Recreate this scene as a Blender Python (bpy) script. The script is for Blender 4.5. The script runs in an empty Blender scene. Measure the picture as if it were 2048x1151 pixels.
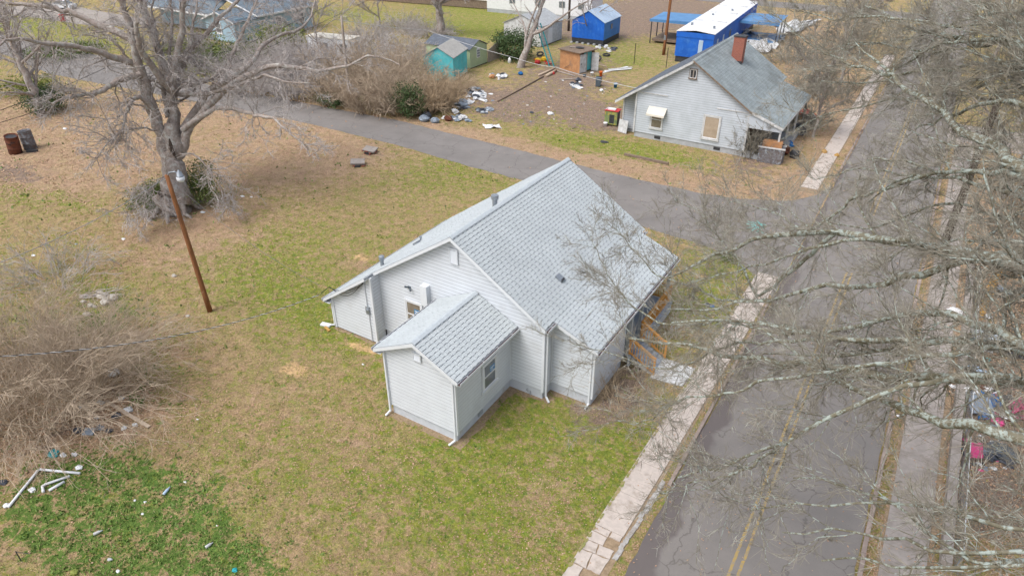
import bpy, math, random
import numpy as np
from mathutils import Vector, Matrix
rad = math.radians
SC = bpy.context.scene
COL = SC.collection

# ---------------------------------------------------------------- camera, world, sun, exposure
CAMH = 22.0
F_PX = 1365.0
PITCH = math.atan(840 / F_PX)
YAW = rad(31.6)
cam_data = bpy.data.cameras.new('camera')
cam_data.sensor_width = 36.0
cam_data.lens = F_PX / 2048 * 36.0
cam_data.clip_end = 1500
cam_data.clip_start = 0.2
cam = bpy.data.objects.new('camera', cam_data)
COL.objects.link(cam)
cam.location = (0, 0, CAMH)
cam.rotation_euler = (math.pi / 2 - PITCH, 0, YAW)
SC.camera = cam

SUN_EL, SUN_AZ = rad(58), rad(205)      # azimuth clockwise from +Y
w = bpy.data.worlds.new("World")
SC.world = w
w.use_nodes = True
nt = w.node_tree
nt.nodes.clear()
sky = nt.nodes.new('ShaderNodeTexSky')
sky.sky_type = 'NISHITA'
sky.sun_disc = False
sky.sun_elevation = SUN_EL
sky.sun_rotation = SUN_AZ
sky.dust_density = 4.0
hs = nt.nodes.new('ShaderNodeHueSaturation')
hs.inputs['Saturation'].default_value = 0.52
bg = nt.nodes.new('ShaderNodeBackground')
bg.inputs['Strength'].default_value = 0.15
wo = nt.nodes.new('ShaderNodeOutputWorld')
nt.links.new(sky.outputs[0], hs.inputs['Color'])
nt.links.new(hs.outputs[0], bg.inputs['Color'])
nt.links.new(bg.outputs[0], wo.inputs['Surface'])
sd = bpy.data.lights.new('sun', 'SUN')
sd.energy = 1.1
sd.angle = rad(35)
sd.color = (1.0, 0.985, 0.965)
so = bpy.data.objects.new('sun', sd)
COL.objects.link(so)
dv = Vector((math.sin(SUN_AZ) * math.cos(SUN_EL), math.cos(SUN_AZ) * math.cos(SUN_EL), math.sin(SUN_EL)))
so.rotation_euler = dv.to_track_quat('Z', 'Y').to_euler()
so.location = (0, 0, 60)
SC.view_settings.view_transform = 'Standard'
SC.view_settings.look = 'None'
SC.view_settings.gamma = 1
SC.view_settings.use_curve_mapping = False
SC.view_settings.exposure = 0.60
SC.render.engine = 'CYCLES'
SC.cycles.max_bounces = 5
SC.cycles.diffuse_bounces = 3

# ---------------------------------------------------------------- pixel -> world helpers
_f = np.array([-math.sin(YAW) * math.cos(PITCH), math.cos(YAW) * math.cos(PITCH), -math.sin(PITCH)])
_r = np.array([math.cos(YAW), math.sin(YAW), 0.0])
_u = np.cross(_r, _f)
def ray(x, y):
    d = _f * F_PX + _r * (x - 1024) - _u * (y - 575.5)
    return d / np.linalg.norm(d)
def G(x, y, z=0.0):
    d = ray(x, y); t = (z - CAMH) / d[2]
    return np.array([d[0] * t, d[1] * t, z])
def RD(x, y, dist):
    return np.array([0, 0, CAMH]) + ray(x, y) * dist

# ---------------------------------------------------------------- materials
def lin(c):
    c = c / 255.0
    return c / 12.92 if c < 0.04045 else ((c + 0.055) / 1.055) ** 2.4
def S(r, g, b, k=1.0):
    return (min(lin(r) * k, 0.9), min(lin(g) * k, 0.9), min(lin(b) * k, 0.9), 1)
MATS = {}
def mat(name, c1, c2=None, scale=5.0, rough=0.8, bump=0.0, bscale=None, metal=0.0, detail=4, lo=0.35, hi=0.65, c3=None, s3=1.0, lo3=.55, hi3=.7, stretch=None, coords='OBJ', spec=0.3):
    m = bpy.data.materials.new(name); m.use_nodes = True
    n = m.node_tree.nodes; l = m.node_tree.links
    b = n['Principled BSDF']
    b.inputs['Roughness'].default_value = rough
    b.inputs['Metallic'].default_value = metal
    b.inputs['Specular IOR Level'].default_value = spec
    b.inputs['Base Color'].default_value = c1
    geo = n.new('ShaderNodeNewGeometry')
    vec = geo.outputs['Position']
    if coords == 'LOCAL':
        tc = n.new('ShaderNodeTexCoord'); vec = tc.outputs['Object']
    if stretch:
        mp = n.new('ShaderNodeMapping'); mp.inputs['Scale'].default_value = stretch
        l.new(vec, mp.inputs['Vector']); vec = mp.outputs['Vector']
    def noise(sc, det=detail):
        t = n.new('ShaderNodeTexNoise'); t.inputs['Scale'].default_value = sc; t.inputs['Detail'].default_value = det
        t.inputs['Roughness'].default_value = 0.65
        l.new(vec, t.inputs['Vector']); return t.outputs['Fac']
    def ramp(src, a, bb):
        r = n.new('ShaderNodeMapRange'); r.inputs['From Min'].default_value = a; r.inputs['From Max'].default_value = bb
        l.new(src, r.inputs['Value']); return r.outputs['Result']
    def mix(fac, a, bb):
        x = n.new('ShaderNodeMix'); x.data_type = 'RGBA'
        l.new(fac, x.inputs['Factor'])
        for s_, v in ((x.inputs[6], a), (x.inputs[7], bb)):
            if isinstance(v, tuple): s_.default_value = v
            else: l.new(v, s_)
        return x.outputs[2]
    out = None
    if c2:
        out = mix(ramp(noise(scale), lo, hi), c1, c2)
    if c3:
        out = mix(ramp(noise(s3), lo3, hi3), out, c3)
    if out is not None: l.new(out, b.inputs['Base Color'])
    if bump:
        bp = n.new('ShaderNodeBump'); bp.inputs['Strength'].default_value = bump; bp.inputs['Distance'].default_value = 0.02
        l.new(noise(bscale or scale * 3), bp.inputs['Height']); l.new(bp.outputs[0], b.inputs['Normal'])
    m['_'] = 1
    MATS[name] = m
    return m
KG = 1.0
M = {}
M['siding'] = mat('siding', (.62, .655, .695, 1), (.585, .615, .655, 1), 1.5, .45, spec=.4, c3=(.53, .55, .57, 1), s3=.7, lo3=.55, hi3=.8)
M['siding_lap_shade'] = mat('siding_lap_shade', (.30, .32, .345, 1), (.26, .275, .30, 1), 2, .8)  # wall slab grey, darkened to stand in for shade under the board laps
M['siding_old'] = mat('siding_old', (.54, .58, .63, 1), (.45, .49, .53, 1), .8, .55, c3=(.40, .42, .42, 1), s3=.5, lo3=.62, hi3=.8)
M['trim'] = mat('trim', (.66, .69, .72, 1), (.62, .645, .675, 1), 2, .4)
M['foundation'] = mat('foundation', (.54, .57, .61, 1), (.47, .50, .535, 1), 3, .8, bump=.3, bscale=20, c3=(.42, .40, .37, 1), s3=.9, lo3=.6, hi3=.75)
M['block'] = mat('block', (.42, .44, .46, 1), (.33, .34, .35, 1), 2, .9, bump=.4, bscale=20)
M['shingle'] = mat('shingle', (.475, .515, .53, 1), (.425, .46, .475, 1), .9, .9, bump=.6, bscale=60, c3=(.385, .42, .44, 1), s3=6, lo3=.56, hi3=.68)
M['shingle_dark'] = mat('shingle_dark', (.19, .21, .23, 1), (.16, .175, .19, 1), 4, .9)
M['shingle_cap'] = mat('shingle_cap', (.44, .485, .515, 1), (.38, .42, .45, 1), 4, .9)
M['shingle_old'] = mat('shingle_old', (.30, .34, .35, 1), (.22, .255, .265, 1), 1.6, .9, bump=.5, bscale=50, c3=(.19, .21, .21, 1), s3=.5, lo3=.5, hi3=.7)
M['asphalt'] = None
M['gutter_in'] = mat('gutter_in', (.09, .035, .03, 1), (.04, .02, .02, 1), 8, .7)
M['cedar'] = mat('cedar', (.64, .31, .065, 1), (.50, .22, .05, 1), 14, .6, stretch=(1, 1, 1), c3=(.55, .27, .09, 1), s3=5)
M['deck_grey'] = mat('deck_grey', (.32, .37, .44, 1), (.26, .30, .36, 1), 3, .6)
M['post_grey'] = mat('post_grey', (.36, .40, .42, 1), (.28, .30, .31, 1), 6, .7)
M['glass'] = mat('glass', (.10, .12, .14, 1), (.17, .19, .21, 1), 1.2, .08, spec=.8)
M['glass_brown'] = mat('glass_brown', (.17, .14, .11, 1), (.24, .21, .17, 1), 2, .1, spec=.8)
M['plywood'] = mat('plywood', (.42, .34, .26, 1), (.34, .27, .20, 1), 2.5, .6, c3=(.5, .38, .26, 1), s3=1.2)
M['white'] = mat('white', (.75, .76, .78, 1), (.68, .69, .70, 1), 3, .5)
M['white_dirty'] = mat('white_dirty', (.62, .63, .64, 1), (.42, .42, .41, 1), 2.5, .7)
M['cream_roof'] = mat('cream_roof', (.66, .62, .54, 1), (.55, .52, .45, 1), .6, .6)
M['metal'] = mat('metal', (.35, .38, .42, 1), (.25, .28, .31, 1), 8, .4, metal=.5)
M['dark'] = mat('dark', (.03, .032, .035, 1), (.06, .06, .065, 1), 6, .5)
M['brick'] = None
M['pole_wood'] = mat('pole_wood', (.30, .125, .05, 1), (.18, .075, .03, 1), 7, .8, bump=.5, bscale=25, stretch=(3, 3, .35), c3=(.09, .045, .025, 1), s3=3, lo3=.55, hi3=.75)
M['pole_old'] = mat('pole_old', (.085, .062, .05, 1), (.055, .042, .035, 1), 7, .9, stretch=(3, 3, .3))
M['bark'] = mat('bark', (.36, .305, .275, 1), (.23, .19, .165, 1), 5, .95, bump=.8, bscale=14, c3=(.42, .41, .38, 1), s3=3.2, lo3=.50, hi3=.66)
M['bark_lichen'] = mat('bark_lichen', (.21, .19, .14, 1), (.125, .115, .075, 1), 4, .95, bump=.9, bscale=22, c3=(.34, .385, .35, 1), s3=9.0, lo3=.48, hi3=.56)
M['twig_grey'] = mat('twig_grey', (.52, .475, .455, 1), (.37, .335, .32, 1), 2, .9)
M['twig_olive'] = mat('twig_olive', (.32, .295, .24, 1), (.19, .17, .14, 1), 2, .9, c3=(.45, .45, .39, 1), s3=3, lo3=.55, hi3=.65)
M['twig_brown'] = mat('twig_brown', (.53, .43, .32, 1), (.36, .28, .21, 1), 1.5, .9)
M['twig_tan'] = mat('twig_tan', (.52, .40, .27, 1), (.36, .27, .18, 1), 1.5, .9)
M['leaf_green'] = mat('leaf_green', (.085, .13, .035, 1), (.13, .16, .04, 1), 3, .6)
M['leaf_dark'] = mat('leaf_dark', (.045, .085, .03, 1), (.08, .12, .04, 1), 3, .6)
M['leaf_yellow'] = mat('leaf_yellow', (.22, .24, .05, 1), (.14, .18, .04, 1), 3, .6)
M['concrete'] = mat('concrete', (.53, .465, .415, 1), (.44, .385, .345, 1), 4, .9, bump=.6, bscale=40, c3=(.30, .25, .205, 1), s3=1.6, lo3=.52, hi3=.70, detail=7)
M['concrete_grey'] = mat('concrete_grey', (.36, .32, .29, 1), (.28, .25, .225, 1), 2.5, .9, bump=.5, bscale=40, c3=(.22, .19, .16, 1), s3=1.0, lo3=.5, hi3=.7)
M['kerb'] = mat('kerb', (.36, .29, .25, 1), (.24, .19, .165, 1), 1.5, .9, bump=.4, bscale=30, c3=(.17, .12, .09, 1), s3=.7, lo3=.5, hi3=.62)
M['kerb_white'] = mat('kerb_white', (.44, .43, .42, 1), (.27, .24, .21, 1), 4, .9, bump=.6, bscale=25)
M['yellow'] = mat('yellow', (.42, .29, .08, 1), (.30, .23, .12, 1), 6, .8, c3=(.22, .21, .21, 1), s3=14, lo3=.52, hi3=.6)
M['teal_paint'] = mat('teal_paint', (.12, .42, .38, 1), (.2, .4, .38, 1), 9, .8)
M['teal'] = mat('teal', (.13, .58, .62, 1), (.10, .48, .52, 1), 1.2, .7, c3=(.25, .48, .48, 1), s3=2, lo3=.52, hi3=.75)
M['lime'] = mat('lime', (.42, .50, .32, 1), (.36, .44, .28, 1), 1, .7)
M['blue'] = mat('blue', (.015, .13, .56, 1), (.012, .10, .45, 1), .8, .6, c3=(.05, .19, .55, 1), s3=1.5, lo3=.52, hi3=.75)
M['blue_light'] = mat('blue_light', (.05, .22, .55, 1), (.035, .17, .45, 1), .8, .45)
M['blue_roof'] = mat('blue_roof', (.10, .25, .47, 1), (.07, .19, .38, 1), .8, .45)
M['pale_blue_roof'] = mat('pale_blue_roof', (.42, .54, .68, 1), (.36, .47, .6, 1), 1.0, .5)
M['pale_blue'] = mat('pale_blue', (.36, .50, .60, 1), (.31, .43, .52, 1), .8, .6)
M['slate_roof'] = mat('slate_roof', (.16, .20, .235, 1), (.11, .14, .17, 1), 1, .9)
M['grey_roof'] = mat('grey_roof', (.40, .42, .43, 1), (.30, .31, .32, 1), 3, .9)
M['tan_roof'] = mat('tan_roof', (.42, .41, .38, 1), (.33, .32, .30, 1), 3, .9)
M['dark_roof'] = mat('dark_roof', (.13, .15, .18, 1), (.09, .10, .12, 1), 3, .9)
M['rust'] = mat('rust', (.16, .055, .03, 1), (.09, .035, .025, 1), 5, .9, c3=(.05, .03, .028, 1), s3=2.5)
M['drum_grey'] = mat('drum_grey', (.20, .21, .23, 1), (.12, .09, .08, 1), 5, .8, c3=(.35, .40, .45, 1), s3=3)
M['orange_ply'] = mat('orange_ply', (.50, .26, .12, 1), (.38, .19, .09, 1), 2.0, .8, c3=(.25, .17, .12, 1), s3=1.3, lo3=.55, hi3=.7)
M['wood_old'] = mat('wood_old', (.24, .18, .135, 1), (.16, .12, .09, 1), 4, .9)
M['wood_pale'] = mat('wood_pale', (.52, .42, .32, 1), (.42, .33, .25, 1), 5, .8)
M['wood_gold'] = mat('wood_gold', (.55, .34, .10, 1), (.36, .20, .06, 1), 9, .8, stretch=(1, 1, .2))
M['wood_grey'] = mat('wood_grey', (.38, .33, .29, 1), (.29, .25, .22, 1), 4, .9)
M['red'] = mat('red', (.55, .04, .04, 1), (.4, .03, .03, 1), 4, .5)
M['orange'] = mat('orange', (.75, .17, .03, 1), (.6, .12, .03, 1), 4, .5)
M['yellow_toy'] = mat('yellow_toy', (.70, .45, .03, 1), (.55, .35, .03, 1), 4, .5)
M['pink'] = mat('pink', (.62, .08, .24, 1), (.5, .06, .18, 1), 4, .8)
M['cloth_blue'] = mat('cloth_blue', (.02, .16, .42, 1), (.015, .10, .28, 1), 4, .8)
M['bag_black'] = mat('bag_black', (.035, .04, .055, 1), (.08, .09, .11, 1), 3, .35)
M['bag_grey'] = mat('bag_grey', (.25, .30, .36, 1), (.18, .21, .25, 1), 3, .5)
M['plastic_teal'] = mat('plastic_teal', (.02, .33, .36, 1), (.015, .26, .30, 1), 3, .5)
M['bin_grey'] = mat('bin_grey', (.10, .13, .16, 1), (.08, .10, .12, 1), 3, .5)
M['soil'] = mat('soil', (.33, .245, .16, 1), (.22, .16, .10, 1), 6, .95, bump=.8, bscale=25)
M['turf_edge'] = mat('turf_edge', (.17, .21, .05, 1), (.36, .26, .15, 1), 5, .95, bump=.8, bscale=30)
M['mulch'] = mat('mulch', (.10, .07, .055, 1), (.06, .042, .035, 1), 8, .95, bump=.8, bscale=30)
M['stone'] = mat('stone', (.50, .47, .42, 1), (.36, .33, .29, 1), 4, .9, bump=.6, bscale=18)
M['tyre'] = mat('tyre', (.03, .03, .032, 1), (.06, .06, .06, 1), 5, .8)
M['wire'] = mat('wire', (.12, .12, .125, 1), (.3, .3, .31, 1), 30, .5)
M['wire_dark'] = mat('wire_dark', (.03, .03, .03, 1), (.05, .05, .05, 1), 5, .5)
M['machine_green'] = mat('machine_green', (.30, .31, .10, 1), (.13, .19, .09, 1), 3, .7, c3=(.5, .35, .05, 1), s3=4)
M['lamp_glass'] = mat('lamp_glass', (.66, .68, .72, 1), (.6, .62, .66, 1), 5, .3)
M['sticker'] = mat('sticker', (.05, .22, .45, 1), (.04, .2, .4, 1), 5, .4)

# brick
def brick_mat():
    m = bpy.data.materials.new('brick'); m.use_nodes = True
    n = m.node_tree.nodes; l = m.node_tree.links; b = n['Principled BSDF']; b.inputs['Roughness'].default_value = .9
    tc = n.new('ShaderNodeNewGeometry'); sp = n.new('ShaderNodeSeparateXYZ'); l.new(tc.outputs['Position'], sp.inputs[0])
    ad = n.new('ShaderNodeMath'); l.new(sp.outputs[0], ad.inputs[0]); l.new(sp.outputs[1], ad.inputs[1])
    cb = n.new('ShaderNodeCombineXYZ'); l.new(ad.outputs[0], cb.inputs[0]); l.new(sp.outputs[2], cb.inputs[1])
    br = n.new('ShaderNodeTexBrick'); l.new(cb.outputs[0], br.inputs['Vector'])
    br.inputs['Scale'].default_value = 1; br.inputs['Brick Width'].default_value = .22; br.inputs['Row Height'].default_value = .08
    br.inputs['Mortar Size'].default_value = .008
    br.inputs['Color1'].default_value = (.33, .09, .05, 1); br.inputs['Color2'].default_value = (.25, .065, .04, 1)
    br.inputs['Mortar'].default_value = (.28, .2, .17, 1)
    l.new(br.outputs['Color'], b.inputs['Base Color']); return m
M['brick'] = brick_mat()

# ---------------------------------------------------------------- mesh building
FR = {}       # frame of every root / part (world matrix)
def tag(o, label=None, cat=None, group=None, kind=None):
    if label: o['label'] = label
    if cat: o['category'] = cat
    if group: o['group'] = group
    if kind: o['kind'] = kind
    return o
def thing(name, label, cat, loc=(0, 0, 0), rz=0.0, group=None):
    o = bpy.data.objects.new(name, None); COL.objects.link(o)
    o.empty_display_size = .3
    o.location = loc; o.rotation_euler = (0, 0, rz)
    FR[o.name] = Matrix.Translation(Vector(loc)) @ Matrix.Rotation(rz, 4, 'Z')
    return tag(o, label, cat, group)
class MB:
    def __init__(s): s.v = []; s.f = []; s.mi = []; s.cur = 0
    def add(s, vs, fs):
        k = len(s.v); s.v += [tuple(float(c) for c in p) for p in vs]
        for f in fs: s.f.append([i + k for i in f]); s.mi.append(s.cur)
        return s
    def hexa(s, p):   # p: 4 bottom ccw, 4 top ccw
        return s.add(p, [(3, 2, 1, 0), (4, 5, 6, 7), (0, 1, 5, 4), (1, 2, 6, 5), (2, 3, 7, 6), (3, 0, 4, 7)])
    def box(s, c, d, rz=0.0, rx=0.0, ry=0.0):
        R = Matrix.Rotation(rz, 3, 'Z') @ Matrix.Rotation(ry, 3, 'Y') @ Matrix.Rotation(rx, 3, 'X')
        x, y, z = d[0] / 2, d[1] / 2, d[2] / 2; c = Vector(c)
        return s.hexa([c + R @ Vector(q) for q in ((-x, -y, -z), (x, -y, -z), (x, y, -z), (-x, y, -z), (-x, -y, z), (x, -y, z), (x, y, z), (-x, y, z))])
    def bx(s, x0, x1, y0, y1, z0, z1):
        return s.box(((x0 + x1) / 2, (y0 + y1) / 2, (z0 + z1) / 2), (abs(x1 - x0), abs(y1 - y0), abs(z1 - z0)))
    def beam(s, a, b, wd, ht):
        a = Vector(a); b = Vector(b); t = (b - a).normalized()
        up = Vector((0, 0, 1)) if abs(t.z) < .95 else Vector((0, 1, 0))
        n = t.cross(up).normalized(); q = n.cross(t).normalized()
        P = []
        for e in (a, b):
            for i, j in ((-1, -1), (1, -1), (1, 1), (-1, 1)): P.append(e + n * (i * wd / 2) + q * (j * ht / 2))
        return s.add(P, [(3, 2, 1, 0), (4, 5, 6, 7), (0, 1, 5, 4), (1, 2, 6, 5), (2, 3, 7, 6), (3, 0, 4, 7)])
    def tube(s, pts, r, n=8, cap=True):
        pts = [Vector(p) for p in pts]; rs = r if isinstance(r, (list, tuple)) else [r] * len(pts)
        ref = Vector((.13, .27, .95)); k0 = len(s.v); V = []
        for i, p in enumerate(pts):
            t = (pts[min(i + 1, len(pts) - 1)] - pts[max(i - 1, 0)]).normalized()
            if abs(t.dot(ref)) > .97: ref = Vector((1, .1, 0))
            a = t.cross(ref).normalized(); b = t.cross(a)
            for j in range(n):
                th = 2 * math.pi * j / n; V.append(p + (a * math.cos(th) + b * math.sin(th)) * rs[i])
        F = []
        for i in range(len(pts) - 1):
            for j in range(n):
                jj = (j + 1) % n; F.append((i * n + j, i * n + jj, (i + 1) * n + jj, (i + 1) * n + j))
        if cap: F.append(tuple(range(n))[::-1]); F.append(tuple((len(pts) - 1) * n + j for j in range(n)))
        return s.add(V, F)
    def prism(s, poly, z0, z1):
        n = len(poly); V = [(x, y, z0) for x, y in poly] + [(x, y, z1) for x, y in poly]
        F = [tuple(range(n))[::-1], tuple(n + i for i in range(n))] + [(i, (i + 1) % n, n + (i + 1) % n, n + i) for i in range(n)]
        return s.add(V, F)
    def slab(s, poly3, off):   # polygon of 3-D points extruded by vector off
        n = len(poly3); o = Vector(off); V = [Vector(p) for p in poly3] + [Vector(p) + o for p in poly3]
        F = [tuple(range(n)), tuple(n + i for i in range(n))[::-1]] + [((i + 1) % n, i, n + i, n + (i + 1) % n) for i in range(n)]
        return s.add(V, F)
    def lathe(s, prof, n=12, c=(0, 0, 0)):
        V = []
        for r, z in prof:
            for j in range(n):
                th = 2 * math.pi * j / n; V.append((c[0] + r * math.cos(th), c[1] + r * math.sin(th), c[2] + z))
        F = []
        for i in range(len(prof) - 1):
            for j in range(n):
                jj = (j + 1) % n; F.append((i * n + j, i * n + jj, (i + 1) * n + jj, (i + 1) * n + j))
        F.append(tuple(range(n))[::-1]); F.append(tuple((len(prof) - 1) * n + j for j in range(n)))
        return s.add(V, F)
    def blob(s, c, r, rng, sq=(1, 1, .7), nu=9, nv=6, j=.22):
        V = []; F = []
        for i in range(nv + 1):
            ph = math.pi * i / nv
            for k in range(nu):
                th = 2 * math.pi * k / nu; q = 1 + rng.uniform(-j, j)
                V.append((c[0] + r * sq[0] * q * math.sin(ph) * math.cos(th), c[1] + r * sq[1] * q * math.sin(ph) * math.sin(th), c[2] + r * sq[2] * (math.cos(ph) * q + .85)))
        for i in range(nv):
            for k in range(nu):
                kk = (k + 1) % nu; F.append((i * nu + k, (i + 1) * nu + k, (i + 1) * nu + kk, i * nu + kk))
        return s.add(V, F)
    def mesh(s, name, mats, T=None, smooth=False):
        me = bpy.data.meshes.new(name)
        vs = s.v
        if T is not None: vs = [T @ Vector(p) for p in vs]
        me.from_pydata(vs, [], s.f)
        for m_ in (mats if isinstance(mats, (list, tuple)) else [mats]): me.materials.append(m_)
        if any(s.mi): me.polygons.foreach_set('material_index', s.mi)
        if smooth: me.polygons.foreach_set('use_smooth', [True] * len(me.polygons))
        me.update(); return me
    def build(s, name, mats, parent=None, world=False, smooth=False, label=None):
        T = None
        if world and parent is not None: T = FR[parent.name].inverted()
        me = s.mesh(name, mats, T, smooth)
        return link(name, me, parent, label)
def link(name, me, parent=None, label=None):
    o = bpy.data.objects.new(name, me); COL.objects.link(o)
    if parent is not None:
        o.parent = parent; FR[o.name] = FR[parent.name]
    else: FR[o.name] = Matrix.Identity(4)
    if label: o['label'] = label
    return o
def children(o): return [c for c in list(bpy.data.objects) if c.parent == o]
def copy_tree(o, parent=None):
    c = o.copy(); COL.objects.link(c); c.parent = parent
    for ch in CH.get(o.name, []): copy_tree(ch, c)
    return c
CH = {}
def np_mesh(name, V, Fc, mats, smooth=False, mi=None):
    me = bpy.data.meshes.new(name)
    V = np.asarray(V, dtype=np.float32); Fc = np.asarray(Fc, dtype=np.int32); k = Fc.shape[1]
    me.vertices.add(len(V)); me.vertices.foreach_set('co', V.ravel())
    me.loops.add(Fc.size); me.loops.foreach_set('vertex_index', Fc.ravel())
    me.polygons.add(len(Fc)); me.polygons.foreach_set('loop_start', np.arange(0, Fc.size, k, dtype=np.int32))
    me.polygons.foreach_set('loop_total', np.full(len(Fc), k, dtype=np.int32))
    for m_ in (mats if isinstance(mats, (list, tuple)) else [mats]): me.materials.append(m_)
    if mi is not None: me.polygons.foreach_set('material_index', np.asarray(mi, dtype=np.int32))
    if smooth: me.polygons.foreach_set('use_smooth', np.ones(len(Fc), dtype=bool))
    me.update(calc_edges=True); return me

# ---------------------------------------------------------------- GROUND
# cover masks: blobs (px, py, rx m, ry m, strength) located on the ground
rs0 = np.random.RandomState(5)
def blobs(lst):
    return [(G(a, b)[0], G(a, b)[1], rx, ry, st) for a, b, rx, ry, st in lst]
GREEN = blobs([(1130, 850, 4.5, 2.5, .75), (960, 900, 3, 2.5, .6), (1000, 1050, 4, 3, .55), (890, 345, 6, 5, .55), (520, 560, 6, 3, .5), (560, 480, 10, 5, .4), (620, 620, 4, 2, .45), (800, 760, 4, 2, .35),
               (690, 660, 3, 2, .5), (850, 980, 5, 3, .4), (190, 590, 2.5, 1.5, .7), (150, 400, 3, 1.0, .9), (30, 380, 4, 1.5, 1.0), (560, 900, 4, 3, .3),
               (1290, 300, 5, 2.0, 1.0), (1140, 285, 4, 3, .8), (1330, 320, 4, 1.5, .7), (1060, 240, 4, 2, .5), (985, 60, 14, 8, 1.1), (960, 20, 14, 6, .9), (880, 110, 8, 4, .9), (1250, 120, 6, 4, .8), (1150, 130, 3, 2, .5), (1240, 85, 6, 6, .5),
               (40, 50, 14, 8, .9), (160, 90, 8, 6, .8), (380, 130, 9, 4, 1.), (1450, 520, 3, 2.5, .6), (1410, 590, 2, 4, .5), (1420, 400, 4, 2, .5), (700, 30, 12, 8, .6), (720, 220, 6, 2, .5),
               (1250, 900, 1.6, 3, .5), (1200, 1000, 1.6, 3, .5), (1400, 620, 1.5, 2, .6)])
LEAF = blobs([(120, 290, 16, 7, 1.1), (200, 220, 18, 8, 1.0), (560, 330, 8, 6, .9), (420, 440, 6, 4, .8), (330, 500, 6, 3, .6), (60, 330, 10, 5, .8), (650, 290, 8, 4, .9), (500, 240, 10, 3, 1.0), (80, 880, 4, 3, 1.0), (230, 830, 3, 1.6, .9), (100, 750, 5, 3, .6),
              (1000, 190, 8, 6, .6), (1350, 355, 10, 2.2, 1.0), (1050, 300, 9, 1.5, 1.1), (850, 250, 9, 1.5, 1.1), (640, 215, 9, 1.4, 1.1), (1160, 330, 6, 1.2, 1.1), (880, 820, 2.5, 1.0, .5), (720, 530, 2, .8, .6), (940, 270, 6, 1.5, .9), (450, 190, 9, 1.6, 1.1), (220, 125, 9, 1.6, .9),
              (2010, 620, 3, 7, 1.0), (1960, 720, 2, 8, .8), (1900, 650, 1.2, 20, .3), (2000, 350, 5, 10, .6), (1700, 250, 3, 12, .7), (1590, 380, 2.5, 6, .9), (1620, 200, 8, 25, .8), (300, 650, 3, 2, .4), (420, 760, 5, 2.4, .35), (700, 880, 4, 2, .35), (1100, 1000, 2, 3, .4), (1300, 360, 9, 2.5, .6), (1450, 440, 4, 2, .5), (2000, 500, 4, 10, 1.2), (1250, 40, 10, 20, .7), (1600, 60, 14, 30, .8)])
DIRT = blobs([(1240, 230, 4, 3, .8), (1000, 230, 4, 3, .6), (1180, 120, 6, 6, .5), (1090, 250, 6, 2, .5), (1130, 210, 6, 4, 1.1), (1040, 200, 4, 4, .6), (30, 345, 4.5, 2, 1.0), (1100, 150, 7, 7, .7), (1210, 250, 4, 2.4, .9), (1180, 170, 5, 5, .6), (1280, 30, 12, 22, 1.0), (1180, 60, 6, 10, .6), (940, 190, 4, 6, .7), (280, 300, 2, 1, .4), (1220, 790, 1.8, 3.0, 1.4), (740, 310, 1.5, 1.6, .8), (1500, 330, 3, 4, .9), (1985, 800, 2.4, 6, .9), (2020, 1000, 3, 4, .9), (1330, 20, 14, 25, .6), (90, 850, 3.5, 2.5, .7)])
SAND = blobs([(590, 740, .9, .5, 1.5), (735, 700, .9, .35, 1.4), (725, 515, .9, .5, 1.3), (700, 690, .6, .3, 1.2)])
CLOVER = blobs([(320, 1060, 4.2, 2.4, 1.2), (160, 960, 2.5, 1.2, 1.2), (90, 1040, 3.2, 1.2, 1.1), (330, 970, 1.8, .9, .8), (450, 1120, 2.6, 1.2, .9), (170, 1120, 3, 1.0, .9), (240, 630, 2.0, 1.6, .8), (280, 740, 1.4, .6, .8), (190, 650, 2, .8, .7), (270, 795, .8, .4, 1.), (260, 920, 1.6, .8, .6), (40, 640, 6, 2.5, .5)])
def field(lst, X, Y):
    o = np.zeros_like(X)
    for cx_, cy_, rx, ry, st in lst:
        o += st * np.exp(-((X - cx_) / rx) ** 2 - ((Y - cy_) / ry) ** 2)
    return np.clip(o, 0, 1)
def vnoise(X, Y, sc, seed=0):
    x = X * sc + 100.3 + seed * 17.7; y = Y * sc + 57.1 + seed * 9.3
    xi = np.floor(x).astype(np.int64); yi = np.floor(y).astype(np.int64); fx = x - xi; fy = y - yi
    fx = fx * fx * (3 - 2 * fx); fy = fy * fy * (3 - 2 * fy)
    def h(a, b):
        n_ = (a * 374761393 + b * 668265263 + seed * 974711) & 0x7fffffff
        n_ = ((n_ ^ (n_ >> 13)) * 1274126177) & 0x7fffffff
        return ((n_ ^ (n_ >> 16)) & 0xffff) / 65535.0
    return (h(xi, yi) * (1 - fx) + h(xi + 1, yi) * fx) * (1 - fy) + (h(xi, yi + 1) * (1 - fx) + h(xi + 1, yi + 1) * fx) * fy

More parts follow.
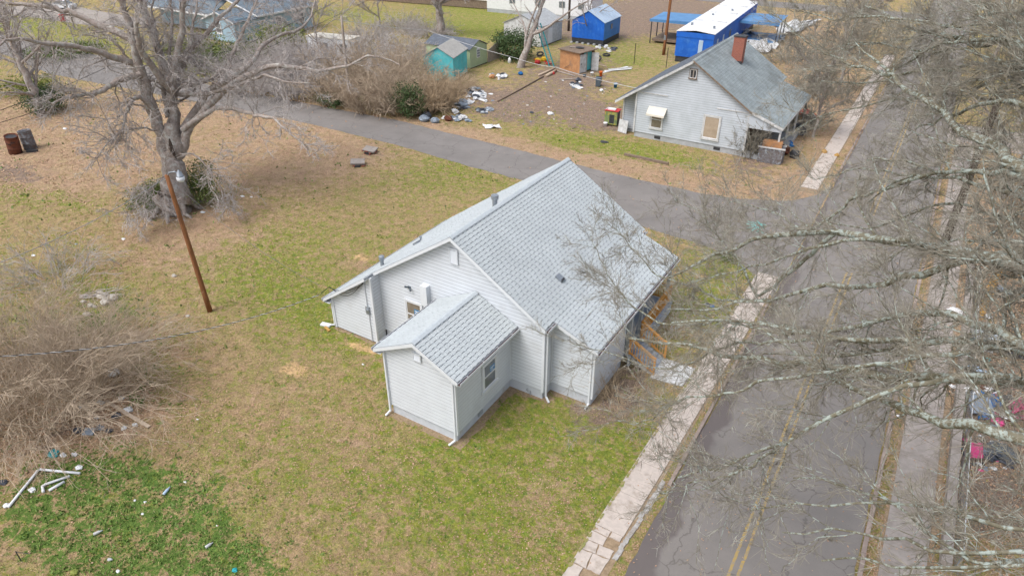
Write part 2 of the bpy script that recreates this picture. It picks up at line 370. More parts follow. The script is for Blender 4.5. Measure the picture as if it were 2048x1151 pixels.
def ground_mat():
    m = bpy.data.materials.new('ground'); m.use_nodes = True
    n = m.node_tree.nodes; l = m.node_tree.links; b = n['Principled BSDF']
    b.inputs['Roughness'].default_value = .95; b.inputs['Specular IOR Level'].default_value = .1
    geo = n.new('ShaderNodeNewGeometry'); P = geo.outputs['Position']
    def noise(sc, det=5, rg=.65, dist=0):
        t = n.new('ShaderNodeTexNoise'); t.inputs['Scale'].default_value = sc; t.inputs['Detail'].default_value = det
        t.inputs['Roughness'].default_value = rg; t.inputs['Distortion'].default_value = dist
        l.new(P, t.inputs['Vector']); return t.outputs['Fac']
    def mr(src, a, bb, c=0., d=1.):
        r = n.new('ShaderNodeMapRange')
        for k_, v_ in (('From Min', a), ('From Max', bb), ('To Min', c), ('To Max', d)): r.inputs[k_].default_value = v_
        l.new(src, r.inputs['Value']); return r.outputs['Result']
    def mix(fac, a, bb):
        x = n.new('ShaderNodeMix'); x.data_type = 'RGBA'; l.new(fac, x.inputs['Factor'])
        for s_, v in ((x.inputs[6], a), (x.inputs[7], bb)):
            if isinstance(v, tuple): s_.default_value = v
            else: l.new(v, s_)
        return x.outputs[2]
    def math_(op, a, bb):
        x = n.new('ShaderNodeMath'); x.operation = op
        for s_, v in ((x.inputs[0], a), (x.inputs[1], bb)):
            if isinstance(v, (int, float)): s_.default_value = v
            else: l.new(v, s_)
        return x.outputs[0]
    at = n.new('ShaderNodeAttribute'); at.attribute_name = 'cover'
    sp = n.new('ShaderNodeSeparateColor'); l.new(at.outputs['Color'], sp.inputs[0])
    at2 = n.new('ShaderNodeAttribute'); at2.attribute_name = 'cover2'
    sp2 = n.new('ShaderNodeSeparateColor'); l.new(at2.outputs['Color'], sp2.inputs[0])
    gr, lf, di = sp.outputs[0], sp.outputs[1], sp.outputs[2]; sa, cl = sp2.outputs[0], sp2.outputs[1]
    # base: dead straw and olive turf, mottled at two sizes
    base = mix(mr(noise(1.3, 6, .7), .42, .60), (.42, .29, .165, 1), (.30, .24, .10, 1))
    base = mix(mr(noise(.45, 5, .7), .50, .64), base, (.26, .25, .070, 1))
    base = mix(mr(noise(9, 4, .7), .50, .70), base, (.195, .150, .085, 1))
    base = mix(mr(noise(14, 3, .7), .58, .70), base, (.50, .40, .27, 1))
    greenc = mix(mr(noise(3.5, 5, .7), .40, .62), (.26, .27, .045, 1), (.135, .205, .035, 1))
    greenc = mix(mr(noise(11, 3), .55, .7), greenc, (.30, .28, .10, 1))
    tn = math_('ADD', math_('ADD', math_('MULTIPLY', noise(1.25, 6, .78, .3), .6), math_('MULTIPLY', noise(5, 4, .8), .4)), math_('MULTIPLY', gr, .15))
    c = mix(mr(tn, .515, .60), base, greenc)
    c = mix(mr(noise(2.9, 5, .8, .3), .565, .63, 0, .8), c, (.12, .18, .045, 1))
    leafc = mix(mr(noise(10, 3, .8), .42, .58), (.47, .325, .22, 1), (.32, .21, .14, 1))
    leafc = mix(mr(noise(.8, 5, .75), .45, .62), leafc, (.37, .275, .16, 1))
    leafc = mix(mr(noise(22, 2, .8), .56, .66), leafc, (.60, .42, .27, 1))
    c = mix(mr(noise(2.1, 6, .8, .2), .52, .60, 0, .85), c, (.385, .265, .155, 1))
    tl = math_('ADD', math_('ADD', math_('MULTIPLY', noise(.9, 6, .8, .4), .6), math_('MULTIPLY', noise(5, 5, .8), .4)), math_('MULTIPLY', lf, .15))
    c = mix(mr(tl, .55, .63), c, leafc)
    dirtc = mix(mr(noise(5, 4, .7), .4, .65), (.29, .215, .165, 1), (.195, .145, .115, 1))
    td = math_('ADD', noise(1.2, 6, .7), math_('MULTIPLY', di, .36))
    c = mix(mr(td, .68, .80), c, dirtc)
    ts = math_('ADD', noise(3.5, 5, .7), math_('MULTIPLY', sa, .4))
    c = mix(mr(ts, .72, .84), c, (.56, .38, .20, 1))
    clc = mix(mr(noise(8, 4, .7), .42, .62), (.095, .165, .035, 1), (.145, .215, .05, 1))
    tc_ = math_('ADD', math_('ADD', math_('MULTIPLY', noise(1.3, 6, .8, .6), .55), math_('MULTIPLY', noise(4.5, 5, .8), .45)), math_('MULTIPLY', cl, .11))
    c = mix(mr(tc_, .57, .61), c, clc)
    # fine thatch: dark gaps and pale dry bits a few centimetres across
    def scale_col(col, fac_sock):
        v = n.new('ShaderNodeVectorMath'); v.operation = 'SCALE'; l.new(col, v.inputs[0]); l.new(fac_sock, v.inputs['Scale']); return v.outputs[0]
    c = scale_col(c, mr(noise(6.5, 6, .9), .36, .64, .66, 1.32))
    c = scale_col(c, mr(noise(1.8, 6, .8), .38, .62, .80, 1.16))
    l.new(c, b.inputs['Base Color'])
    bp = n.new('ShaderNodeBump'); bp.inputs['Strength'].default_value = 1.0; bp.inputs['Distance'].default_value = .10
    l.new(noise(9, 5, .8), bp.inputs['Height']); l.new(bp.outputs[0], b.inputs['Normal'])
    return m
def make_ground():
    xs = np.concatenate([[-700, -400, -250, -180], np.arange(-140, -40, 1.2), np.arange(-40, 12, .5), np.arange(12, 60, 1.5), [80, 130, 250, 500]])
    ys = np.concatenate([[-200, -60, -20], np.arange(-6, 40, .5), np.arange(40, 150, 1.2), [170, 200, 260, 400, 900]])
    X, Y = np.meshgrid(xs, ys)
    V = np.stack([X.ravel(), Y.ravel(), np.zeros(X.size)], 1)
    nx, ny = len(xs), len(ys)
    i = np.arange(nx - 1)[None, :] + np.arange(ny - 1)[:, None] * nx
    Fc = np.stack([i, i + 1, i + 1 + nx, i + nx], -1).reshape(-1, 4)
    me = np_mesh('ground', V, Fc, ground_mat())
    for nm, trip in (('cover', (GREEN, LEAF, DIRT)), ('cover2', (SAND, CLOVER, []))):
        ca = me.color_attributes.new(nm, 'FLOAT_COLOR', 'POINT')
        C = np.ones((X.size, 4), np.float32)
        for k in range(3): C[:, k] = field(trip[k], X, Y).ravel() if trip[k] else 0
        ca.data.foreach_set('color', C.ravel())
    o = link('ground', me); tag(o, kind='structure')
make_ground()

# ---------------------------------------------------------------- ROADS
def asphalt_mat(name, c1, c2, wet=None):
    m = mat(name, c1, c2, .35, .85, bump=.5, bscale=45, detail=8, c3=(.12, .112, .115, 1), s3=23, lo3=.60, hi3=.68)
    n = m.node_tree.nodes; l = m.node_tree.links; b = n['Principled BSDF']; src = b.inputs['Base Color'].links[0].from_socket
    g = n.new('ShaderNodeNewGeometry'); t = n.new('ShaderNodeTexNoise'); t.inputs['Scale'].default_value = 1.3; t.inputs['Detail'].default_value = 4; l.new(g.outputs['Position'], t.inputs['Vector'])
    va = n.new('ShaderNodeVectorMath'); va.operation = 'MULTIPLY_ADD'; l.new(t.outputs['Color'], va.inputs[0]); va.inputs[1].default_value = (.9, .9, .9); l.new(g.outputs['Position'], va.inputs[2])
    vo = n.new('ShaderNodeTexVoronoi'); vo.feature = 'DISTANCE_TO_EDGE'; vo.inputs['Scale'].default_value = .33; l.new(va.outputs[0], vo.inputs['Vector'])
    r = n.new('ShaderNodeMapRange'); r.inputs['From Min'].default_value = .003; r.inputs['From Max'].default_value = .012; l.new(vo.outputs['Distance'], r.inputs['Value'])
    x = n.new('ShaderNodeMix'); x.data_type = 'RGBA'; l.new(r.outputs[0], x.inputs['Factor']); x.inputs[6].default_value = (c2[0] * .78, c2[1] * .77, c2[2] * .76, 1); l.new(src, x.inputs[7]); l.new(x.outputs[2], b.inputs['Base Color'])
    if wet:   # darker damp strip along the gutter
        n = m.node_tree.nodes; l = m.node_tree.links; b = n['Principled BSDF']
        src = b.inputs['Base Color'].links[0].from_socket
        g = n.new('ShaderNodeNewGeometry'); sp = n.new('ShaderNodeSeparateXYZ'); l.new(g.outputs['Position'], sp.inputs[0])
        t = n.new('ShaderNodeTexNoise'); t.inputs['Scale'].default_value = .6; t.inputs['Detail'].default_value = 5; l.new(g.outputs['Position'], t.inputs['Vector'])
        a = n.new('ShaderNodeMath'); a.operation = 'MULTIPLY_ADD'; l.new(t.outputs['Fac'], a.inputs[0]); a.inputs[1].default_value = -1.6; l.new(sp.outputs[0], a.inputs[2])
        r = n.new('ShaderNodeMapRange'); r.inputs['From Min'].default_value = -4.45; r.inputs['From Max'].default_value = -4.22; r.inputs['To Min'].default_value = 1; r.inputs['To Max'].default_value = 0
        a2 = n.new('ShaderNodeMath'); a2.operation = 'MULTIPLY_ADD'; l.new(sp.outputs[1], a2.inputs[0]); a2.inputs[1].default_value = .018; l.new(a.outputs[0], a2.inputs[2]); l.new(a2.outputs[0], r.inputs['Value'])
        x = n.new('ShaderNodeMix'); x.data_type = 'RGBA'; l.new(r.outputs[0], x.inputs['Factor']); l.new(src, x.inputs[6]); x.inputs[7].default_value = (.13, .113, .108, 1)
        l.new(x.outputs[2], b.inputs['Base Color'])
    return m
M['asphalt'] = asphalt_mat('asphalt', (.225, .206, .190, 1), (.18, .166, .154, 1), wet=True)
M['asphalt_street'] = asphalt_mat('asphalt_street', (.225, .208, .195, 1), (.18, .166, .156, 1))
def sheet(name, left, right, z, m, step=.6, jit=.10, seed=1):
    # left/right: polylines sampled together; edges get a ragged outline
    rng = np.random.RandomState(seed)
    def res(p):
        p = np.array(p, float); d = np.concatenate([[0], np.cumsum(np.linalg.norm(np.diff(p, axis=0), axis=1))]); return p, d
    L, dl = res(left); R_, dr = res(right)
    N = int(max(dl[-1], dr[-1]) / step) + 2; t = np.linspace(0, 1, N)
    def smp(p, d, t):
        return np.stack([np.interp(t * d[-1], d, p[:, k]) for k in (0, 1)], 1)
    A = smp(L, dl, t) + rng.uniform(-jit, jit, (N, 2)); B = smp(R_, dr, t) + rng.uniform(-jit, jit, (N, 2))
    V = np.concatenate([np.c_[A, np.full(N, z)], np.c_[B, np.full(N, z)]])
    i = np.arange(N - 1); Fc = np.stack([i, i + N, i + N + 1, i + 1], 1)
    o = link(name, np_mesh(name, V, Fc, m)); tag(o, kind='structure'); return o
near = [(-180, 46.5), (-135, 46.8), (-114.2, 46.6), (-94.8, 43.6), (-79, 44.8), (-68.4, 45.6), (-52.9, 46.6), (-40.9, 46.4), (-31.5, 45.5), (-24.5, 45.2), (-14.7, 42.5), (-10.7, 42.1), (-8.2, 41.4), (-6.2, 39.6), (-4.8, 37.6)]
far = [(-180, 54), (-135, 53), (-106.4, 52.4), (-90.6, 52.8), (-72.5, 50.6), (-59, 51.4), (-45.7, 52.1), (-33, 51.4), (-22.1, 50.6), (-13.6, 50.5), (-10.5, 51), (-7.2, 52.6), (-5.5, 55), (-4.9, 58)]
sheet('cross_street', near, far, .008, M['asphalt_street'], .7, .09, 3)
sheet('road', [(-4.75, -30), (-4.75, 180)], [(2.4, -30), (2.4, 180)], .014, M['asphalt'], .6, .05, 4)
sheet('far_road', [(-300, 140), (300, 140)], [(-300, 147), (300, 147)], .02, M['asphalt_street'], 4, .3, 5)
sheet('side_driveway', [(2.3, 74), (40, 74)], [(2.3, 81), (40, 80)], .008, M['concrete_grey'], 1, .12, 6)
# double yellow centre line, worn
mb = MB()
for x0 in (-1.57, -1.27):
    y = -20.0; r = random.Random(int(x0 * 100))
    while y < 135:
        L_ = r.uniform(.7, 2.2); o_ = r.uniform(-.012, .012)
        if not 43 < y < 53: mb.add([(x0 + o_, y, .0185), (x0 + .11 + o_, y, .0185), (x0 + .11 + o_, y + L_, .0185), (x0 + o_, y + L_, .0185)], [(0, 1, 2, 3)])
        y += L_ + r.choice((0, 0, .04, .09))
tag(mb.build('centre_line', M['yellow']), kind='structure')
mb = MB()
rr = random.Random(3)
for k in range(9):
    p = G(1505 + rr.uniform(-14, 28), 452 + rr.uniform(-6, 10)); a = rr.uniform(0, 3)
    mb.box((p[0], p[1], .0178), (rr.uniform(.5, 1.1), .12, .002), a)
tag(mb.build('painted_mark', M['teal_paint']), kind='structure')

# kerbs: one piece after another
def kerb_run(root, x, y0, y1, wd, ht, m, rng, seg=3.0, dx=0.0, tilt=.0):
    y = y0
    while y < y1:
        L_ = min(seg * rng.uniform(.9, 1.1), y1 - y)
        b_ = MB(); j = rng.uniform(-.015, .015)
        b_.box((x + j, y + L_ / 2, ht / 2 + rng.uniform(-.012, .005)), (wd, L_ - .03, ht), rng.uniform(-.004, .004))
        b_.build('kerb_stone', m, root, world=True); y += L_
rng = random.Random(11)
kl = MB(); kl.bx(-4.97, -4.83, -10, 37, -.3, -.02); kl = tag(kl.build('kerb', M['kerb']), kind='structure')
kerb_run(kl, -4.87, 20.4, 36.8, .15, .11, M['kerb'], rng)
kr = MB(); kr.bx(2.5, 2.6, -10, 120, -.3, -.02); kr = tag(kr.build('kerb', M['kerb']), kind='structure')
kerb_run(kr, 2.55, 9, 72, .16, .11, M['kerb'], rng)
kf = MB(); kf.bx(-5.0, -4.9, 58, 130, -.3, -.02); kf = tag(kf.build('kerb', M['kerb']), kind='structure')
kerb_run(kf, -4.9, 58.5, 100, .16, .11, M['kerb'], rng, 4)
# sidewalks, slab by slab; the near slabs are broken
def sub_poly(poly, rng, depth):
    if depth == 0: return [poly]
    n = len(poly); per = [math.dist(poly[i], poly[(i + 1) % n]) for i in range(n)]
    i = max(range(n), key=lambda q: per[q] + rng.uniform(0, .2)); j = (i + rng.choice((2, n // 2 if n > 3 else 2))) % n
    if j == i or j == (i + 1) % n: j = (i + 2) % n
    a = rng.uniform(.35, .65); b_ = rng.uniform(.35, .65)
    P1 = tuple(poly[i][k] * (1 - a) + poly[(i + 1) % n][k] * a for k in (0, 1)); P2 = tuple(poly[j][k] * (1 - b_) + poly[(j + 1) % n][k] * b_ for k in (0, 1))
    A = [P1]; q = (i + 1) % n
    while True:
        A.append(poly[q])
        if q == j: break
        q = (q + 1) % n
    A.append(P2); B = [P2]; q = (j + 1) % n
    while True:
        B.append(poly[q])
        if q == i: break
        q = (q + 1) % n
    B.append(P1)
    return sub_poly(A, rng, depth - 1) + sub_poly(B, rng, depth - 1)
def shrink(poly, d, rng=None, rough=0):
    cx_ = sum(p[0] for p in poly) / len(poly); cy_ = sum(p[1] for p in poly) / len(poly); out = []
    n = len(poly)
    for i in range(n):
        p = poly[i]; q = poly[(i + 1) % n]
        for t in ((0, .35, .7) if rough else (0,)):
            x = p[0] * (1 - t) + q[0] * t; y = p[1] * (1 - t) + q[1] * t
            dx, dy = x - cx_, y - cy_; L_ = math.hypot(dx, dy) or 1; s_ = max(.2, 1 - d / L_)
            if rough: s_ *= 1 + rng.uniform(-rough, rough * .3)
            out.append((cx_ + dx * s_, cy_ + dy * s_))
    return out
def slabmesh(poly, z0, z1, m, root, name):
    b_ = MB(); b_.prism(poly, z0, z1)
    # tiny bevel
    o = b_.build(name, m, root, world=True); return o
# crumbled old white kerb beside the sidewalk
cw = thing('concrete_edging', 'crumbling whitish strip of old concrete edging beside the cracked sidewalk slabs', 'edging', (-5.3, 18.3, 0))
for k in range(16):
    b_ = MB(); yy = 16.1 + k * .29; xx = -5.33 + .012 * k + rng.uniform(-.03, .03)
    b_.prism(shrink([(xx - .11, yy - .17), (xx + .10, yy - .15), (xx + .11, yy + .15), (xx - .1, yy + .17)], .01, rng, .22), 0, .05 + rng.uniform(-.02, .03)); b_.build('broken_piece', M['kerb_white'], cw, world=True)

swl = MB(); swl.prism([(-6.72, 0), (-5.42, 0), (-5.05, 37.6), (-5.6, 39), (-6.45, 38)], -.25, .006); swl = tag(swl.build('sidewalk', M['soil']), kind='structure')
rng = random.Random(21)
def swx(y): return -6.74 + (y - 10) * .0125, -5.60 + (y - 10) * .0205
y = 9.0; k = 0
while y < 37.2:
    L_ = 1.55 * 1.3 if y < 19.8 else 3.2
    a0, b0 = swx(y); a1, b1 = swx(y + L_)
    poly = [(a0, y), (b0, y), (b1, y + L_), (a1, y + L_)]
    if y < 16.5:
        for q in sub_poly(poly, rng, 3):
            area = abs(sum(q[i][0] * q[(i + 1) % len(q)][1] - q[(i + 1) % len(q)][0] * q[i][1] for i in range(len(q)))) / 2
            if 13.0 < y < 17.5 and rng.random() < .2 and area < .5: continue
            slabmesh(shrink(q, .018, rng, .09), 0, .045 + rng.uniform(-.012, .012), M['concrete'], swl, 'slab_fragment')
    elif y < 21:
        for q in sub_poly(poly, rng, 1): slabmesh(shrink(q, .012), 0, .05 + rng.uniform(-.006, .006), M['concrete'], swl, 'slab_fragment')
    else:
        slabmesh(shrink(poly, .012), 0, .05 + rng.uniform(-.004, .004), M['concrete'], swl, 'concrete_slab')
    y += L_
swr = MB(); swr.bx(3.0, 4.85, 5, 73, -.25, .006); swr = tag(swr.build('sidewalk', M['soil']), kind='structure')
y = 12.0
while y < 72:
    L_ = 3.1; poly = [(3.12, y), (4.62 + rng.uniform(-.04, .04), y), (4.62, y + L_), (3.12, y + L_)]
    if rng.random() < .45:
        for q in sub_poly(poly, rng, 1): slabmesh(shrink(q, .015), 0, .05 + rng.uniform(-.008, .008), M['concrete_grey'], swr, 'slab_fragment')
    else: slabmesh(shrink(poly, .012), 0, .05 + rng.uniform(-.004, .004), M['concrete_grey'], swr, 'concrete_slab')
    y += L_
swf = MB(); swf.bx(-7.1, -5.6, 55, 110, -.25, .006); swf = tag(swf.build('sidewalk', M['soil']), kind='structure')
y = 56.0
while y < 108:
    slabmesh(shrink([(-7.0, y), (-5.7, y), (-5.7, y + 3), (-7.0, y + 3)], .015), 0, .05, M['concrete'], swf, 'concrete_slab'); y += 3.0
for nm, a_, b_ in (('soil_strip', [(-25.1, 21.5), (-21.7, 21.5), (-21.7, 22.3), (-17.9, 22.2), (-17.95, 17.6), (-13.6, 17.6), (-13.55, 22.15), (-11.75, 22.2), (-11.7, 22.95), (-9.6, 22.95), (-9.5, 26.8)], [(-24.8, 21.9), (-22.0, 21.9), (-22.0, 22.6), (-17.5, 22.6), (-17.5, 18.05), (-14.0, 18.05), (-14.0, 22.6), (-12.2, 22.6), (-12.2, 23.4), (-10.0, 23.4), (-10.0, 26.8)]),):
    V_ = []; rr0 = random.Random(9)
    for p_, q_ in zip(a_, b_): V_.append((p_, q_))
    mbs = MB()
    for i in range(len(V_) - 1):
        n__ = 8
        for k in range(n__):
            def lp(t, w_): A__ = V_[i][w_]; B__ = V_[i + 1][w_]; return (A__[0] + (B__[0] - A__[0]) * t, A__[1] + (B__[1] - A__[1]) * t)
            p0, p1, q1, q0 = lp(k / n__, 0), lp((k + 1) / n__, 0), lp((k + 1) / n__, 1), lp(k / n__, 1)
            jj = lambda p: (p[0] + rr0.uniform(-.05, .16), p[1] + rr0.uniform(-.05, .20), .005 + rr0.uniform(0, .002))
            mbs.add([jj(p0), jj(p1), (q1[0], q1[1], .006), (q0[0], q0[1], .006)], [(0, 1, 2, 3)])
    tag(mbs.build(nm, M['soil']), kind='structure')
mbs = MB(); rr0 = random.Random(31)
for k in range(190):
    y_ = rr0.uniform(9, 37); xe = swx(y_)[0] + .07; r0_ = rr0.uniform(.02, .09); c_ = (xe, y_)
    mbs.add([(c_[0] + r0_ * rr0.uniform(.5, 1.2) * math.cos(a_ * 1.047), c_[1] + 1.8 * r0_ * rr0.uniform(.6, 1.2) * math.sin(a_ * 1.047), .064 + .0001 * k / 10) for a_ in range(6)], [(0, 1, 2, 3, 4, 5)])
o_ = mbs.build('turf_edge', M['turf_edge']); tag(o_, 'straggling turf creeping over the left sidewalk edge', 'grass', kind='stuff')
# gravel landing pad at the foot of the steps
pad = MB(); pad.prism([(-8.25, 26.7), (-6.6, 26.9), (-6.5, 28.6), (-8.25, 28.6)], -.1, .05)
tag(pad.build('path', M['white_dirty']), kind='structure')

# ---------------------------------------------------------------- BUILDING HELPERS
def siding_wall(root, P0, u, n, poly, course, msd, z_start=None, name='siding_board', mwall=None, thick=.08, skip=None):
    """poly: wall outline in (u, z) ccw; wall slab + one board mesh per course"""
    P0 = Vector(P0); u = Vector(u); n = Vector(n)
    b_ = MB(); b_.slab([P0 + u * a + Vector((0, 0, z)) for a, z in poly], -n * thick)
    wl = b_.build('wall', mwall or M['siding_lap_shade'], root, world=True)
    zs = [z for a, z in poly]; z0 = min(zs) if z_start is None else z_start; z1 = max(zs)
    def span(z):
        xs = []
        for i in range(len(poly)):
            (a0, za), (a1, zb) = poly[i], poly[(i + 1) % len(poly)]
            if abs(za - zb) < 1e-6:
                if abs(za - z) < 1e-6: xs += [a0, a1]
                continue
            t = (z - za) / (zb - za)
            if -1e-6 <= t <= 1 + 1e-6: xs.append(a0 + (a1 - a0) * t)
        return (min(xs), max(xs)) if len(xs) >= 2 else None
    z = z0
    while z < z1 - .03:
        zt = min(z + course, z1 - .004)
        sa = span(z + 1e-4); sb = span(zt - 1e-4)
        if sa and sb and sa[1] - sa[0] > .06:
            def P(a, zz, d): return P0 + u * a + n * d + Vector((0, 0, zz))
            m_ = MB()
            h = zt - z; zm = z + h * .5
            sm = span(zm)
            if sm is None: sm = sa
            for (zl, zh, s0, s1) in ((z + .028, zt, sa, sb),):  # gap below each board bares the dark slab as a painted lap shadow
                if s1[1] - s1[0] < .01: s1 = (sum(s1) / 2 - .01, sum(s1) / 2 + .01)
                m_.hexa([P(s0[0], zl, .002), P(s0[1], zl, .002), P(s0[1], zl, .016), P(s0[0], zl, .016),
                         P(s1[0], zh, .002), P(s1[1], zh, .002), P(s1[1], zh, .006), P(s1[0], zh, .006)])
            m_.build(name, msd, wl, world=True)
        z += course
    return wl
def roof_slope(root, A, e, d, W, L, thick, m, row, tab, rng, indiv=0, dark=None, name='roof_slope', tone=None, clip=None):
    """A: corner on the ridge line; e along the ridge, d down the slope (unit); slab + tabs"""
    A = Vector(A); e = Vector(e).normalized(); d = Vector(d).normalized(); n = e.cross(d).normalized()
    if n.z < 0: n = -n
    b_ = MB(); b_.slab([A, A + e * W, A + e * W + d * L, A + d * L], -n * thick)
    rf = b_.build(name, dark or M['shingle_dark'], root, world=True)
    st = MB(); cnt = 0; k = 0; t = 0.0
    T0 = FR[root.name].inverted()
    shared = None
    rows = int(round(L / row)); row = L / rows
    G_ = .004; SH = .030
    for k in range(rows):
        off = rng.choice((0, .25, .5, .75)) * tab + rng.uniform(-.02, .02); s0 = -off
        while s0 < W - .02:
            a = max(s0, 0) + G_; b2 = min(s0 + tab, W) - G_
            if b2 - a > .05:
                t0 = k * row; t1 = (k + 1) * row - .004
                lift = .026 + rng.uniform(-.003, .004)
                if indiv and cnt < indiv and b2 - a > tab * .95:
                    if shared is None:
                        q = MB(); hw = tab / 2 - G_
                        q.hexa([(-hw, 0, .002), (-hw, row - .004, .002), (0, row - .004, .002), (0, 0, .002), (-hw, 0, .008), (-hw, row - .004, .026), (0, row - .004, .026), (0, 0, .008)])
                        q.hexa([(.001, 0, .002), (.001, row - SH, .002), (hw, row - SH, .002), (hw, 0, .002), (.001, 0, .007), (.001, row - SH, .018), (hw, row - SH, .018), (hw, 0, .007)])
                        q.f = [f[::-1] for f in q.f]
                        shared = q.mesh('shingle', m)
                    o = bpy.data.objects.new('shingle', shared); COL.objects.link(o); o.parent = rf
                    c = A + e * ((a + b2) / 2) + d * t0 + n * rng.uniform(0, .004)
                    R_ = Matrix((e, d, n)).transposed()
                    if R_.determinant() < 0: R_ = Matrix((-e, d, n)).transposed()
                    o.matrix_local = T0 @ Matrix.Translation(c) @ R_.to_4x4()
                    cnt += 1
                else:
                    def P(s_, tt, h): return A + e * s_ + d * tt + n * h
                    md = min(max(s0 + tab / 2, a), b2)
                    if md - a > .02: st.hexa([P(a, t0, .002), P(a, t1, .002), P(md, t1, .002), P(md, t0, .002), P(a, t0, .008), P(a, t1, lift), P(md, t1, lift), P(md, t0, .008)])
                    t1 -= SH - .004
                    if b2 - md > .02: st.hexa([P(md, t0, .002), P(md, t1, .002), P(b2, t1, .002), P(b2, t0, .002), P(md, t0, .007), P(md, t1, lift - .008), P(b2, t1, lift - .008), P(b2, t0, .007)])
            s0 += tab
    if st.v:
        o = st.build('shingle_field', m, rf, world=True); o['kind'] = 'stuff'
    return rf
def ridge_caps(root, A, B, sl, m, rng, dl):
    A = Vector(A); B = Vector(B); e = (B - A).normalized(); L = (B - A).length; N = int(L / .2)
    rd = MB(); rd.beam(A + Vector((0, 0, -.02)), B + Vector((0, 0, -.02)), .05, .03); rd = rd.build('ridge', M['shingle_dark'], root, world=True)
    for k in range(N):
        a = A + e * (k * L / N); b = A + e * ((k + 1) * L / N - .03)
        q = MB()
        for sgn, sd_ in ((1, dl[0]), (-1, dl[1])):
            sd_ = Vector(sd_).normalized() * .17
            q.slab([a + Vector((0, 0, .028)), b + Vector((0, 0, .075)), b + sd_ + Vector((0, 0, .075)), a + sd_ + Vector((0, 0, .028))][::sgn], (0, 0, -.014))
        q.build('ridge_cap', m, rd, world=True)
def gutter(root, a, b, out, m_out=None, dark=True):
    a = Vector(a); b = Vector(b); o = Vector(out)
    q = MB(); w_ = .13
    q.beam(a + o * .01 + Vector((0, 0, -.02)), b + o * .01 + Vector((0, 0, -.02)), .015, .13)
    q.beam(a + o * w_ + Vector((0, 0, -.02)), b + o * w_ + Vector((0, 0, -.02)), .015, .12)
    q.beam(a + o * w_ / 2 + Vector((0, 0, -.085)), b + o * w_ / 2 + Vector((0, 0, -.085)), w_ + .01, .012)
    g = q.build('gutter', M['trim'], root, world=True)
    q = MB(); q.beam(a + o * w_ / 2 + Vector((0, 0, -.055)), b + o * w_ / 2 + Vector((0, 0, -.055)), w_ - .02, .04)
    q.build('gutter_leaves', M['gutter_in'], g, world=True)
    L = (b - a).length; n_ = max(1, int(L / 1.1))
    q = MB()
    for k in range(n_):
        p = a + (b - a) * ((k + .5) / n_); q.beam(p + Vector((0, 0, .035)), p + o * w_ + Vector((0, 0, .035)), .03, .01)
    q.build('gutter_strap', M['trim'], g, world=True)
    return g
def downspout(root, p, z0, z1, kick):
    q = MB(); x, y = p; k = Vector((kick[0], kick[1], 0))
    q.beam((x, y, z1), (x, y, z0 + .18), .085, .07)
    q.beam(Vector((x, y, z0 + .2)) , Vector((x, y, z0 + .07)) + k * .3, .085, .07)
    return q.build('downspout', M['trim'], root, world=True)
def window(root, P0, u, n, wd, ht, sashes=2, glass='glass', trim=.11, tm=None, sticker=False, slats=False):
    """P0: lower-left of the opening on the wall face"""
    P0 = Vector(P0); u = Vector(u); n = Vector(n); Z = Vector((0, 0, 1)); tm = tm or M['trim']
    def slb(mb_, a0, a1, z0, z1, d0, d1):
        mb_.slab([P0 + u * a0 + Z * z0 + n * d1, P0 + u * a1 + Z * z0 + n * d1, P0 + u * a1 + Z * z1 + n * d1, P0 + u * a0 + Z * z1 + n * d1], -n * (d1 - d0))
    f = MB()
    slb(f, -trim, 0, -trim, ht + trim, .0, .075); slb(f, wd, wd + trim, -trim, ht + trim, .0, .075)
    slb(f, 0, wd, ht, ht + trim, .0, .075)
    wn = f.build('window', tm, root, world=True)
    s = MB(); slb(s, -trim - .03, wd + trim + .03, -trim - .05, -.002, .0, .11); s.build('sill', tm, wn, world=True)
    fr = MB(); t = .05
    slb(fr, 0, t, 0, ht, .0, .055); slb(fr, wd - t, wd, 0, ht, .0, .055); slb(fr, t, wd - t, 0, t, .0, .055); slb(fr, t, wd - t, ht - t, ht, .0, .055)
    if sashes == 2: slb(fr, t, wd - t, ht / 2 - .03, ht / 2 + .03, .0, .06)
    fr.build('sash', M['white'], wn, world=True)
    if sashes == 2:
        for z0, z1 in ((t, ht / 2 - .03), (ht / 2 + .03, ht - t)):
            g = MB(); slb(g, t, wd - t, z0, z1, .028, .036); g.build('pane', M[glass], wn, world=True)
    else:
        g = MB(); slb(g, t, wd - t, t, ht - t, .028, .036); g.build('pane', M[glass], wn, world=True)
    if sticker:
        g = MB(); slb(g, wd * .52, wd * .92, ht * .54, ht * .76, .0365, .041); g.build('sticker', M['sticker'], wn, world=True)
        g = MB(); slb(g, wd * .56, wd * .88, ht * .66, ht * .70, .0415, .043); slb(g, wd * .56, wd * .78, ht * .58, ht * .61, .0415, .043); g.build('sticker_print', M['white'], wn, world=True)
    return wn
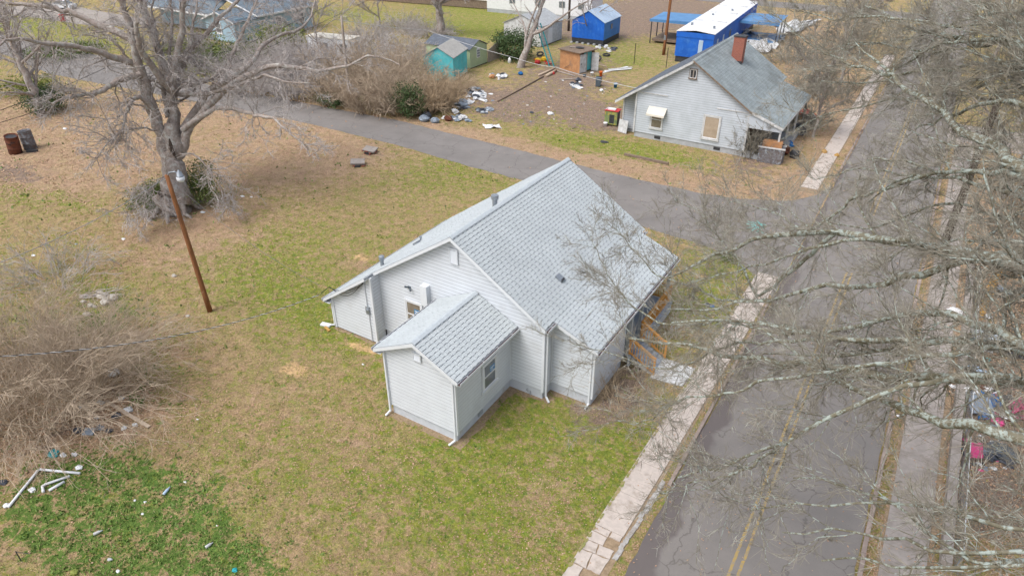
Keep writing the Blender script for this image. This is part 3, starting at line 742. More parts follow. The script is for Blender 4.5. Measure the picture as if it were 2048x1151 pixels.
def vent_louver(root, P0, u, n, wd, ht, m, name='gable_vent'):
    P0 = Vector(P0); u = Vector(u); n = Vector(n); Z = Vector((0, 0, 1))
    f = MB(); t = .06
    def slb(mb_, a0, a1, z0, z1, d0, d1):
        mb_.slab([P0 + u * a0 + Z * z0 + n * d1, P0 + u * a1 + Z * z0 + n * d1, P0 + u * a1 + Z * z1 + n * d1, P0 + u * a0 + Z * z1 + n * d1], -n * (d1 - d0))
    slb(f, 0, t, 0, ht, 0, .07); slb(f, wd - t, wd, 0, ht, 0, .07); slb(f, t, wd - t, 0, t, 0, .07); slb(f, t, wd - t, ht - t, ht, 0, .07)
    v = f.build(name, m, root, world=True)
    k = int((ht - 2 * t) / .07); q = MB()
    for i in range(k):
        z = t + i * .07; c = P0 + u * wd / 2 + Z * (z + .035) + n * .045
        q.slab([P0 + u * t + Z * z + n * .06, P0 + u * (wd - t) + Z * z + n * .06, P0 + u * (wd - t) + Z * (z + .06) + n * .03, P0 + u * t + Z * (z + .06) + n * .03], -n * .008)
    q.build('louver', m, v, world=True)

X_, Y_, Z_ = Vector((1, 0, 0)), Vector((0, 1, 0)), Vector((0, 0, 1))
# ---------------------------------------------------------------- MAIN HOUSE
def main_house():
    rng = random.Random(77)
    R0 = thing('bungalow', 'white sided bungalow with pale grey shingle roof and small gabled addition', 'house', (-16.9, 27.5, 0))
    zr = 7.70; xr = -16.88
    mr_ = .645; ml = .672
    fz = .55
    Y0, Y1 = 22.4, 33.35
    XR = -12.05; XL = -21.9; XW = -24.9; YW = 21.72
    zt = lambda x: (zr - .16) - (mr_ * (x - xr) if x > xr else ml * (xr - x))
    # foundation
    f = MB(); f.bx(XL + .06, XR - .05, Y0 + .05, Y1 - .05, 0, fz + .02); f.bx(-17.62, -13.93, 17.95, 22.46, 0, fz - .03)
    f.bx(XR - .06, -9.9, 23.27, 26.8, 0, fz + .02); f.bx(XW + .05, XL + .08, YW + .05, Y1 - .05, 0, .12)
    fo = f.build('foundation', M['foundation'], R0, world=True)
    # crawl vents and tap
    for (a, b_, c_) in ((-13.9, 19.2, 0),):
        q = MB(); q.bx(-13.94, -13.90, 19.6, 20.0, .15, .36); q.build('crawl_vent', M['post_grey'], fo, world=True)
    q = MB(); q.tube([(-12.9, 22.42, .33), (-12.9, 22.3, .34), (-12.78, 22.25, .34)], .02, 6); q.build('tap', M['metal'], fo, world=True)
    q = MB(); q.tube([(-12.72, 22.38, .3), (-12.72, 22.38, .0)], .018, 6); q.build('drain_pipe', M['metal'], fo, world=True)
    # gable wall (front, faces -Y)
    u0, u1 = XL, XR
    poly = [(0, fz), (XR - XL, fz), (XR - XL, zt(XR)), (xr - XL, zt(xr)), (0, zt(XL))]
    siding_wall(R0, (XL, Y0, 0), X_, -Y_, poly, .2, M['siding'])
    # back gable (plain)
    q = MB(); q.slab([(XL, Y1, .1), (XR, Y1, .1), (XR, Y1, zt(XR)), (xr, Y1, zt(xr)), (XL, Y1, zt(XL))], (0, -.08, 0)); q.slab([(XW, Y1 - .3, .1), (XL, Y1 - .3, .1), (XL, Y1 - .3, zt(XL)), (XW, Y1 - .3, zt(XW))], (0, -.08, 0)); q.build('back_wall', M['siding'], R0, world=True)
    # right wall upper main, short return between gable wall and porch block
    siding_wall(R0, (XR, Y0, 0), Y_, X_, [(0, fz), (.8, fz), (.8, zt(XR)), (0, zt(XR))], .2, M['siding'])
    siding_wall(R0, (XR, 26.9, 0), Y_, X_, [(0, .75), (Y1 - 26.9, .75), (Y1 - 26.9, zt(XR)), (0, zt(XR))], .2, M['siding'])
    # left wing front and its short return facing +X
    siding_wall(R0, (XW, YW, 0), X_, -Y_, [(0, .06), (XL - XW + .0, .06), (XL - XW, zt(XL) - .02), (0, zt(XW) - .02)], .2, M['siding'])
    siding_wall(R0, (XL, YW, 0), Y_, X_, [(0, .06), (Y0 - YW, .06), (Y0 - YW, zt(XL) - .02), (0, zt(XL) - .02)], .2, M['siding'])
    q = MB(); q.slab([(XW, YW, .05), (XW, Y1 - .3, .05), (XW, Y1 - .3, zt(XW)), (XW, YW, zt(XW))], (.08, 0, 0)); q.build('side_wall', M['siding'], R0, world=True)
    # porch block
    XP = -9.83; YP = 23.2
    zp = lambda x: 4.30 - .41 * (x + 11.8) - .14
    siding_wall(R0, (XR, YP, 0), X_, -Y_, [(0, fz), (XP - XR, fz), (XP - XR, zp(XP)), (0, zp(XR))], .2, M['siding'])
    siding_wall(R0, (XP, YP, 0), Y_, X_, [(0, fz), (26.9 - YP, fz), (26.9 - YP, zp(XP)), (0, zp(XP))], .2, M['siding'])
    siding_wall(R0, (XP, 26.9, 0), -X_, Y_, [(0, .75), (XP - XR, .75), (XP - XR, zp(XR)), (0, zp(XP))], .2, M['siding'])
    # addition
    ax0, ax1, ay = -17.7, -13.85, 17.88
    xa = -15.76; za = 4.98; ma = .50
    zaf = lambda x: za - .14 - ma * abs(x - xa)
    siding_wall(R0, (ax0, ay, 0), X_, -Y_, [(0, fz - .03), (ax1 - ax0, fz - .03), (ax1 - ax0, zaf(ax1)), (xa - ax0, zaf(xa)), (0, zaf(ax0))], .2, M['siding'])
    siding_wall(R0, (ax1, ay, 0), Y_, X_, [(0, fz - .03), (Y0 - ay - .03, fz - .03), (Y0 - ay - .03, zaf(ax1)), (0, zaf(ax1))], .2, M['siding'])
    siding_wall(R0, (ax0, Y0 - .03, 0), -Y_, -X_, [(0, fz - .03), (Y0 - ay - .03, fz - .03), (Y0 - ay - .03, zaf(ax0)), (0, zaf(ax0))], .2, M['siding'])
    # corner trims
    for (x, y, z0, z1) in ((ax0, ay, .5, zaf(ax0)), (ax1, ay, .5, zaf(ax1)), (XR, Y0, .5, zt(XR)), (XP, YP, .5, zp(XP)), (XW, YW, .05, zt(XW)), (XL, YW, .05, zt(XL))):
        q = MB(); q.box((x, y, (z0 + z1) / 2 - .01), (.13, .13, z1 - z0 - .02)); q.build('corner_trim', M['trim'], R0, world=True)
    q = MB(); q.box((ax1 + .03, Y0 - .055, 2.1), (.05, .05, 3.1)); q.box((XR + .055, YP - .055, 2.2), (.05, .05, 3.2)); q.build('inside_corner_trim', M['trim'], R0, world=True)['kind'] = 'stuff'
    # roofs
    th = .10
    dR = Vector((1, 0, -mr_)).normalized(); dL = Vector((-1, 0, -ml)).normalized()
    ya, yb = Y0 - .36, Y1 + .34
    def slope_len(dx, m_): return dx * math.sqrt(1 + m_ * m_)
    roof_slope(R0, (xa, ay - .32, za), (0, 1, 0), (1, 0, -ma), Y0 - ay + .29, slope_len(2.30, ma), th, M['shingle'], .2, .36, rng, indiv=170)
    roof_slope(R0, (xa, ay - .32, za), (0, 1, 0), (-1, 0, -ma), Y0 - ay + .29, slope_len(2.30, ma), th, M['shingle'], .2, .36, rng, indiv=130)
    roof_slope(R0, (xr, ya, zr), (0, 1, 0), dR, yb - ya, slope_len(5.07, mr_), th, M['shingle'], .2, .36, rng)
    roof_slope(R0, (xr, ya, zr), (0, 1, 0), dL, yb - ya, slope_len(5.1, ml), th, M['shingle'], .2, .36, rng)
    xk = xr - 5.1 ; zk = zr - ml * 5.1
    roof_slope(R0, (xk - .003, YW - .32, zk - .004), (0, 1, 0), (-1, 0, -.70), Y1 - .1 - YW + .32, slope_len(3.35, .70), th, M['shingle'], .2, .36, rng)
    roof_slope(R0, (-11.83, YP - .33, 4.42), (0, 1, 0), (1, 0, -.40), 33.25 - YP + .33, slope_len(2.28, .40), th, M['shingle'], .2, .36, rng)
    ridge_caps(R0, (xr, ya + .02, zr + .01), (xr, yb - .02, zr + .01), 0, M['shingle_cap'], rng, (dR, dL))
    ridge_caps(R0, (xa, ay - .3, za + .01), (xa, Y0 - .04, za + .01), 0, M['shingle_cap'], rng, ((1, 0, -ma), (-1, 0, -ma)))
    # rakes (fascia) with soffits
    def rake(p, q_, y, d=.30, h=.19):
        b_ = MB(); p = Vector(p); q_ = Vector(q_)
        b_.slab([Vector((p.x, y - .022, p.z - .015)), Vector((p.x, y - .022, p.z - h)), Vector((q_.x, y - .022, q_.z - h)), Vector((q_.x, y - .022, q_.z - .015))], (0, .03, 0))
        b_.build('rake_board', M['trim'], R0, world=True)
        b_ = MB(); b_.slab([Vector((p.x, y + .008, p.z - .135)), Vector((q_.x, y + .008, q_.z - .135)), Vector((q_.x, y + d, q_.z - .135)), Vector((p.x, y + d, p.z - .135))], (0, 0, -.015)); b_.build('soffit', M['trim'], R0, world=True)
    rake((xr, 0, zr), (XR + .24, 0, zr - mr_ * (XR + .24 - xr)), ya, .33)
    rake((xr, 0, zr), (xk, 0, zk), ya, .33)
    rake((xk, 0, zk), (xk - 3.35, 0, zk - .7 * 3.35), YW - .32, .29)
    rake((xa, 0, za), (xa + 2.3, 0, za - ma * 2.3), ay - .32, .3)
    rake((xa, 0, za), (xa - 2.3, 0, za - ma * 2.3), ay - .32, .3)
    rake((-11.83, 0, 4.42), (-9.55, 0, 4.42 - .4 * 2.28), YP - .33, .3)
    q = MB(); q.slab([(xk + .02, YW - .32, zk - .02), (xk + .02, ya + .1, zk - .02), (xk + .02, ya + .1, zk - .2), (xk + .02, YW - .32, zk - .2)], (-.03, 0, 0)); q.build('rake_return', M['trim'], R0, world=True)
    # eave soffit + fascia
    def eave(x, z, y0, y1, xi):
        b_ = MB(); s_ = 1 if x > xi else -1
        b_.bx(x - .012, x + .012, y0, y1, z - .20, z - .06); b_.bx(min(x, xi), max(x, xi), y0 + .01, y1 - .01, z - .215, z - .203); b_.build('eave_fascia', M['trim'], R0, world=True)
    ze = zr - mr_ * 5.07
    eave(XR + .26, ze, ya + .02, YP - .35, XR); gutter(R0, (XR + .27, ya + .02, ze - .07), (XR + .27, YP - .34, ze - .07), X_)
    eave(XR + .26, ze, 33.26, yb - .02, XR); gutter(R0, (XR + .27, 33.26, ze - .07), (XR + .27, yb - .02, ze - .07), X_)
    zpe = 4.42 - .4 * 2.28
    eave(-9.56, zpe, YP - .31, 33.2, XP); gutter(R0, (-9.55, YP - .31, zpe - .07), (-9.55, 33.2, zpe - .07), X_)
    zae = za - ma * 2.3
    eave(xa + 2.29, zae, ay - .3, Y0 - .05, ax1); gutter(R0, (xa + 2.3, ay - .3, zae - .07), (xa + 2.3, Y0 - .06, zae - .07), X_)
    eave(xa - 2.29, zae, ay - .3, Y0 - .05, ax0); gutter(R0, (xa - 2.3, ay - .3, zae - .07), (xa - 2.3, Y0 - .06, zae - .07), -X_)
    xwe = xk - 3.35; zwe = zk - .7 * 3.35
    eave(xwe + .01, zwe, YW - .3, Y1 - .4, XW); gutter(R0, (xwe, YW - .3, zwe - .07), (xwe, Y1 - .4, zwe - .07), -X_)
    # downspouts
    downspout(R0, (ax0 + .02, ay - .08), 0, zae - .15, (-.2, -1)); downspout(R0, (ax1 - .06, ay - .10), 0, zae - .15, (-.5, -1))
    downspout(R0, (XR + .13, Y0 + .1), 0, ze - .2, (.9, -.6)); downspout(R0, (XP - .1, YP - .10), 0, zpe - .2, (-.1, -1)); downspout(R0, (XW - .08, YW - .05), 0, zwe - .15, (-1, -.1))
    # windows
    window(R0, (-20.15, Y0 - .024, 1.55), X_, -Y_, .95, 1.5, glass='glass_brown', sticker=True)
    window(R0, (ax1 + .024, 19.98, 1.55), Y_, X_, .98, 1.35, sticker=True)
    window(R0, (XR + .024, 29.5, 1.6), Y_, X_, 1.0, 1.4)
    q = MB(); q.bx(XR + .02, XR + .07, 27.4, 28.4, .8, 2.9); q.build('front_door', M['white'], R0, world=True)
    vent_louver(R0, (-17.2, Y0 - .024, 6.15), X_, -Y_, .5, .8, M['siding'])
    vent_louver(R0, (-16.0, ay - .024, 3.85), X_, -Y_, .45, .42, M['siding'])
    # boxed pipe chase beside the window
    q = MB(); q.bx(-18.95, -18.55, Y0 - .32, Y0, 3.3, 4.45); q.build('vent_box', M['trim'], R0, world=True)
    # security light
    q = MB(); q.bx(-19.95, -19.8, Y0 - .07, Y0 - .02, 3.84, 3.96); q.tube([(-19.93, Y0 - .07, 3.92), (-20.03, Y0 - .2, 3.98)], [.03, .06], 8); q.tube([(-19.82, Y0 - .07, 3.9), (-19.66, Y0 - .2, 3.86)], [.03, .06], 8); q.build('security_light', M['bin_grey'], R0, world=True)
    # meter and service cable on the wing
    q = MB(); q.lathe([(.12, 0), (.12, .1), (.05, .13)], 12); q.v = [(-22.28 + a, YW - .02 - c, 2.1 + b_) for a, b_, c in q.v]
    q.bx(-22.4, -22.16, YW - .09, YW - .02, 1.82, 2.3); q.build('electric_meter', M['metal'], R0, world=True)
    q = MB(); q.tube([(-22.25, YW - .05, .1), (-22.25, YW - .05, 1.85)], .03, 6); q.tube([(-22.3, YW - .06, 2.3), (-22.32, YW - .06, 3.72)], .028, 6); q.build('conduit', M['trim'], R0, world=True)
    q = MB()
    for dz, sg in ((.0, .75), (.05, .5), (.08, .3)):
        pts = [(-22.32 - 2.35 * t, YW - .10 - .06 * math.sin(t * 3.1) - .18 * t, 3.8 - dz - t * (.9) - sg * math.sin(math.pi * t) * .9 - 0 * t) for t in [i / 10 for i in range(11)]]
        q.tube(pts, .016, 5)
    q.tube([(-24.67, YW - .3, 2.9), (-25.0, YW - .36, 2.6), (-25.3, YW - .4, 2.32)], .018, 5)
    q.build('service_drop_loop', M['wire_dark'], R0, world=True)
    # roof vents and flues
    def flue(x, y, z, name='flue_pipe', h=.45, r=.09):
        q = MB(); q.lathe([(r, -.2), (r, h * .6), (r * 1.5, h * .62), (r * 1.5, h * .95), (r * .9, h)], 12, (x, y, z)); q.build(name, M['metal'], R0, world=True)
    flue(-17.35, 26.55, zr - ml * .47, 'flue_cap', .62, .13)
    flue(-22.35, 23.2, zk - .7 * .38, 'flue_pipe', .62, .10)
    flue(-22.7, 26.9, zk - .7 * .72, 'plumbing_vent', .3, .05)
    q = MB(); c = Vector((-12.87, 25.3, zr - mr_ * (-12.87 - xr) + .06)); q.box(c, (.38, .34, .14), 0, 0, math.atan(mr_)); q.build('roof_vent', M['metal'], R0, world=True)
    q = MB(); q.box(c + Vector((.17, 0, -.07)), (.10, .26, .13), 0, 0, math.atan(mr_)); q.build('roof_vent_mouth', M['dark'], R0, world=True)
    q = MB(); c = Vector((-22.25, 26.0, zk - .7 * .25 + .06)); q.box(c, (.34, .34, .12), 0, 0, -math.atan(.7)); q.build('roof_vent', M['metal'], R0, world=True)
    # open porch: floor, posts, railing, steps
    q = MB(); q.bx(XR + .06, -9.45, 26.98, 33.0, .62, .76); q.build('porch_floor', M['deck_grey'], R0, world=True)
    q = MB(); q.bx(-9.62, -9.5, 27.0, 33.0, .02, .6); q.build('porch_skirt', M['foundation'], R0, world=True)
    for y in (28.75, 32.8):
        q = MB(); q.bx(-9.86, -9.7, y - .08, y + .08, .76, zpe - .05); q.build('porch_post', M['post_grey'], R0, world=True)
    q = MB(); q.bx(-9.92, -9.62, 27.06, 27.3, .76, zpe - .05); q.build('porch_post', M['post_grey'], R0, world=True)
    def rail(p0, p1, h, z0, n_, name='porch_railing'):
        p0 = Vector(p0); p1 = Vector(p1)
        r_ = MB(); up = Vector((0, 0, 1))
        r_.beam(p0 + up * h, p1 + up * h, .14, .05); r_.beam(p0 + up * (h - .09), p1 + up * (h - .09), .05, .09); r_.beam(p0 + up * .12, p1 + up * .12, .05, .09)
        rl = r_.build(name, M['cedar'], R0, world=True)
        for k in range(n_ + 1):
            a = p0 + (p1 - p0) * (k / n_); b_ = MB(); big = k in (0, n_)
            wd = .10 if big else .035
            b_.beam(a + up * (.1 if not big else -.0), a + up * (h - .03 if not big else h + .06), wd, wd); b_.build('newel' if big else 'baluster', M['cedar'], rl, world=True)
    rail((-9.62, 28.7, .76), (-9.62, 32.95, .76), 1.0, .76, 30)
    # far end rail across the porch and steps rails
    rail((-9.62, 32.97, .76), (-11.9, 32.97, .76), 1.0, .76, 16)
    rail((-9.55, 27.0, .80), (-8.18, 27.0, .02), 1.0, .0, 9, 'stair_railing')
    rail((-9.55, 28.62, .80), (-8.18, 28.62, .02), 1.0, .0, 9, 'stair_railing')
    for k in range(4):
        q = MB(); z = .62 - k * .17; q.bx(-9.44 + k * .3, -9.12 + k * .3, 27.06, 28.56, z - .06, z); q.bx(-9.43 + k * .3, -9.40 + k * .3, 27.07, 28.55, z, z + .10); q.build('step', M['deck_grey'], R0, world=True)
    q = MB()
    for y in (27.03, 28.59): q.slab([(-9.44, y, .58), (-8.15, y, .0), (-8.5, y, .0), (-9.44, y, .36)], (0, .025, 0))
    q.build('stringer', M['white_dirty'], R0, world=True)
main_house()
for k, (x, y) in enumerate(((-25.5, 21.5), )):
    sp = MB(); sp.box((x - .05, y, .06), (.6, .28, .1), .2); sp.build('splash', M['white']).name = 'splash_block'
    tag(bpy.data.objects['splash_block'], 'white splash block under the left corner downspout of the bungalow', 'splash block')
sp = MB(); sp.box((-25.2, 21.25, .05), (.5, .14, .09), -.3); tag(sp.build('wood_block', M['wood_gold']), 'short tan wood block lying at the left corner of the bungalow', 'wood block')
# ---------------------------------------------------------------- OTHER BUILDINGS
def c3(x, y): return 800 + x / 3.8365, y / 3.8365
def c4(x, y): return 1150 + x / 3.385, y / 3.385
def on_slope(px_, py_, ax, az, m_):
    d = ray(px_, py_); t = (az - m_ * (0 - ax) * 1 - CAMH) ; t = (az + m_ * ax - CAMH) / (d[2] + m_ * d[0])
    return np.array([0, 0, CAMH]) + d * t
def neighbour_house():
    rng = random.Random(9)
    R0 = thing('cottage', 'weathered white clapboard cottage with red brick chimney and cluttered side porch across the street', 'house', (-18, 66, 0))
    zr, xr, m_ = 7.80, -18.37, .645
    Y0, Y1 = 60.3, 72.8; XL, XR, XW, YW = -23.4, -12.95, -25.0, 61.3
    zt = lambda x: zr - .16 - m_ * abs(x - xr)
    f = MB(); f.bx(XL + .05, XR - .05, Y0 + .05, Y1, 0, .52); f.bx(XW + .1, XL, YW + .06, Y1, 0, .3)
    fo = f.build('foundation', M['block'], R0, world=True)
    for x in (-21.3, -15.6):
        q = MB(); q.bx(x, x + .6, Y0 + .02, Y0 + .048, .15, .42); q.build('crawl_vent', M['dark'], fo, world=True)
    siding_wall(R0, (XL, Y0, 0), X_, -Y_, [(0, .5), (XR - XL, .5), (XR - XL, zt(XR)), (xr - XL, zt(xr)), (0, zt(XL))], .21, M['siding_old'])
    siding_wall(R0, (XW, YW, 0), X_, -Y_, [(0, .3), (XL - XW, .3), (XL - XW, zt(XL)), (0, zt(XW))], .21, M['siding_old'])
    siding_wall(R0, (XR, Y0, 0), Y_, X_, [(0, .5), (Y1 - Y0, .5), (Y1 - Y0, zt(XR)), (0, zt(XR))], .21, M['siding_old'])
    q = MB(); q.bx(XW, XW + .08, YW, Y1, .1, zt(XW)); q.slab([(XW, Y1, .1), (XR, Y1, .1), (XR, Y1, zt(XR)), (xr, Y1, zt(xr)), (XW, Y1, zt(XW))], (0, -.08, 0)); q.build('back_wall', M['siding_old'], R0, world=True)
    for x, y, z1 in ((XR + .02, Y0 - .01, zt(XR)), (XL, Y0 - .01, zt(XL)), (XW, YW, zt(XW))):
        q = MB(); q.box((x, y, z1 / 2 + .2), (.15, .15, z1 - .45)); q.build('corner_trim', M['white_dirty'], R0, world=True)
    q = MB(); q.box((-14.0, Y0 - .045, 3.93), (3.6, .05, .1)); q.build('band_board', M['white_dirty'], R0, world=True)
    q = MB(); q.box((-21.9, Y0 - .045, 4.3), (3.0, .05, .1)); q.build('band_board', M['white_dirty'], R0, world=True)
    ya = Y0 - .42; W = Y1 + .4 - ya
    dR = Vector((1, 0, -m_)).normalized(); dL = Vector((-1, 0, -m_)).normalized()
    sl = lambda dx, q: dx * math.sqrt(1 + q * q)
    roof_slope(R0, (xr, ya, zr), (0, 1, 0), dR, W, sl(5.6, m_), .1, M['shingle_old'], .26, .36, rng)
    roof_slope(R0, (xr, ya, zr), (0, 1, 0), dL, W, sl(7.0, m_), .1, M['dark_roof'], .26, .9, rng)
    roof_slope(R0, (-12.79, ya + .1, zr - m_ * 5.58 + .03), (0, 1, 0), (1, 0, -.36), 11.5, sl(2.85, .36), .1, M['shingle_old'], .26, .36, rng)
    def rk(x0, z0, x1, z1, y, m='white_dirty', h=.24):
        b_ = MB(); b_.slab([(x0, y - .03, z0), (x0, y - .03, z0 - h), (x1, y - .03, z1 - h), (x1, y - .03, z1)], (0, .035, 0)); b_.build('rake_board', M[m], R0, world=True)
        b_ = MB(); b_.slab([(x0, y, z0 - .14), (x1, y, z1 - .14), (x1, y + .42, z1 - .14), (x0, y + .42, z0 - .14)], (0, 0, -.02)); b_.build('soffit', M[m], R0, world=True)
    rk(xr, zr - .01, XR + .3, zr - m_ * (XR + .3 - xr) - .01, ya, 'wood_old', .15); rk(xr, zr - .02, xr - 7, zr - m_ * 7 - .02, ya); 
    zp0 = zr - m_ * 5.58 + .03
    rk(-12.79, zp0 - .01, -9.94, zp0 - .36 * 2.85 - .01, ya + .1)
    q = MB(); q.bx(-9.95, -9.9, ya + .1, ya + 11.6, zp0 - 1.25, zp0 - 1.05); q.build('porch_fascia', M['white_dirty'], R0, world=True)
    q = MB(); q.slab([(-12.9, Y0 - .2, zp0 - .2), (-10, Y0 - .2, zp0 - 1.2), (-10, Y0 - .2, zp0 - 1.5), (-12.9, Y0 - .2, zp0 - 1.5)][::-1], (0, .04, 0)); q.build('porch_gable', M['siding_old'], R0, world=True)
    for y in (60.3, 63.5, 67, 71):
        q = MB(); q.bx(-10.2, -10.05, y - .07, y + .07, .5, zp0 - 1.2); q.build('porch_post', M['white_dirty'], R0, world=True)
    q = MB(); q.bx(-12.88, -9.9, Y0 - .1, 71.2, .02, .5); q.build('porch_floor', M['block'], R0, world=True)
    q = MB(); q.bx(-12.9, -12.82, 61.2, 70.6, .52, 2.9); q.build('porch_wall', M['wood_old'], R0, world=True)
    # chimney
    p = on_slope(*c4(1140, 450), xr, zr, m_)
    ch = MB(); ch.bx(p[0] - 1.25, p[0] - .25, p[1] - .1, p[1] + .7, p[2] - .4, p[2] + 2.55); ch = ch.build('chimney', M['brick'], R0, world=True)
    q = MB(); q.bx(p[0] - 1.3, p[0] - .2, p[1] - .15, p[1] + .75, p[2] + 2.55, p[2] + 2.65); q.build('chimney_cap', M['dark'], ch, world=True)
    q = MB(); q.bx(p[0] - 1.33, p[0] - .17, p[1] - .16, p[1] - .11, p[2] - .35, p[2] + .45); q.build('flashing', M['dark'], ch, world=True)
    ridge_caps(R0, (xr, ya + .02, zr + .01), (xr, Y1 + .38, zr + .01), 0, M['shingle_old'], rng, (dR, dL))
    window(R0, (-21.75, Y0 - .026, 1.2), X_, -Y_, 1.05, 1.6, glass='glass_brown', tm=M['white_dirty'])
    w2 = window(R0, (-16.75, Y0 - .026, 1.15), X_, -Y_, 1.35, 1.95, sashes=1, glass='plywood', tm=M['white_dirty'], trim=.14)
    window(R0, (-18.65, Y0 - .026, 6.2), X_, -Y_, .6, .75, sashes=1, glass='dark', trim=.05, tm=M['wood_old'])
    q = MB(); q.bx(-18.38, -18.30, Y0 - .085, Y0 - .07, 6.22, 6.93); q.build('louver', M['wood_grey'], R0, world=True)
    aw = MB(); aw.slab([(-22.1, Y0 - .03, 3.15), (-20.35, Y0 - .03, 3.15), (-20.35, Y0 - .65, 2.6), (-22.1, Y0 - .65, 2.6)], (0, 0, -.04)); aw.slab([(-22.1, Y0 - .65, 2.6), (-20.35, Y0 - .65, 2.6), (-20.35, Y0 - .67, 2.42), (-22.1, Y0 - .67, 2.42)], (0, -.02, 0)); aw.build('awning', M['cream_roof'], R0, world=True)
    q = MB(); q.bx(XW - .28, XR - 4, Y1 + .3, Y1 + .33, 3.2, 3.3)
neighbour_house()

def shed(name, label, cat, P, Yv, w_, d_, z0, ze, za, mw, mr_, gable='front', rz=0.0, mw2=None, base=None, over=.15, group=None):
    """P: left-front ground corner; local x along the front, y to the back"""
    t = thing(name, label, cat, (P[0], P[1], 0), rz, group)
    mw2 = mw2 or mw
    q = MB()
    if gable == 'front':
        q.slab([(0, 0, z0), (w_, 0, z0), (w_, 0, ze), (w_ / 2, 0, za), (0, 0, ze)], (0, .08, 0)); q.build('front_wall', mw, t)
        q = MB(); q.slab([(0, d_, z0), (w_, d_, z0), (w_, d_, ze), (w_ / 2, d_, za), (0, d_, ze)], (0, -.08, 0)); q.build('back_wall', mw, t)
        q = MB(); q.bx(w_ - .08, w_, .083, d_ - .083, z0, ze); q.build('side_wall', mw2, t); q = MB(); q.bx(0, .08, .083, d_ - .083, z0, ze); q.build('side_wall', mw2, t)
        for sg in (1, -1):
            e = w_ / 2 + over; s_ = (za - ze) / (w_ / 2)
            q = MB(); q.slab([(w_ / 2, -over, za + .03), (w_ / 2, d_ + over, za + .03), (w_ / 2 + sg * e, d_ + over, za + .03 - s_ * e), (w_ / 2 + sg * e, -over, za + .03 - s_ * e)][::sg], (0, 0, .06)); q.build('roof_panel', mr_, t)
    else:
        q.bx(0, w_, 0, .08, z0, ze); q.build('front_wall', mw, t); q = MB(); q.bx(0, w_, d_ - .08, d_, z0, ze); q.build('back_wall', mw, t)
        for x, s_ in ((0, 1), (w_, -1)):
            q = MB(); q.slab([(x, .083, z0), (x, d_ - .083, z0), (x, d_ - .083, ze), (x, d_ / 2, za), (x, .083, ze)], (.08 * s_, 0, 0)); q.build('side_wall', mw2, t)
        for sg in (1, -1):
            e = d_ / 2 + over; s_ = (za - ze) / (d_ / 2)
            q = MB(); q.slab([(-over, d_ / 2, za + .03), (w_ + over, d_ / 2, za + .03), (w_ + over, d_ / 2 + sg * e, za + .03 - s_ * e), (-over, d_ / 2 + sg * e, za + .03 - s_ * e)], (0, 0, .06)); q.build('roof_panel', mr_, t)
    if base:
        q = MB(); q.bx(.03, w_ - .03, .03, d_ - .03, 0, z0); q.build('base', base, t)
    return t
def pane_box(t, name, m, x0, x1, y0, y1, z0, z1):
    q = MB(); q.bx(x0, x1, y0, y1, z0, z1); return q.build(name, m, t)
# teal shed
P1 = G(*c3(405, 445), 2.9); P2 = G(*c3(572, 378), 2.9); P0 = G(*c3(180, 430), 2.9)
wv = P1 - P0; a_ = math.atan2(wv[1], wv[0]); w_ = float(np.linalg.norm(wv)); d_ = float(np.linalg.norm(P2 - P1))
t = shed('garden_shed', 'bright teal shed with pale weathered roof behind brown brush', 'shed', P0, 0, w_, d_, .05, 2.9, 3.95, M['teal'], M['tan_roof'], 'front', a_, base=M['dark'])
pane_box(t, 'trim_board', M['teal'], -.02, .1, -.03, -.002, .05, 2.85); pane_box(t, 'trim_board', M['teal'], w_ - .1, w_ + .02, -.03, -.002, .05, 2.85)
for k in range(1, 9): pane_box(t, 'panel_seam', M['teal'], w_ * k / 9 - .02, w_ * k / 9 + .02, -.022, -.002, .06, 2.8)
for k in range(1, 6): pane_box(t, 'panel_seam', M['teal'], w_ + .002, w_ + .022, d_ * k / 6 - .02, d_ * k / 6 + .02, .06, 2.8)
# lime shed with dark roof
t = shed('garden_shed', 'pale green shed with dark roof and small arched window next to wooden fence', 'shed', (-58.3, 73.2), 0, 7.0, 3.9, .1, 2.4, 3.2, M['lime'], M['dark_roof'], 'side', 0, base=M['dark'])
q = MB(); q.prism([(0, 0), (.7, 0), (.7, 1), (.6, 1.15), (.35, 1.25), (.1, 1.15), (0, 1)], 0, .05); q.v = [(7.0 + c + .003, 1.5 + a, 1.1 + b) for a, b, c in q.v]; wn = q.build('window', M['white'], t)
for i in range(2):
    for j in range(3): pane_box(wn, 'pane', M['glass'], 7.056, 7.062, 1.58 + i * .29, 1.58 + i * .29 + .23, 1.18 + j * .32, 1.18 + j * .32 + .26)
pane_box(t, 'ramp', M['wood_grey'], -.9, -.1, 1.2, 2.6, .02, .12)
# board fence beside it
t = thing('board_fence', 'short run of weathered grey-tan fence boards with sloping top, right of the pale green shed', 'fence', (-51.2, 77.1, 0))
for k in range(10):
    q = MB(); q.bx(-.04, .0, k * .31, k * .31 + .285, .05, 1.6 + k * .09); q.build('fence_board', M['wood_grey'], t)
for z in (.5, 1.4): pane_box(t, 'rail', M['wood_old'], -.1, -.045, 0, 3.1, z, z + .1)
# grey roofed white shed behind the leaning tree
t = shed('garden_shed', 'whitish shed with grey shingle roof behind the ladder and evergreen bush', 'shed', (-55.9, 88.6), 0, 6.2, 6.4, .1, 2.8, 4.1, M['white_dirty'], M['grey_roof'], 'front', 0, base=M['dark'])
pane_box(t, 'door', M['white'], 6.201, 6.24, 2.2, 3.4, .15, 2.2)
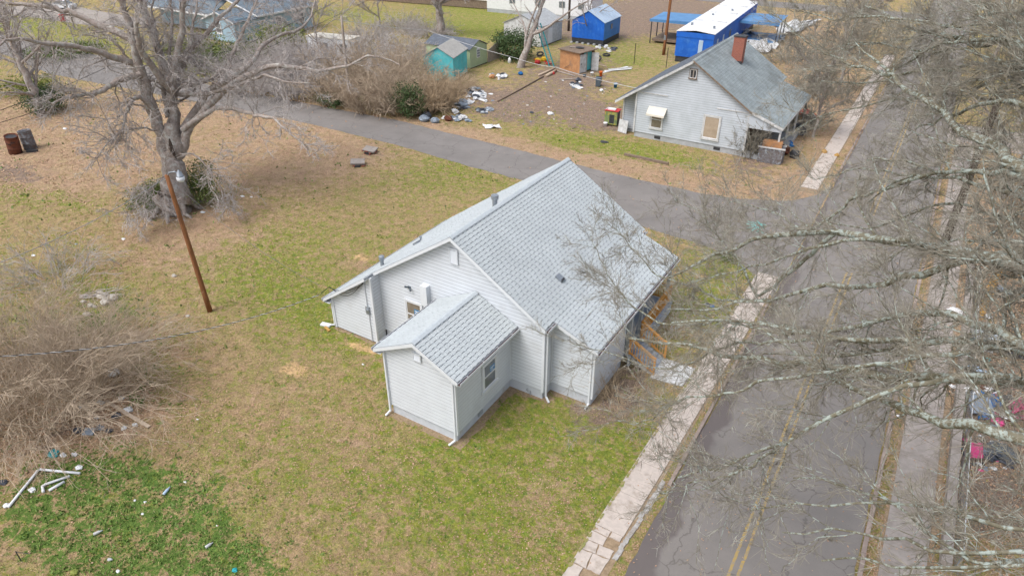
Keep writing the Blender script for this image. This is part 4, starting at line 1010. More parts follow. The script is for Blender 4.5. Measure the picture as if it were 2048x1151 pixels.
# blue shed
t = shed('garden_shed', 'vivid blue gabled shed with pale metal roof on a black raised base', 'shed', (-47.5, 94.0), 0, 5.0, 6.4, .75, 3.15, 4.55, M['blue'], M['pale_blue_roof'], 'front', rad(3), mw2=M['blue_light'], base=M['dark'])
for k in range(8):
    y = .2 + k * .82; q = MB(); q.beam((2.5, y, 4.66), (5.15, y, 3.16), .05, .06); q.build('roof_seam', M['white_dirty'], t)
pane_box(t, 'window', M['glass'], 5.002, 5.04, 2.6, 3.2, 1.9, 2.6)
for k in range(1, 8): pane_box(t, 'panel_seam', M['blue'], 5.0 * k / 8 - .02, 5.0 * k / 8 + .02, -.022, -.002, .8, 3.1)
for k in range(1, 8): pane_box(t, 'panel_seam', M['blue_light'], 5.002, 5.022, 6.4 * k / 8 - .02, 6.4 * k / 8 + .02, .8, 1.85)
for k in range(6): pane_box(t, 'footing_block', M['block'], -.1 + k * .9, .25 + k * .9, -.35, -.05, .0, .2)
# white mobile home beyond
t = shed('mobile_home', 'long white mobile home partly behind the blue shed, at the top of the picture', 'mobile home', (-72, 108.5), 0, 20, 5, .6, 3.6, 4.3, M['white'], M['white_dirty'], 'side', rad(4), base=M['block'])
for x in (4.5, 9.5, 14, 17.5): 
    wn = pane_box(t, 'window', M['white_dirty'], x, x + 1.2, -.03, -.002, 1.7, 2.8); pane_box(wn, 'pane', M['glass'], x + .08, x + 1.12, -.045, -.032, 1.78, 2.72)
q = MB(); q.blob((15.2, 2.6, 4.1), .8, random.Random(4), (1.5, 1, .4)); tag(q.build('roof_tarp', M['blue_light'], t))
# orange plywood hut
q0 = thing('lean_to_hut', 'rotting orange-brown plywood hut with flat roof and two pale doors', 'hut', (-41.6, 79.3, 0), rad(-17))
w_, d_ = 3.45, 2.8
pane_box(q0, 'front_wall', M['orange_ply'], 0, w_, 0, .06, .05, 2.45); pane_box(q0, 'side_wall', M['orange_ply'], 0, .06, .062, d_, .05, 2.4); pane_box(q0, 'back_wall', M['orange_ply'], .062, w_ - .1, d_ - .06, d_, .05, 2.4)
q = MB(); q.slab([(-.2, -.25, 2.45), (w_ + .25, -.25, 2.5), (w_ + .3, d_ + .2, 2.62), (-.15, d_ + .2, 2.56)], (0, 0, .1)); rf = q.build('roof_panel', M['wood_old'], q0)
q = MB(); q.blob((1.9, 1.6, 2.66), .45, random.Random(8), (1.3, 1, .18)); q.build('rubbish', M['dark'], rf)
q = MB(); q.box((1.1, 1.2, 2.7), (.9, .25, .05), .4); q.build('board', M['wood_grey'], rf)
pane_box(q0, 'side_wall', M['teal'], w_ - .5, w_ - .45, 1.2, d_ - .2, .1, 2.3)
d1 = pane_box(q0, 'door', M['white_dirty'], w_ - .03, w_ + .04, .05, 1.15, .1, 2.3); pane_box(d1, 'handle', M['dark'], w_ + .045, w_ + .08, .18, .28, 1.1, 1.25)
q = MB(); q.box((w_ + .35, d_ - .35, 1.2), (.9, .06, 2.2), .55); q.build('door', M['white_dirty'], q0)
pane_box(q0, 'post', M['wood_grey'], w_ - .06, w_ + .06, 1.18, 1.3, 0, 2.4)
q = MB(); q.tube([(.9, -.08, .3), (1.9, -.14, .9)], .03, 5); q.build('leaning_bar', M['wood_old'], q0)
# blue trailer with two awnings
A_ = G(1355, 60, 4.0); B_ = G(1435, 65, 4.0); ang = math.atan2(B_[1] - A_[1], B_[0] - A_[0])
t = thing('mobile_home', 'long bright blue mobile home with white roof and two blue side canopies', 'mobile home', (A_[0], A_[1], 0), rad(3.5))
Wt = 4.85; Lt = 27.6
pane_box(t, 'end_wall', M['blue'], 0, Wt, 0, .08, .75, 3.75); pane_box(t, 'side_wall', M['blue'], Wt - .08, Wt, .083, Lt, .75, 3.75); pane_box(t, 'side_wall', M['blue'], 0, .08, .083, Lt, .75, 3.75)
pane_box(t, 'end_band', M['blue'], -.04, Wt + .04, -.05, -.001, 3.2, 3.85); pane_box(t, 'skirt', M['dark'], .1, Wt - .1, .1, Lt, 0, .75)
q = MB(); zc = 4.12
q.v = []; q.slab([(-.1, -.1, 3.86), (Wt / 2, -.1, zc), (Wt / 2, Lt, zc), (-.1, Lt, 3.86)], (0, 0, .05)); q.slab([(Wt / 2, -.1, zc), (Wt + .1, -.1, 3.86), (Wt + .1, Lt, 3.86), (Wt / 2, Lt, zc)], (0, 0, .05)); rf = q.build('roof', M['white'], t)
for y in (7.5, 14.5, 21): pane_box(rf, 'roof_joint', M['white_dirty'], .2, Wt - .2, y, y + .08, zc - .05, zc + .062)
for x, y in ((1.6, 12), (3.2, 17), (4, 3), (.8, 4)):
    q = MB(); q.lathe([(.16, 0), (.16, .3), (.2, .32)], 8, (x, y, 4.0)); q.build('roof_vent', M['metal'], rf)
pane_box(t, 'door', M['pale_blue_roof'], 3.0, 3.55, -.035, -.001, 1.0, 3.0); pane_box(t, 'window', M['pale_blue_roof'], Wt + .002, Wt + .04, 2.0, 2.6, 1.6, 2.9); pane_box(t, 'window', M['pale_blue_roof'], Wt + .002, Wt + .04, 5.2, 5.9, 1.6, 2.9); pane_box(t, 'window', M['glass'], Wt + .002, Wt + .04, 23, 24.2, 1.6, 2.9); pane_box(t, 'tail_window', M['glass'], Wt + .002, Wt + .04, 9, 10, 1.6, 2.9)
for nm, x0, x1, y0, y1, z in (('canopy', -6.6, -.1, 9, 15.5, 3.3), ('canopy', Wt + .1, Wt + 5.6, 15, 22, 3.1)):
    q = MB(); q.slab([(x0, y0, z), (x1, y0, z + .1), (x1, y1, z + .1), (x0, y1, z)], (0, 0, .08)); cn = q.build(nm, M['blue_roof'], t)
    pane_box(cn, 'canopy_edge', M['blue_roof'], x0 - .05, x1, y0 - .06, y0 - .002, z - .25, z + .12)
    xo = x0 + .2 if x0 < 0 else x1 - .2
    for y in (y0 + .3, (y0 + y1) / 2, y1 - .3): pane_box(t, 'canopy_post', M['dark'], xo - .06, xo + .06, y - .06, y + .06, 0, z - .01)
    pane_box(t, 'deck', M['wood_old'] if x0 < 0 else M['blue_roof'], min(x0, x1) + .4, max(x0, x1) - .2, y0 + .6, y1 - .4, .3, .6)
# pale tarp / fallen awning by the trailer
rng = random.Random(2)
def cloth(name, m, pts_px, hz, seed, label, cat, n=7, group=None, zoff=.03):
    r = random.Random(seed); P = [G(*p) for p in pts_px]
    V = []; F = []
    for i in range(n):
        for j in range(n):
            u, v = i / (n - 1), j / (n - 1)
            p = (P[0] * (1 - u) + P[1] * u) * (1 - v) + (P[3] * (1 - u) + P[2] * u) * v
            e = .06 * min(np.linalg.norm(P[1] - P[0]), np.linalg.norm(P[3] - P[0])) * 1.5
            V.append((p[0] + r.uniform(-e, e), p[1] + r.uniform(-e, e), zoff + abs(r.gauss(0, 1)) * hz))
    for i in range(n - 1):
        for j in range(n - 1): F.append((i * n + j, (i + 1) * n + j, (i + 1) * n + j + 1, i * n + j + 1))
    q = MB(); q.add(V, F); o = q.build(name, M[m], smooth=True); return tag(o, label, cat, group)
cloth('tarp', 'white_dirty', [(1475, 62), (1560, 98), (1520, 110), (1480, 82)], .5, 5, 'large pale tarp heaped between the blue mobile home and the cottage roof', 'tarp', 9)
cloth('tarp', 'white_dirty', [(1560, 50), (1640, 42), (1600, 62), (1540, 95)], .4, 6, 'long white tarp strip trailing right of the blue canopy', 'tarp', 9)
# pale blue house top left
t = thing('bungalow', 'pale blue house with slate grey roof seen behind the big bare tree', 'house', (-95, 76, 0))
q = MB(); q.bx(-88.1, -88.0, 67.2, 81.8, .2, 3.5); q.build('side_wall', M['pale_blue'], t, world=True)
q = MB(); q.bx(-112, -88.1, 71.5, 71.6, .2, 3.5); q.build('front_wall', M['pale_blue'], t, world=True)
q = MB(); q.slab([(-87.3, 70.8, 3.4), (-87.3, 82.4, 3.4), (-100, 82.4, 7.0), (-100, 70.8, 7.0)], (0, 0, .12)); rf = q.build('roof', M['slate_roof'], t, world=True)
q = MB(); q.slab([(-113, 76, 6.7), (-95, 76, 6.7), (-95, 68.6, 3.1), (-113, 68.6, 3.1)][::-1], (0, 0, .12)); q.build('roof', M['slate_roof'], t, world=True)
q = MB(); q.bx(-113, -95, 68.5, 68.58, 3.0, 3.25); q.build('fascia', M['white'], t, world=True)
q = MB(); q.slab([(-100, 70.8, 7.0), (-100, 82.4, 7.0), (-113, 82.4, 3.4), (-113, 70.8, 3.4)], (0, 0, .12)); q.build('roof', M['slate_roof'], t, world=True)
q = MB(); q.bx(-87.28, -87.2, 70.8, 82.4, 3.28, 3.52); q.build('fascia', M['white'], rf, world=True)
q = MB(); q.slab([(-87.3, 70.75, 3.3), (-100, 70.75, 6.9), (-100, 70.75, 7.1), (-87.3, 70.75, 3.5)], (0, -.06, 0)); q.slab([(-113, 70.75, 3.3), (-100, 70.75, 6.9), (-100, 70.75, 7.1), (-113, 70.75, 3.5)], (0, -.06, 0)); q.build('rake_trim', M['white'], rf, world=True)
q = MB(); q.slab([(-94.5, 67, .2), (-88, 67, .2), (-88, 67, 3.1), (-91.2, 67, 4.2), (-94.5, 67, 3.1)], (0, .1, 0)); q.build('gable_wall', M['pale_blue'], t, world=True)
for s_ in (1, -1):
    q = MB(); q.slab([(-91.2, 66.6, 4.25), (-91.2, 71.4, 4.25), (-91.2 + s_ * 3.6, 71.4, 3.0), (-91.2 + s_ * 3.6, 66.6, 3.0)], (0, 0, .1)); rg = q.build('gable_roof', M['slate_roof'], t, world=True)
    q = MB(); q.slab([(-91.2, 66.57, 4.35), (-91.2 + s_ * 3.6, 66.57, 3.1), (-91.2 + s_ * 3.6, 66.57, 2.9), (-91.2, 66.57, 4.15)], (0, -.05, 0)); q.build('rake_trim', M['white'], rg, world=True)
for (x, y, n_, u_) in ((-92.2, 66.97, -Y_, X_), (-87.97, 74.5, X_, Y_), (-87.97, 79, X_, Y_), (-99, 71.47, -Y_, X_)):
    window(t, (x, y, 1.3), u_, n_, 1.1, 1.4, tm=M['white'], trim=.12)
q = MB(); q.bx(-88.03, -87.92, 81.7, 81.85, .2, 3.3); q.build('corner_trim', M['white'], t, world=True)
q = MB(); q.bx(-88.0, -86.2, 71.5, 74.0, .1, .3); q.build('stoop', M['wood_old'], t, world=True)
# white camper
P1 = G(612, 73, 3.0); P2 = G(700, 81, 3.0); P3 = G(724, 74, 3.0)
a_ = math.atan2(P2[1] - P1[1], P2[0] - P1[0]); L_ = float(np.linalg.norm(P2 - P1)); D_ = max(2.4, float(np.linalg.norm(P3 - P2)) * .8)
t = thing('camper_trailer', 'white camper trailer half hidden in grey brush beside the street', 'camper', (P1[0], P1[1], 0), a_)
pane_box(t, 'side_wall', M['white'], 0, L_, 0, .08, .5, 2.95); pane_box(t, 'side_wall', M['white'], 0, L_, D_ - .08, D_, .5, 2.95); pane_box(t, 'end_wall', M['white'], L_ - .08, L_, .083, D_ - .083, .5, 2.95); pane_box(t, 'end_wall', M['white'], 0, .08, .083, D_ - .083, .5, 2.95)
pane_box(t, 'roof', M['cream_roof'], -.06, L_ + .06, -.06, D_ + .06, 2.96, 3.1)
wn = pane_box(t, 'window', M['metal'], L_ + .002, L_ + .03, D_ * .3, D_ * .75, 1.8, 2.5); pane_box(wn, 'pane', M['glass'], L_ + .031, L_ + .04, D_ * .33, D_ * .72, 1.85, 2.45)
for x in (2, 5, 8): 
    if x + 1 < L_: pane_box(t, 'window', M['glass'], x, x + 1.2, -.03, -.002, 1.7, 2.4)
for x in (L_ * .45, L_ * .6):
    for y in (.0, D_):
        q = MB(); q.lathe([(.34, -.1), (.34, .1)], 12); q.v = [(x + a, y + (c if y == 0 else c), .35 + b) for a, b, c in q.v]; q.build('wheel', M['tyre'], t)
# far long building, cream roof
A_ = G(640, 6); t = shed('long_building', 'long low building with cream metal roof at the top edge, beyond the brush', 'building', (-104, 106.0), 0, 36, 9, .1, 1.5, 2.6, M['wood_old'], M['cream_roof'], 'side', rad(8))
for k in range(22):
    q = MB(); q.beam((.5 + 1.5 * k, 0, 1.63), (.5 + 1.5 * k, 4.5, 2.73), .06, .05); q.build('roof_seam', M['cream_roof'], t)
A_ = G(60, 6); t = shed('bungalow', 'white house with dark red door at the far top left corner', 'house', (-160, 84), 0, 22, 9, .3, 3.3, 5.2, M['white'], M['grey_roof'], 'side', rad(6))
pane_box(t, 'door', M['rust'], 12, 13.1, -.04, -.002, .3, 2.5)
for x in (3, 7, 16, 19):
    wn = pane_box(t, 'window', M['white_dirty'], x, x + 1.3, -.03, -.002, 1.3, 2.6); pane_box(wn, 'pane', M['glass'], x + .1, x + 1.2, -.045, -.032, 1.4, 2.5)
sheet('side_driveway', [(-150, 62), (-118, 64)], [(-150, 73), (-112, 72)], .009, M['concrete_grey'], 1, .2, 8)

# ---------------------------------------------------------------- POLES AND WIRES
def pole(label, base, top, r0, r1, m, name='utility_pole', cat='utility pole'):
    t = thing(name, label, cat, (base[0], base[1], 0)); base = Vector(base); top = Vector(top)
    n_ = 8; q = MB(); q.tube([base + (top - base) * (i / n_) for i in range(n_ + 1)], [r0 + (r1 - r0) * i / n_ for i in range(n_ + 1)], 12); q.build('shaft', m, t, world=True, smooth=True); return t
b0 = G(420, 622); tp = np.array([b0[0] - .25, b0[1] - .15, 8.45])
t = pole('reddish wooden pole carrying a small yard light, alone on the left lawn', b0, tp, .15, .105, M['pole_wood'], 'light_pole', 'light pole')
rv = Vector((_r[0], _r[1], 0))
q = MB(); a0 = Vector(tp) + Vector((0, 0, -.15)); q.tube([a0, a0 + rv * .15 + Vector((0, 0, .28)), a0 + rv * .45 + Vector((0, 0, .33)), a0 + rv * .62 + Vector((0, 0, .25))], .035, 8); q.build('arm', M['metal'], t, world=True, smooth=True)
c = a0 + rv * .68 + Vector((0, 0, .0)); q = MB(); q.lathe([(.05, .42), (.05, .36), (.13, .30), (.16, .12), (.21, .08)][::-1], 12, c); lh = q.build('lamp_head', M['metal'], t, world=True, smooth=True)
q = MB(); q.lathe([(.12, -.22), (.20, -.12), (.21, .075)], 12, c); q.build('lens', M['lamp_glass'], lh, world=True, smooth=True)
b0 = np.array([3.45, 49.8, 0]); t = pole('dark leaning utility pole on the right verge among the bare branches', b0, (3.5, 49.8, 10.8), .26, .18, M['pole_old'])
q = MB(); q.beam((2.4, 49.8, 10.1), (4.6, 49.8, 10.1), .1, .12); q.build('crossarm', M['pole_old'], t, world=True)
b0 = G(1327, 110); t = pole('tall brown utility pole standing left of the blue mobile home', b0, (b0[0] + .2, b0[1], 11.5), .22, .15, M['pole_wood'])
q = MB(); q.lathe([(.225, 2.0), (.225, 2.6)], 12, b0); q.build('band', M['metal'], t, world=True)
b0 = G(1137, 62); t = pole('brown utility pole behind the hut, left of the blue shed', b0, (b0[0], b0[1], 11), .2, .14, M['pole_old'])
b0 = G(700, 205); t = pole('pale grey utility pole standing in the brush by the street', b0, (b0[0] + .3, b0[1], 9.0), .17, .12, M['wood_grey'])
for px_, py_, h, lb in ((1268, 128, 2.6, 'thin dark metal fence post in the grass right of the hut'), (1332, 136, 2.5, 'thin dark metal fence post just left of the blue mobile home'), (1334, 138, 0, '')):
    if h:
        b0 = G(px_, py_); q = MB(); q.tube([b0, (b0[0], b0[1], h)], .05, 6); tag(q.build('fence_post', M['pole_old']), lb, 'fence post')
def wire(name, pts, r, m, label, cat='cable', sag=0.0, n=24):
    P = [np.array(p, float) for p in pts]; out = []
    for i in range(len(P) - 1):
        for k in range(n):
            u = k / n; p = P[i] * (1 - u) + P[i + 1] * u; p = p - np.array([0, 0, sag * 4 * u * (1 - u)]); out.append(tuple(p))
    out.append(tuple(P[-1])); q = MB(); q.tube(out, r, 5); return tag(q.build(name, m, smooth=True), label, cat)
he = np.array([-25.35, 21.3, 2.25])
farp = RD(-260, 720, 33)
d1 = he - farp
# twisted service cable: two strands
t = thing('service_cable', 'twisted pale and black service cable running left from the bungalow eave across the lawn', 'cable', tuple(he))
N = 200
for sg, mm in ((0, 'wire_dark'), (math.pi, 'white_dirty')):
    pts = []
    for k in range(N + 1):
        u = k / N; p = he * (1 - u) + farp * u; p = p - np.array([0, 0, 1.1 * 4 * u * (1 - u)])
        p = p + np.array([math.cos(k * 1.1 + sg) * .018, 0, math.sin(k * 1.1 + sg) * .018]); pts.append(tuple(p))
    q = MB(); q.tube(pts, .014, 5); q.build('strand', M[mm], t, world=True)
wire('lamp_cable', [tp + np.array([0, 0, -.1]), RD(-200, 590, 40)], .018, M['wire'], 'grey cable sagging left from the yard light pole over brown grass', sag=.6)
wire('lamp_cable', [tp + np.array([0, 0, -.15]), (-26.0, 21.9, 2.3)], .010, M['wire'], 'thin wire from the yard light pole to the bungalow', sag=.5)
wire('overhead_line', [RD(-60, 240, 60), RD(227, 128, 66), RD(470, 100, 75), (-76, 92, 9)], .022, M['wire_dark'], 'dark overhead line crossing in front of the big left tree, upper one', sag=.2)
wire('overhead_line', [RD(-60, 262, 60), RD(240, 160, 66), RD(440, 140, 75), (-74, 94, 8)], .022, M['wire_dark'], 'dark overhead line crossing in front of the big left tree, lower one', sag=.2)
wire('service_cable', [G(700, 205) + np.array([.3, 0, 8.6]), RD(852, 60, 88), RD(1034, 117, 84), RD(1113, 135, 80), (-23.4, 61.5, 4.2)], .025, M['white_dirty'], 'pale service cable strung over the littered yard to the cottage', sag=.15)
wire('overhead_line', [(3.5, 49.8, 10.2), (4.1, 140, 10.5)], .02, M['wire_dark'], 'overhead line running away from the right utility pole above the verge', sag=1.0)

# ---------------------------------------------------------------- TREES
def polyline_arrays(start, dirs, length, K, wig, grav, rs, taper_r0, taper_r1):
    N = len(start); P = np.zeros((N, K + 1, 3)); P[:, 0] = start; d = dirs / np.linalg.norm(dirs, axis=1, keepdims=True)
    for k in range(K):
        d = d + rs.normal(0, wig, (N, 3)); d[:, 2] += grav; d /= np.linalg.norm(d, axis=1, keepdims=True)
        P[:, k + 1] = P[:, k] + d * (length / K)[:, None]
    u = np.linspace(0, 1, K + 1)[None, :]; R = taper_r0[:, None] * (1 - u) + taper_r1[:, None] * u
    return P, R
def spawn(P, R, n, rs, lenf, ang, K, wig, grav, rf, rmin, t0=.15, t1=1.0, absl=None, up=0.0):
    N, K1, _ = P.shape; seg = K1 - 1
    t = rs.uniform(t0, t1, (N, n)); idx = np.minimum((t * seg).astype(int), seg - 1); fr = t * seg - idx
    I = np.arange(N)[:, None]
    a = P[I, idx]; b = P[I, idx + 1]; st = a + (b - a) * fr[..., None]
    r = R[I, idx] + (R[I, idx + 1] - R[I, idx]) * fr
    tg = b - a; tg /= np.linalg.norm(tg, axis=2, keepdims=True) + 1e-9
    rv_ = rs.normal(0, 1, tg.shape); rv_[..., 2] += up; rv_ -= (rv_ * tg).sum(2, keepdims=True) * tg; rv_ /= np.linalg.norm(rv_, axis=2, keepdims=True) + 1e-9
    an = rs.uniform(ang[0], ang[1], t.shape)[..., None]
    d = tg * np.cos(an) + rv_ * np.sin(an)
    pl = np.linalg.norm(np.diff(P, axis=1), axis=2).sum(1)[:, None]
    L = (pl * lenf if absl is None else np.full((N, 1), absl)) * rs.uniform(.55, 1.25, t.shape) * (1.15 - .55 * t)
    r0 = np.maximum(np.minimum(r * rf, r * .9) * rs.uniform(.7, 1.1, t.shape), rmin)
    f = lambda z: z.reshape(-1, *z.shape[2:])
    return polyline_arrays(f(st), f(d), f(L), K, wig, grav, rs, f(r0), np.full(f(r0).shape, rmin * .6))
def tube_arrays(P, R, M_):
    N, K1, _ = P.shape
    T = np.empty_like(P); T[:, 1:-1] = P[:, 2:] - P[:, :-2]; T[:, 0] = P[:, 1] - P[:, 0]; T[:, -1] = P[:, -1] - P[:, -2]
    T /= np.linalg.norm(T, axis=2, keepdims=True) + 1e-9
    ref = np.tile(np.array([.31, .22, .92]), (N, 1)); mean = P[:, -1] - P[:, 0]; mean /= np.linalg.norm(mean, axis=1, keepdims=True) + 1e-9
    par = np.abs((mean * ref).sum(1)) > .9; ref[par] = np.array([.9, -.3, .1])
    A = np.cross(T, ref[:, None, :]); A /= np.linalg.norm(A, axis=2, keepdims=True) + 1e-9; B = np.cross(T, A)
    th = np.arange(M_) * 2 * math.pi / M_
    V = P[:, :, None, :] + R[:, :, None, None] * (A[:, :, None, :] * np.cos(th)[None, None, :, None] + B[:, :, None, :] * np.sin(th)[None, None, :, None])
    n_, k, j = np.meshgrid(np.arange(N), np.arange(K1 - 1), np.arange(M_), indexing='ij'); jj = (j + 1) % M_
    base = n_ * K1 * M_
    F = np.stack([base + k * M_ + j, base + k * M_ + jj, base + (k + 1) * M_ + jj, base + (k + 1) * M_ + j], -1)
    return V.reshape(-1, 3), F.reshape(-1, 4)
def merge(lst):
    Vs, Fs, k = [], [], 0
    for V, F in lst: Vs.append(V); Fs.append(F + k); k += len(V)
    return np.concatenate(Vs), np.concatenate(Fs)
def resample(pts, K, rs=None, jit=0.0):
    p = np.array(pts, float); d = np.concatenate([[0], np.cumsum(np.linalg.norm(np.diff(p, axis=0), axis=1))]); t = np.linspace(0, d[-1], K + 1)
    # smooth with catmull-like blur
    o = np.stack([np.interp(t, d, p[:, k]) for k in range(3)], 1)
    for _ in range(2):
        o[1:-1] = (o[:-2] + 2 * o[1:-1] + o[2:]) / 4
    if rs is not None: o[1:-1] += rs.normal(0, jit, o[1:-1].shape)
    return o
def obj_np(name, VF, m, root, smooth=False, kind=None):
    V, F = VF; off = np.array(FR[root.name].translation)
    o = link(name, np_mesh(name, V - off, F, m, smooth), root)
    if kind: o['kind'] = kind
    return o
def limb_part(name, pts, r0, r1, m, root, rs, K=28, sides=9, lump=.07):
    p = resample(pts, K, rs, .02 + r0 * .12); u = np.linspace(0, 1, K + 1)
    R = (r0 * (1 - u) ** 1.0 + r1 * u) * (1 + rs.uniform(-lump, lump, K + 1))
    obj_np(name, tube_arrays(p[None], R[None], sides), m, root, smooth=True)
    return p, R
def crown(root, limbs, rs, m_br, m_tw, spec, name='crown'):
    """limbs: list of (P, R) ; spec: list of dicts for successive levels"""
    Kc = limbs[0][0].shape[0]
    P = np.stack([l[0] for l in limbs]); R = np.stack([l[1] for l in limbs]); out = []
    for i, s_ in enumerate(spec):
        P, R = spawn(P, R, s_['n'], rs, s_.get('lenf', .4), s_['ang'], s_['K'], s_['wig'], s_.get('grav', 0), s_.get('rf', .5), s_['rmin'], s_.get('t0', .12), s_.get('t1', 1.0), s_.get('absl'), s_.get('up', 0))
        out.append((tube_arrays(P, R, s_.get('M', 3)), i))
    nb = max(1, len(spec) - 2)
    a = [o for o, i in out if i < nb]; b = [o for o, i in out if i >= nb]
    obj_np('branches', merge(a), m_br, root, kind='stuff')
    if b: obj_np('twigs', merge(b), m_tw, root, kind='stuff')

# --- big tree just outside the right edge: its limbs reach over the road
rs = np.random.RandomState(42)
T1 = thing('bare_tree', 'big leafless tree with pale lichen limbs reaching from the right edge across the road', 'tree', (7.6, 15.5, 0))
hub = (7.6, 15.5, 11.5); hub2 = (7.5, 16.5, 14.0)
limb_part('trunk', [(7.6, 15.5, -.2), (7.55, 15.5, 4), (7.7, 15.4, 8), (7.6, 15.5, 11.5), (7.5, 16.5, 14), (7.6, 17, 18)], .55, .22, M['bark_lichen'], T1, rs, sides=14)
L6 = lambda x, y: (1500 + x / 2.297, 650 + y / 2.297)
L5 = lambda x, y: (1500 + x / 2.558, 250 + y / 2.558)
LU = lambda x, y: (1600 + x / 4.571, y / 4.571)
def PX(lst, f, d0, d1):
    n = len(lst); return [RD(*f(*p), d0 + (d1 - d0) * i / (n - 1)) for i, p in enumerate(lst)]
LIMBS = []
def L(pts, r0, r1, m='bark_lichen'):
    LIMBS.append(limb_part('limb', pts, r0, r1, M[m], T1, rs, K=30))
L([hub] + PX([(1259, 255), (1060, 235), (900, 235), (770, 250), (640, 240), (500, 225), (350, 195), (250, 180), (120, 165), (-60, 150), (-300, 90), (-560, 60)], L6, 15.0, 20.0), .17, .03)
L([hub] + PX([(1259, 560), (1060, 470), (920, 425), (780, 400), (700, 370), (560, 320), (470, 285), (380, 245), (280, 205), (230, 130), (160, 80), (60, 20)], L6, 12.5, 17.5), .17, .025)
L([hub] + PX([(1100, 200), (800, 275), (700, 290), (600, 315), (500, 355), (400, 395), (250, 480), (150, 540), (0, 600), (-150, 660), (-330, 700)], L6, 13.5, 14.5), .10, .02)
L([hub] + PX([(1259, 100), (1120, 75), (1000, 65), (800, 70), (700, 85), (600, 110), (420, 150), (250, 130), (60, 130)], L6, 16.5, 20), .11, .02)
L([hub2] + PX([(1402, 630), (1200, 680), (1000, 720), (850, 770), (700, 800), (600, 820), (430, 830), (250, 860), (0, 900), (-250, 960), (-420, 940)], L5, 15.5, 21.0), .15, .02)
L([hub2] + PX([(1402, 715), (1280, 690), (1150, 665), (1050, 640), (900, 610), (750, 600), (600, 580), (500, 550), (400, 545), (250, 535), (130, 570), (-100, 620), (-250, 700), (-420, 780)], L5, 15.0, 22.0), .19, .03)
L([hub2] + PX([(1150, 680), (1000, 620), (800, 580), (640, 570), (480, 580), (330, 620), (200, 670), (60, 720), (-120, 760), (-300, 800)], L5, 16.0, 21.5), .10, .015)
L([hub] + PX([(1402, 1110), (1250, 1030), (1120, 990), (1000, 950), (880, 930), (800, 970), (700, 1000), (600, 1020), (470, 1050), (300, 1070), (100, 1060), (-100, 1000)], L5, 14.5, 18.5), .15, .02)
L([hub] + PX([(1402, 1130), (1200, 1105), (1000, 1095), (850, 1110), (650, 1100), (520, 1090), (400, 1080), (200, 1060), (0, 1010), (-150, 980), (-400, 1010)], L5, 15, 19), .12, .018)
L([hub2] + PX([(1402, 250), (1320, 190), (1250, 130), (1170, 70), (1080, 10), (960, -80), (870, -150), (800, -200), (700, -270), (640, -330), (540, -420)], L5, 17.5, 23), .24, .014)
L([hub2] + PX([(1402, 235), (1280, 235), (1150, 235), (1000, 240), (930, 245), (850, 260), (760, 280), (690, 310), (600, 400)], L5, 17.5, 21), .12, .02)
L([hub2] + PX([(1402, 380), (1300, 340), (1200, 310), (1050, 270), (960, 260), (880, 210), (760, 170), (600, 180)], L5, 17.5, 22), .09, .02)
L([hub2] + PX([(1402, 590), (1250, 590), (1100, 585), (950, 600), (800, 640), (690, 690)], L5, 16, 18), .08, .015)
L([hub2] + PX([(2048, 500), (1950, 420), (1850, 390), (1600, 400), (1400, 375), (1250, 320), (1150, 300), (1000, 230), (800, 150), (600, 60)], LU, 19.5, 26), .18, .03)
L([hub2] + PX([(2048, 330), (1850, 370), (1700, 360), (1500, 370), (1350, 400), (1200, 450), (1050, 540), (900, 600), (800, 690), (700, 740)], LU, 19, 25), .11, .02)
L([hub2] + PX([(2048, 910), (1850, 940), (1650, 950), (1500, 1010), (1350, 1060), (1200, 1140), (1050, 1180)], LU, 18.5, 22), .13, .02)
L([hub2] + PX([(2048, 560), (1950, 570), (1850, 650), (1720, 740), (1600, 820), (1500, 880)], LU, 19, 22), .10, .03)
L([hub2] + PX([(2048, 590), (1850, 580), (1650, 600), (1450, 590), (1300, 640), (1100, 640), (850, 700), (650, 760), (400, 760), (200, 740)], LU, 19.5, 26), .09, .02)
L([hub2] + PX([(2048, 60), (1900, 80), (1700, 120), (1500, 170), (1300, 240), (1100, 340), (900, 380), (700, 400), (400, 450), (200, 490)], LU, 20, 27), .08, .015)
L([hub] + PX([(1259, 970), (1130, 920), (1000, 870), (870, 840), (700, 830), (500, 815), (300, 820), (150, 830), (0, 850)], L6, 10.5, 13.5), .07, .012)
L([hub] + PX([(1100, 1140), (950, 1070), (880, 1010), (800, 920), (700, 830), (600, 770), (500, 740), (350, 720), (200, 700)], L6, 10, 13.5), .06, .012)
L([hub] + PX([(1259, 1040), (1000, 1060), (850, 1040), (750, 1000), (650, 970), (550, 945), (450, 945), (300, 955), (150, 950)], L6, 10, 13), .07, .012)
L([hub] + PX([(1259, 1130), (1100, 1100), (900, 1120), (750, 1140), (600, 1110), (450, 1040), (330, 1080)], L6, 9.5, 12), .06, .012)
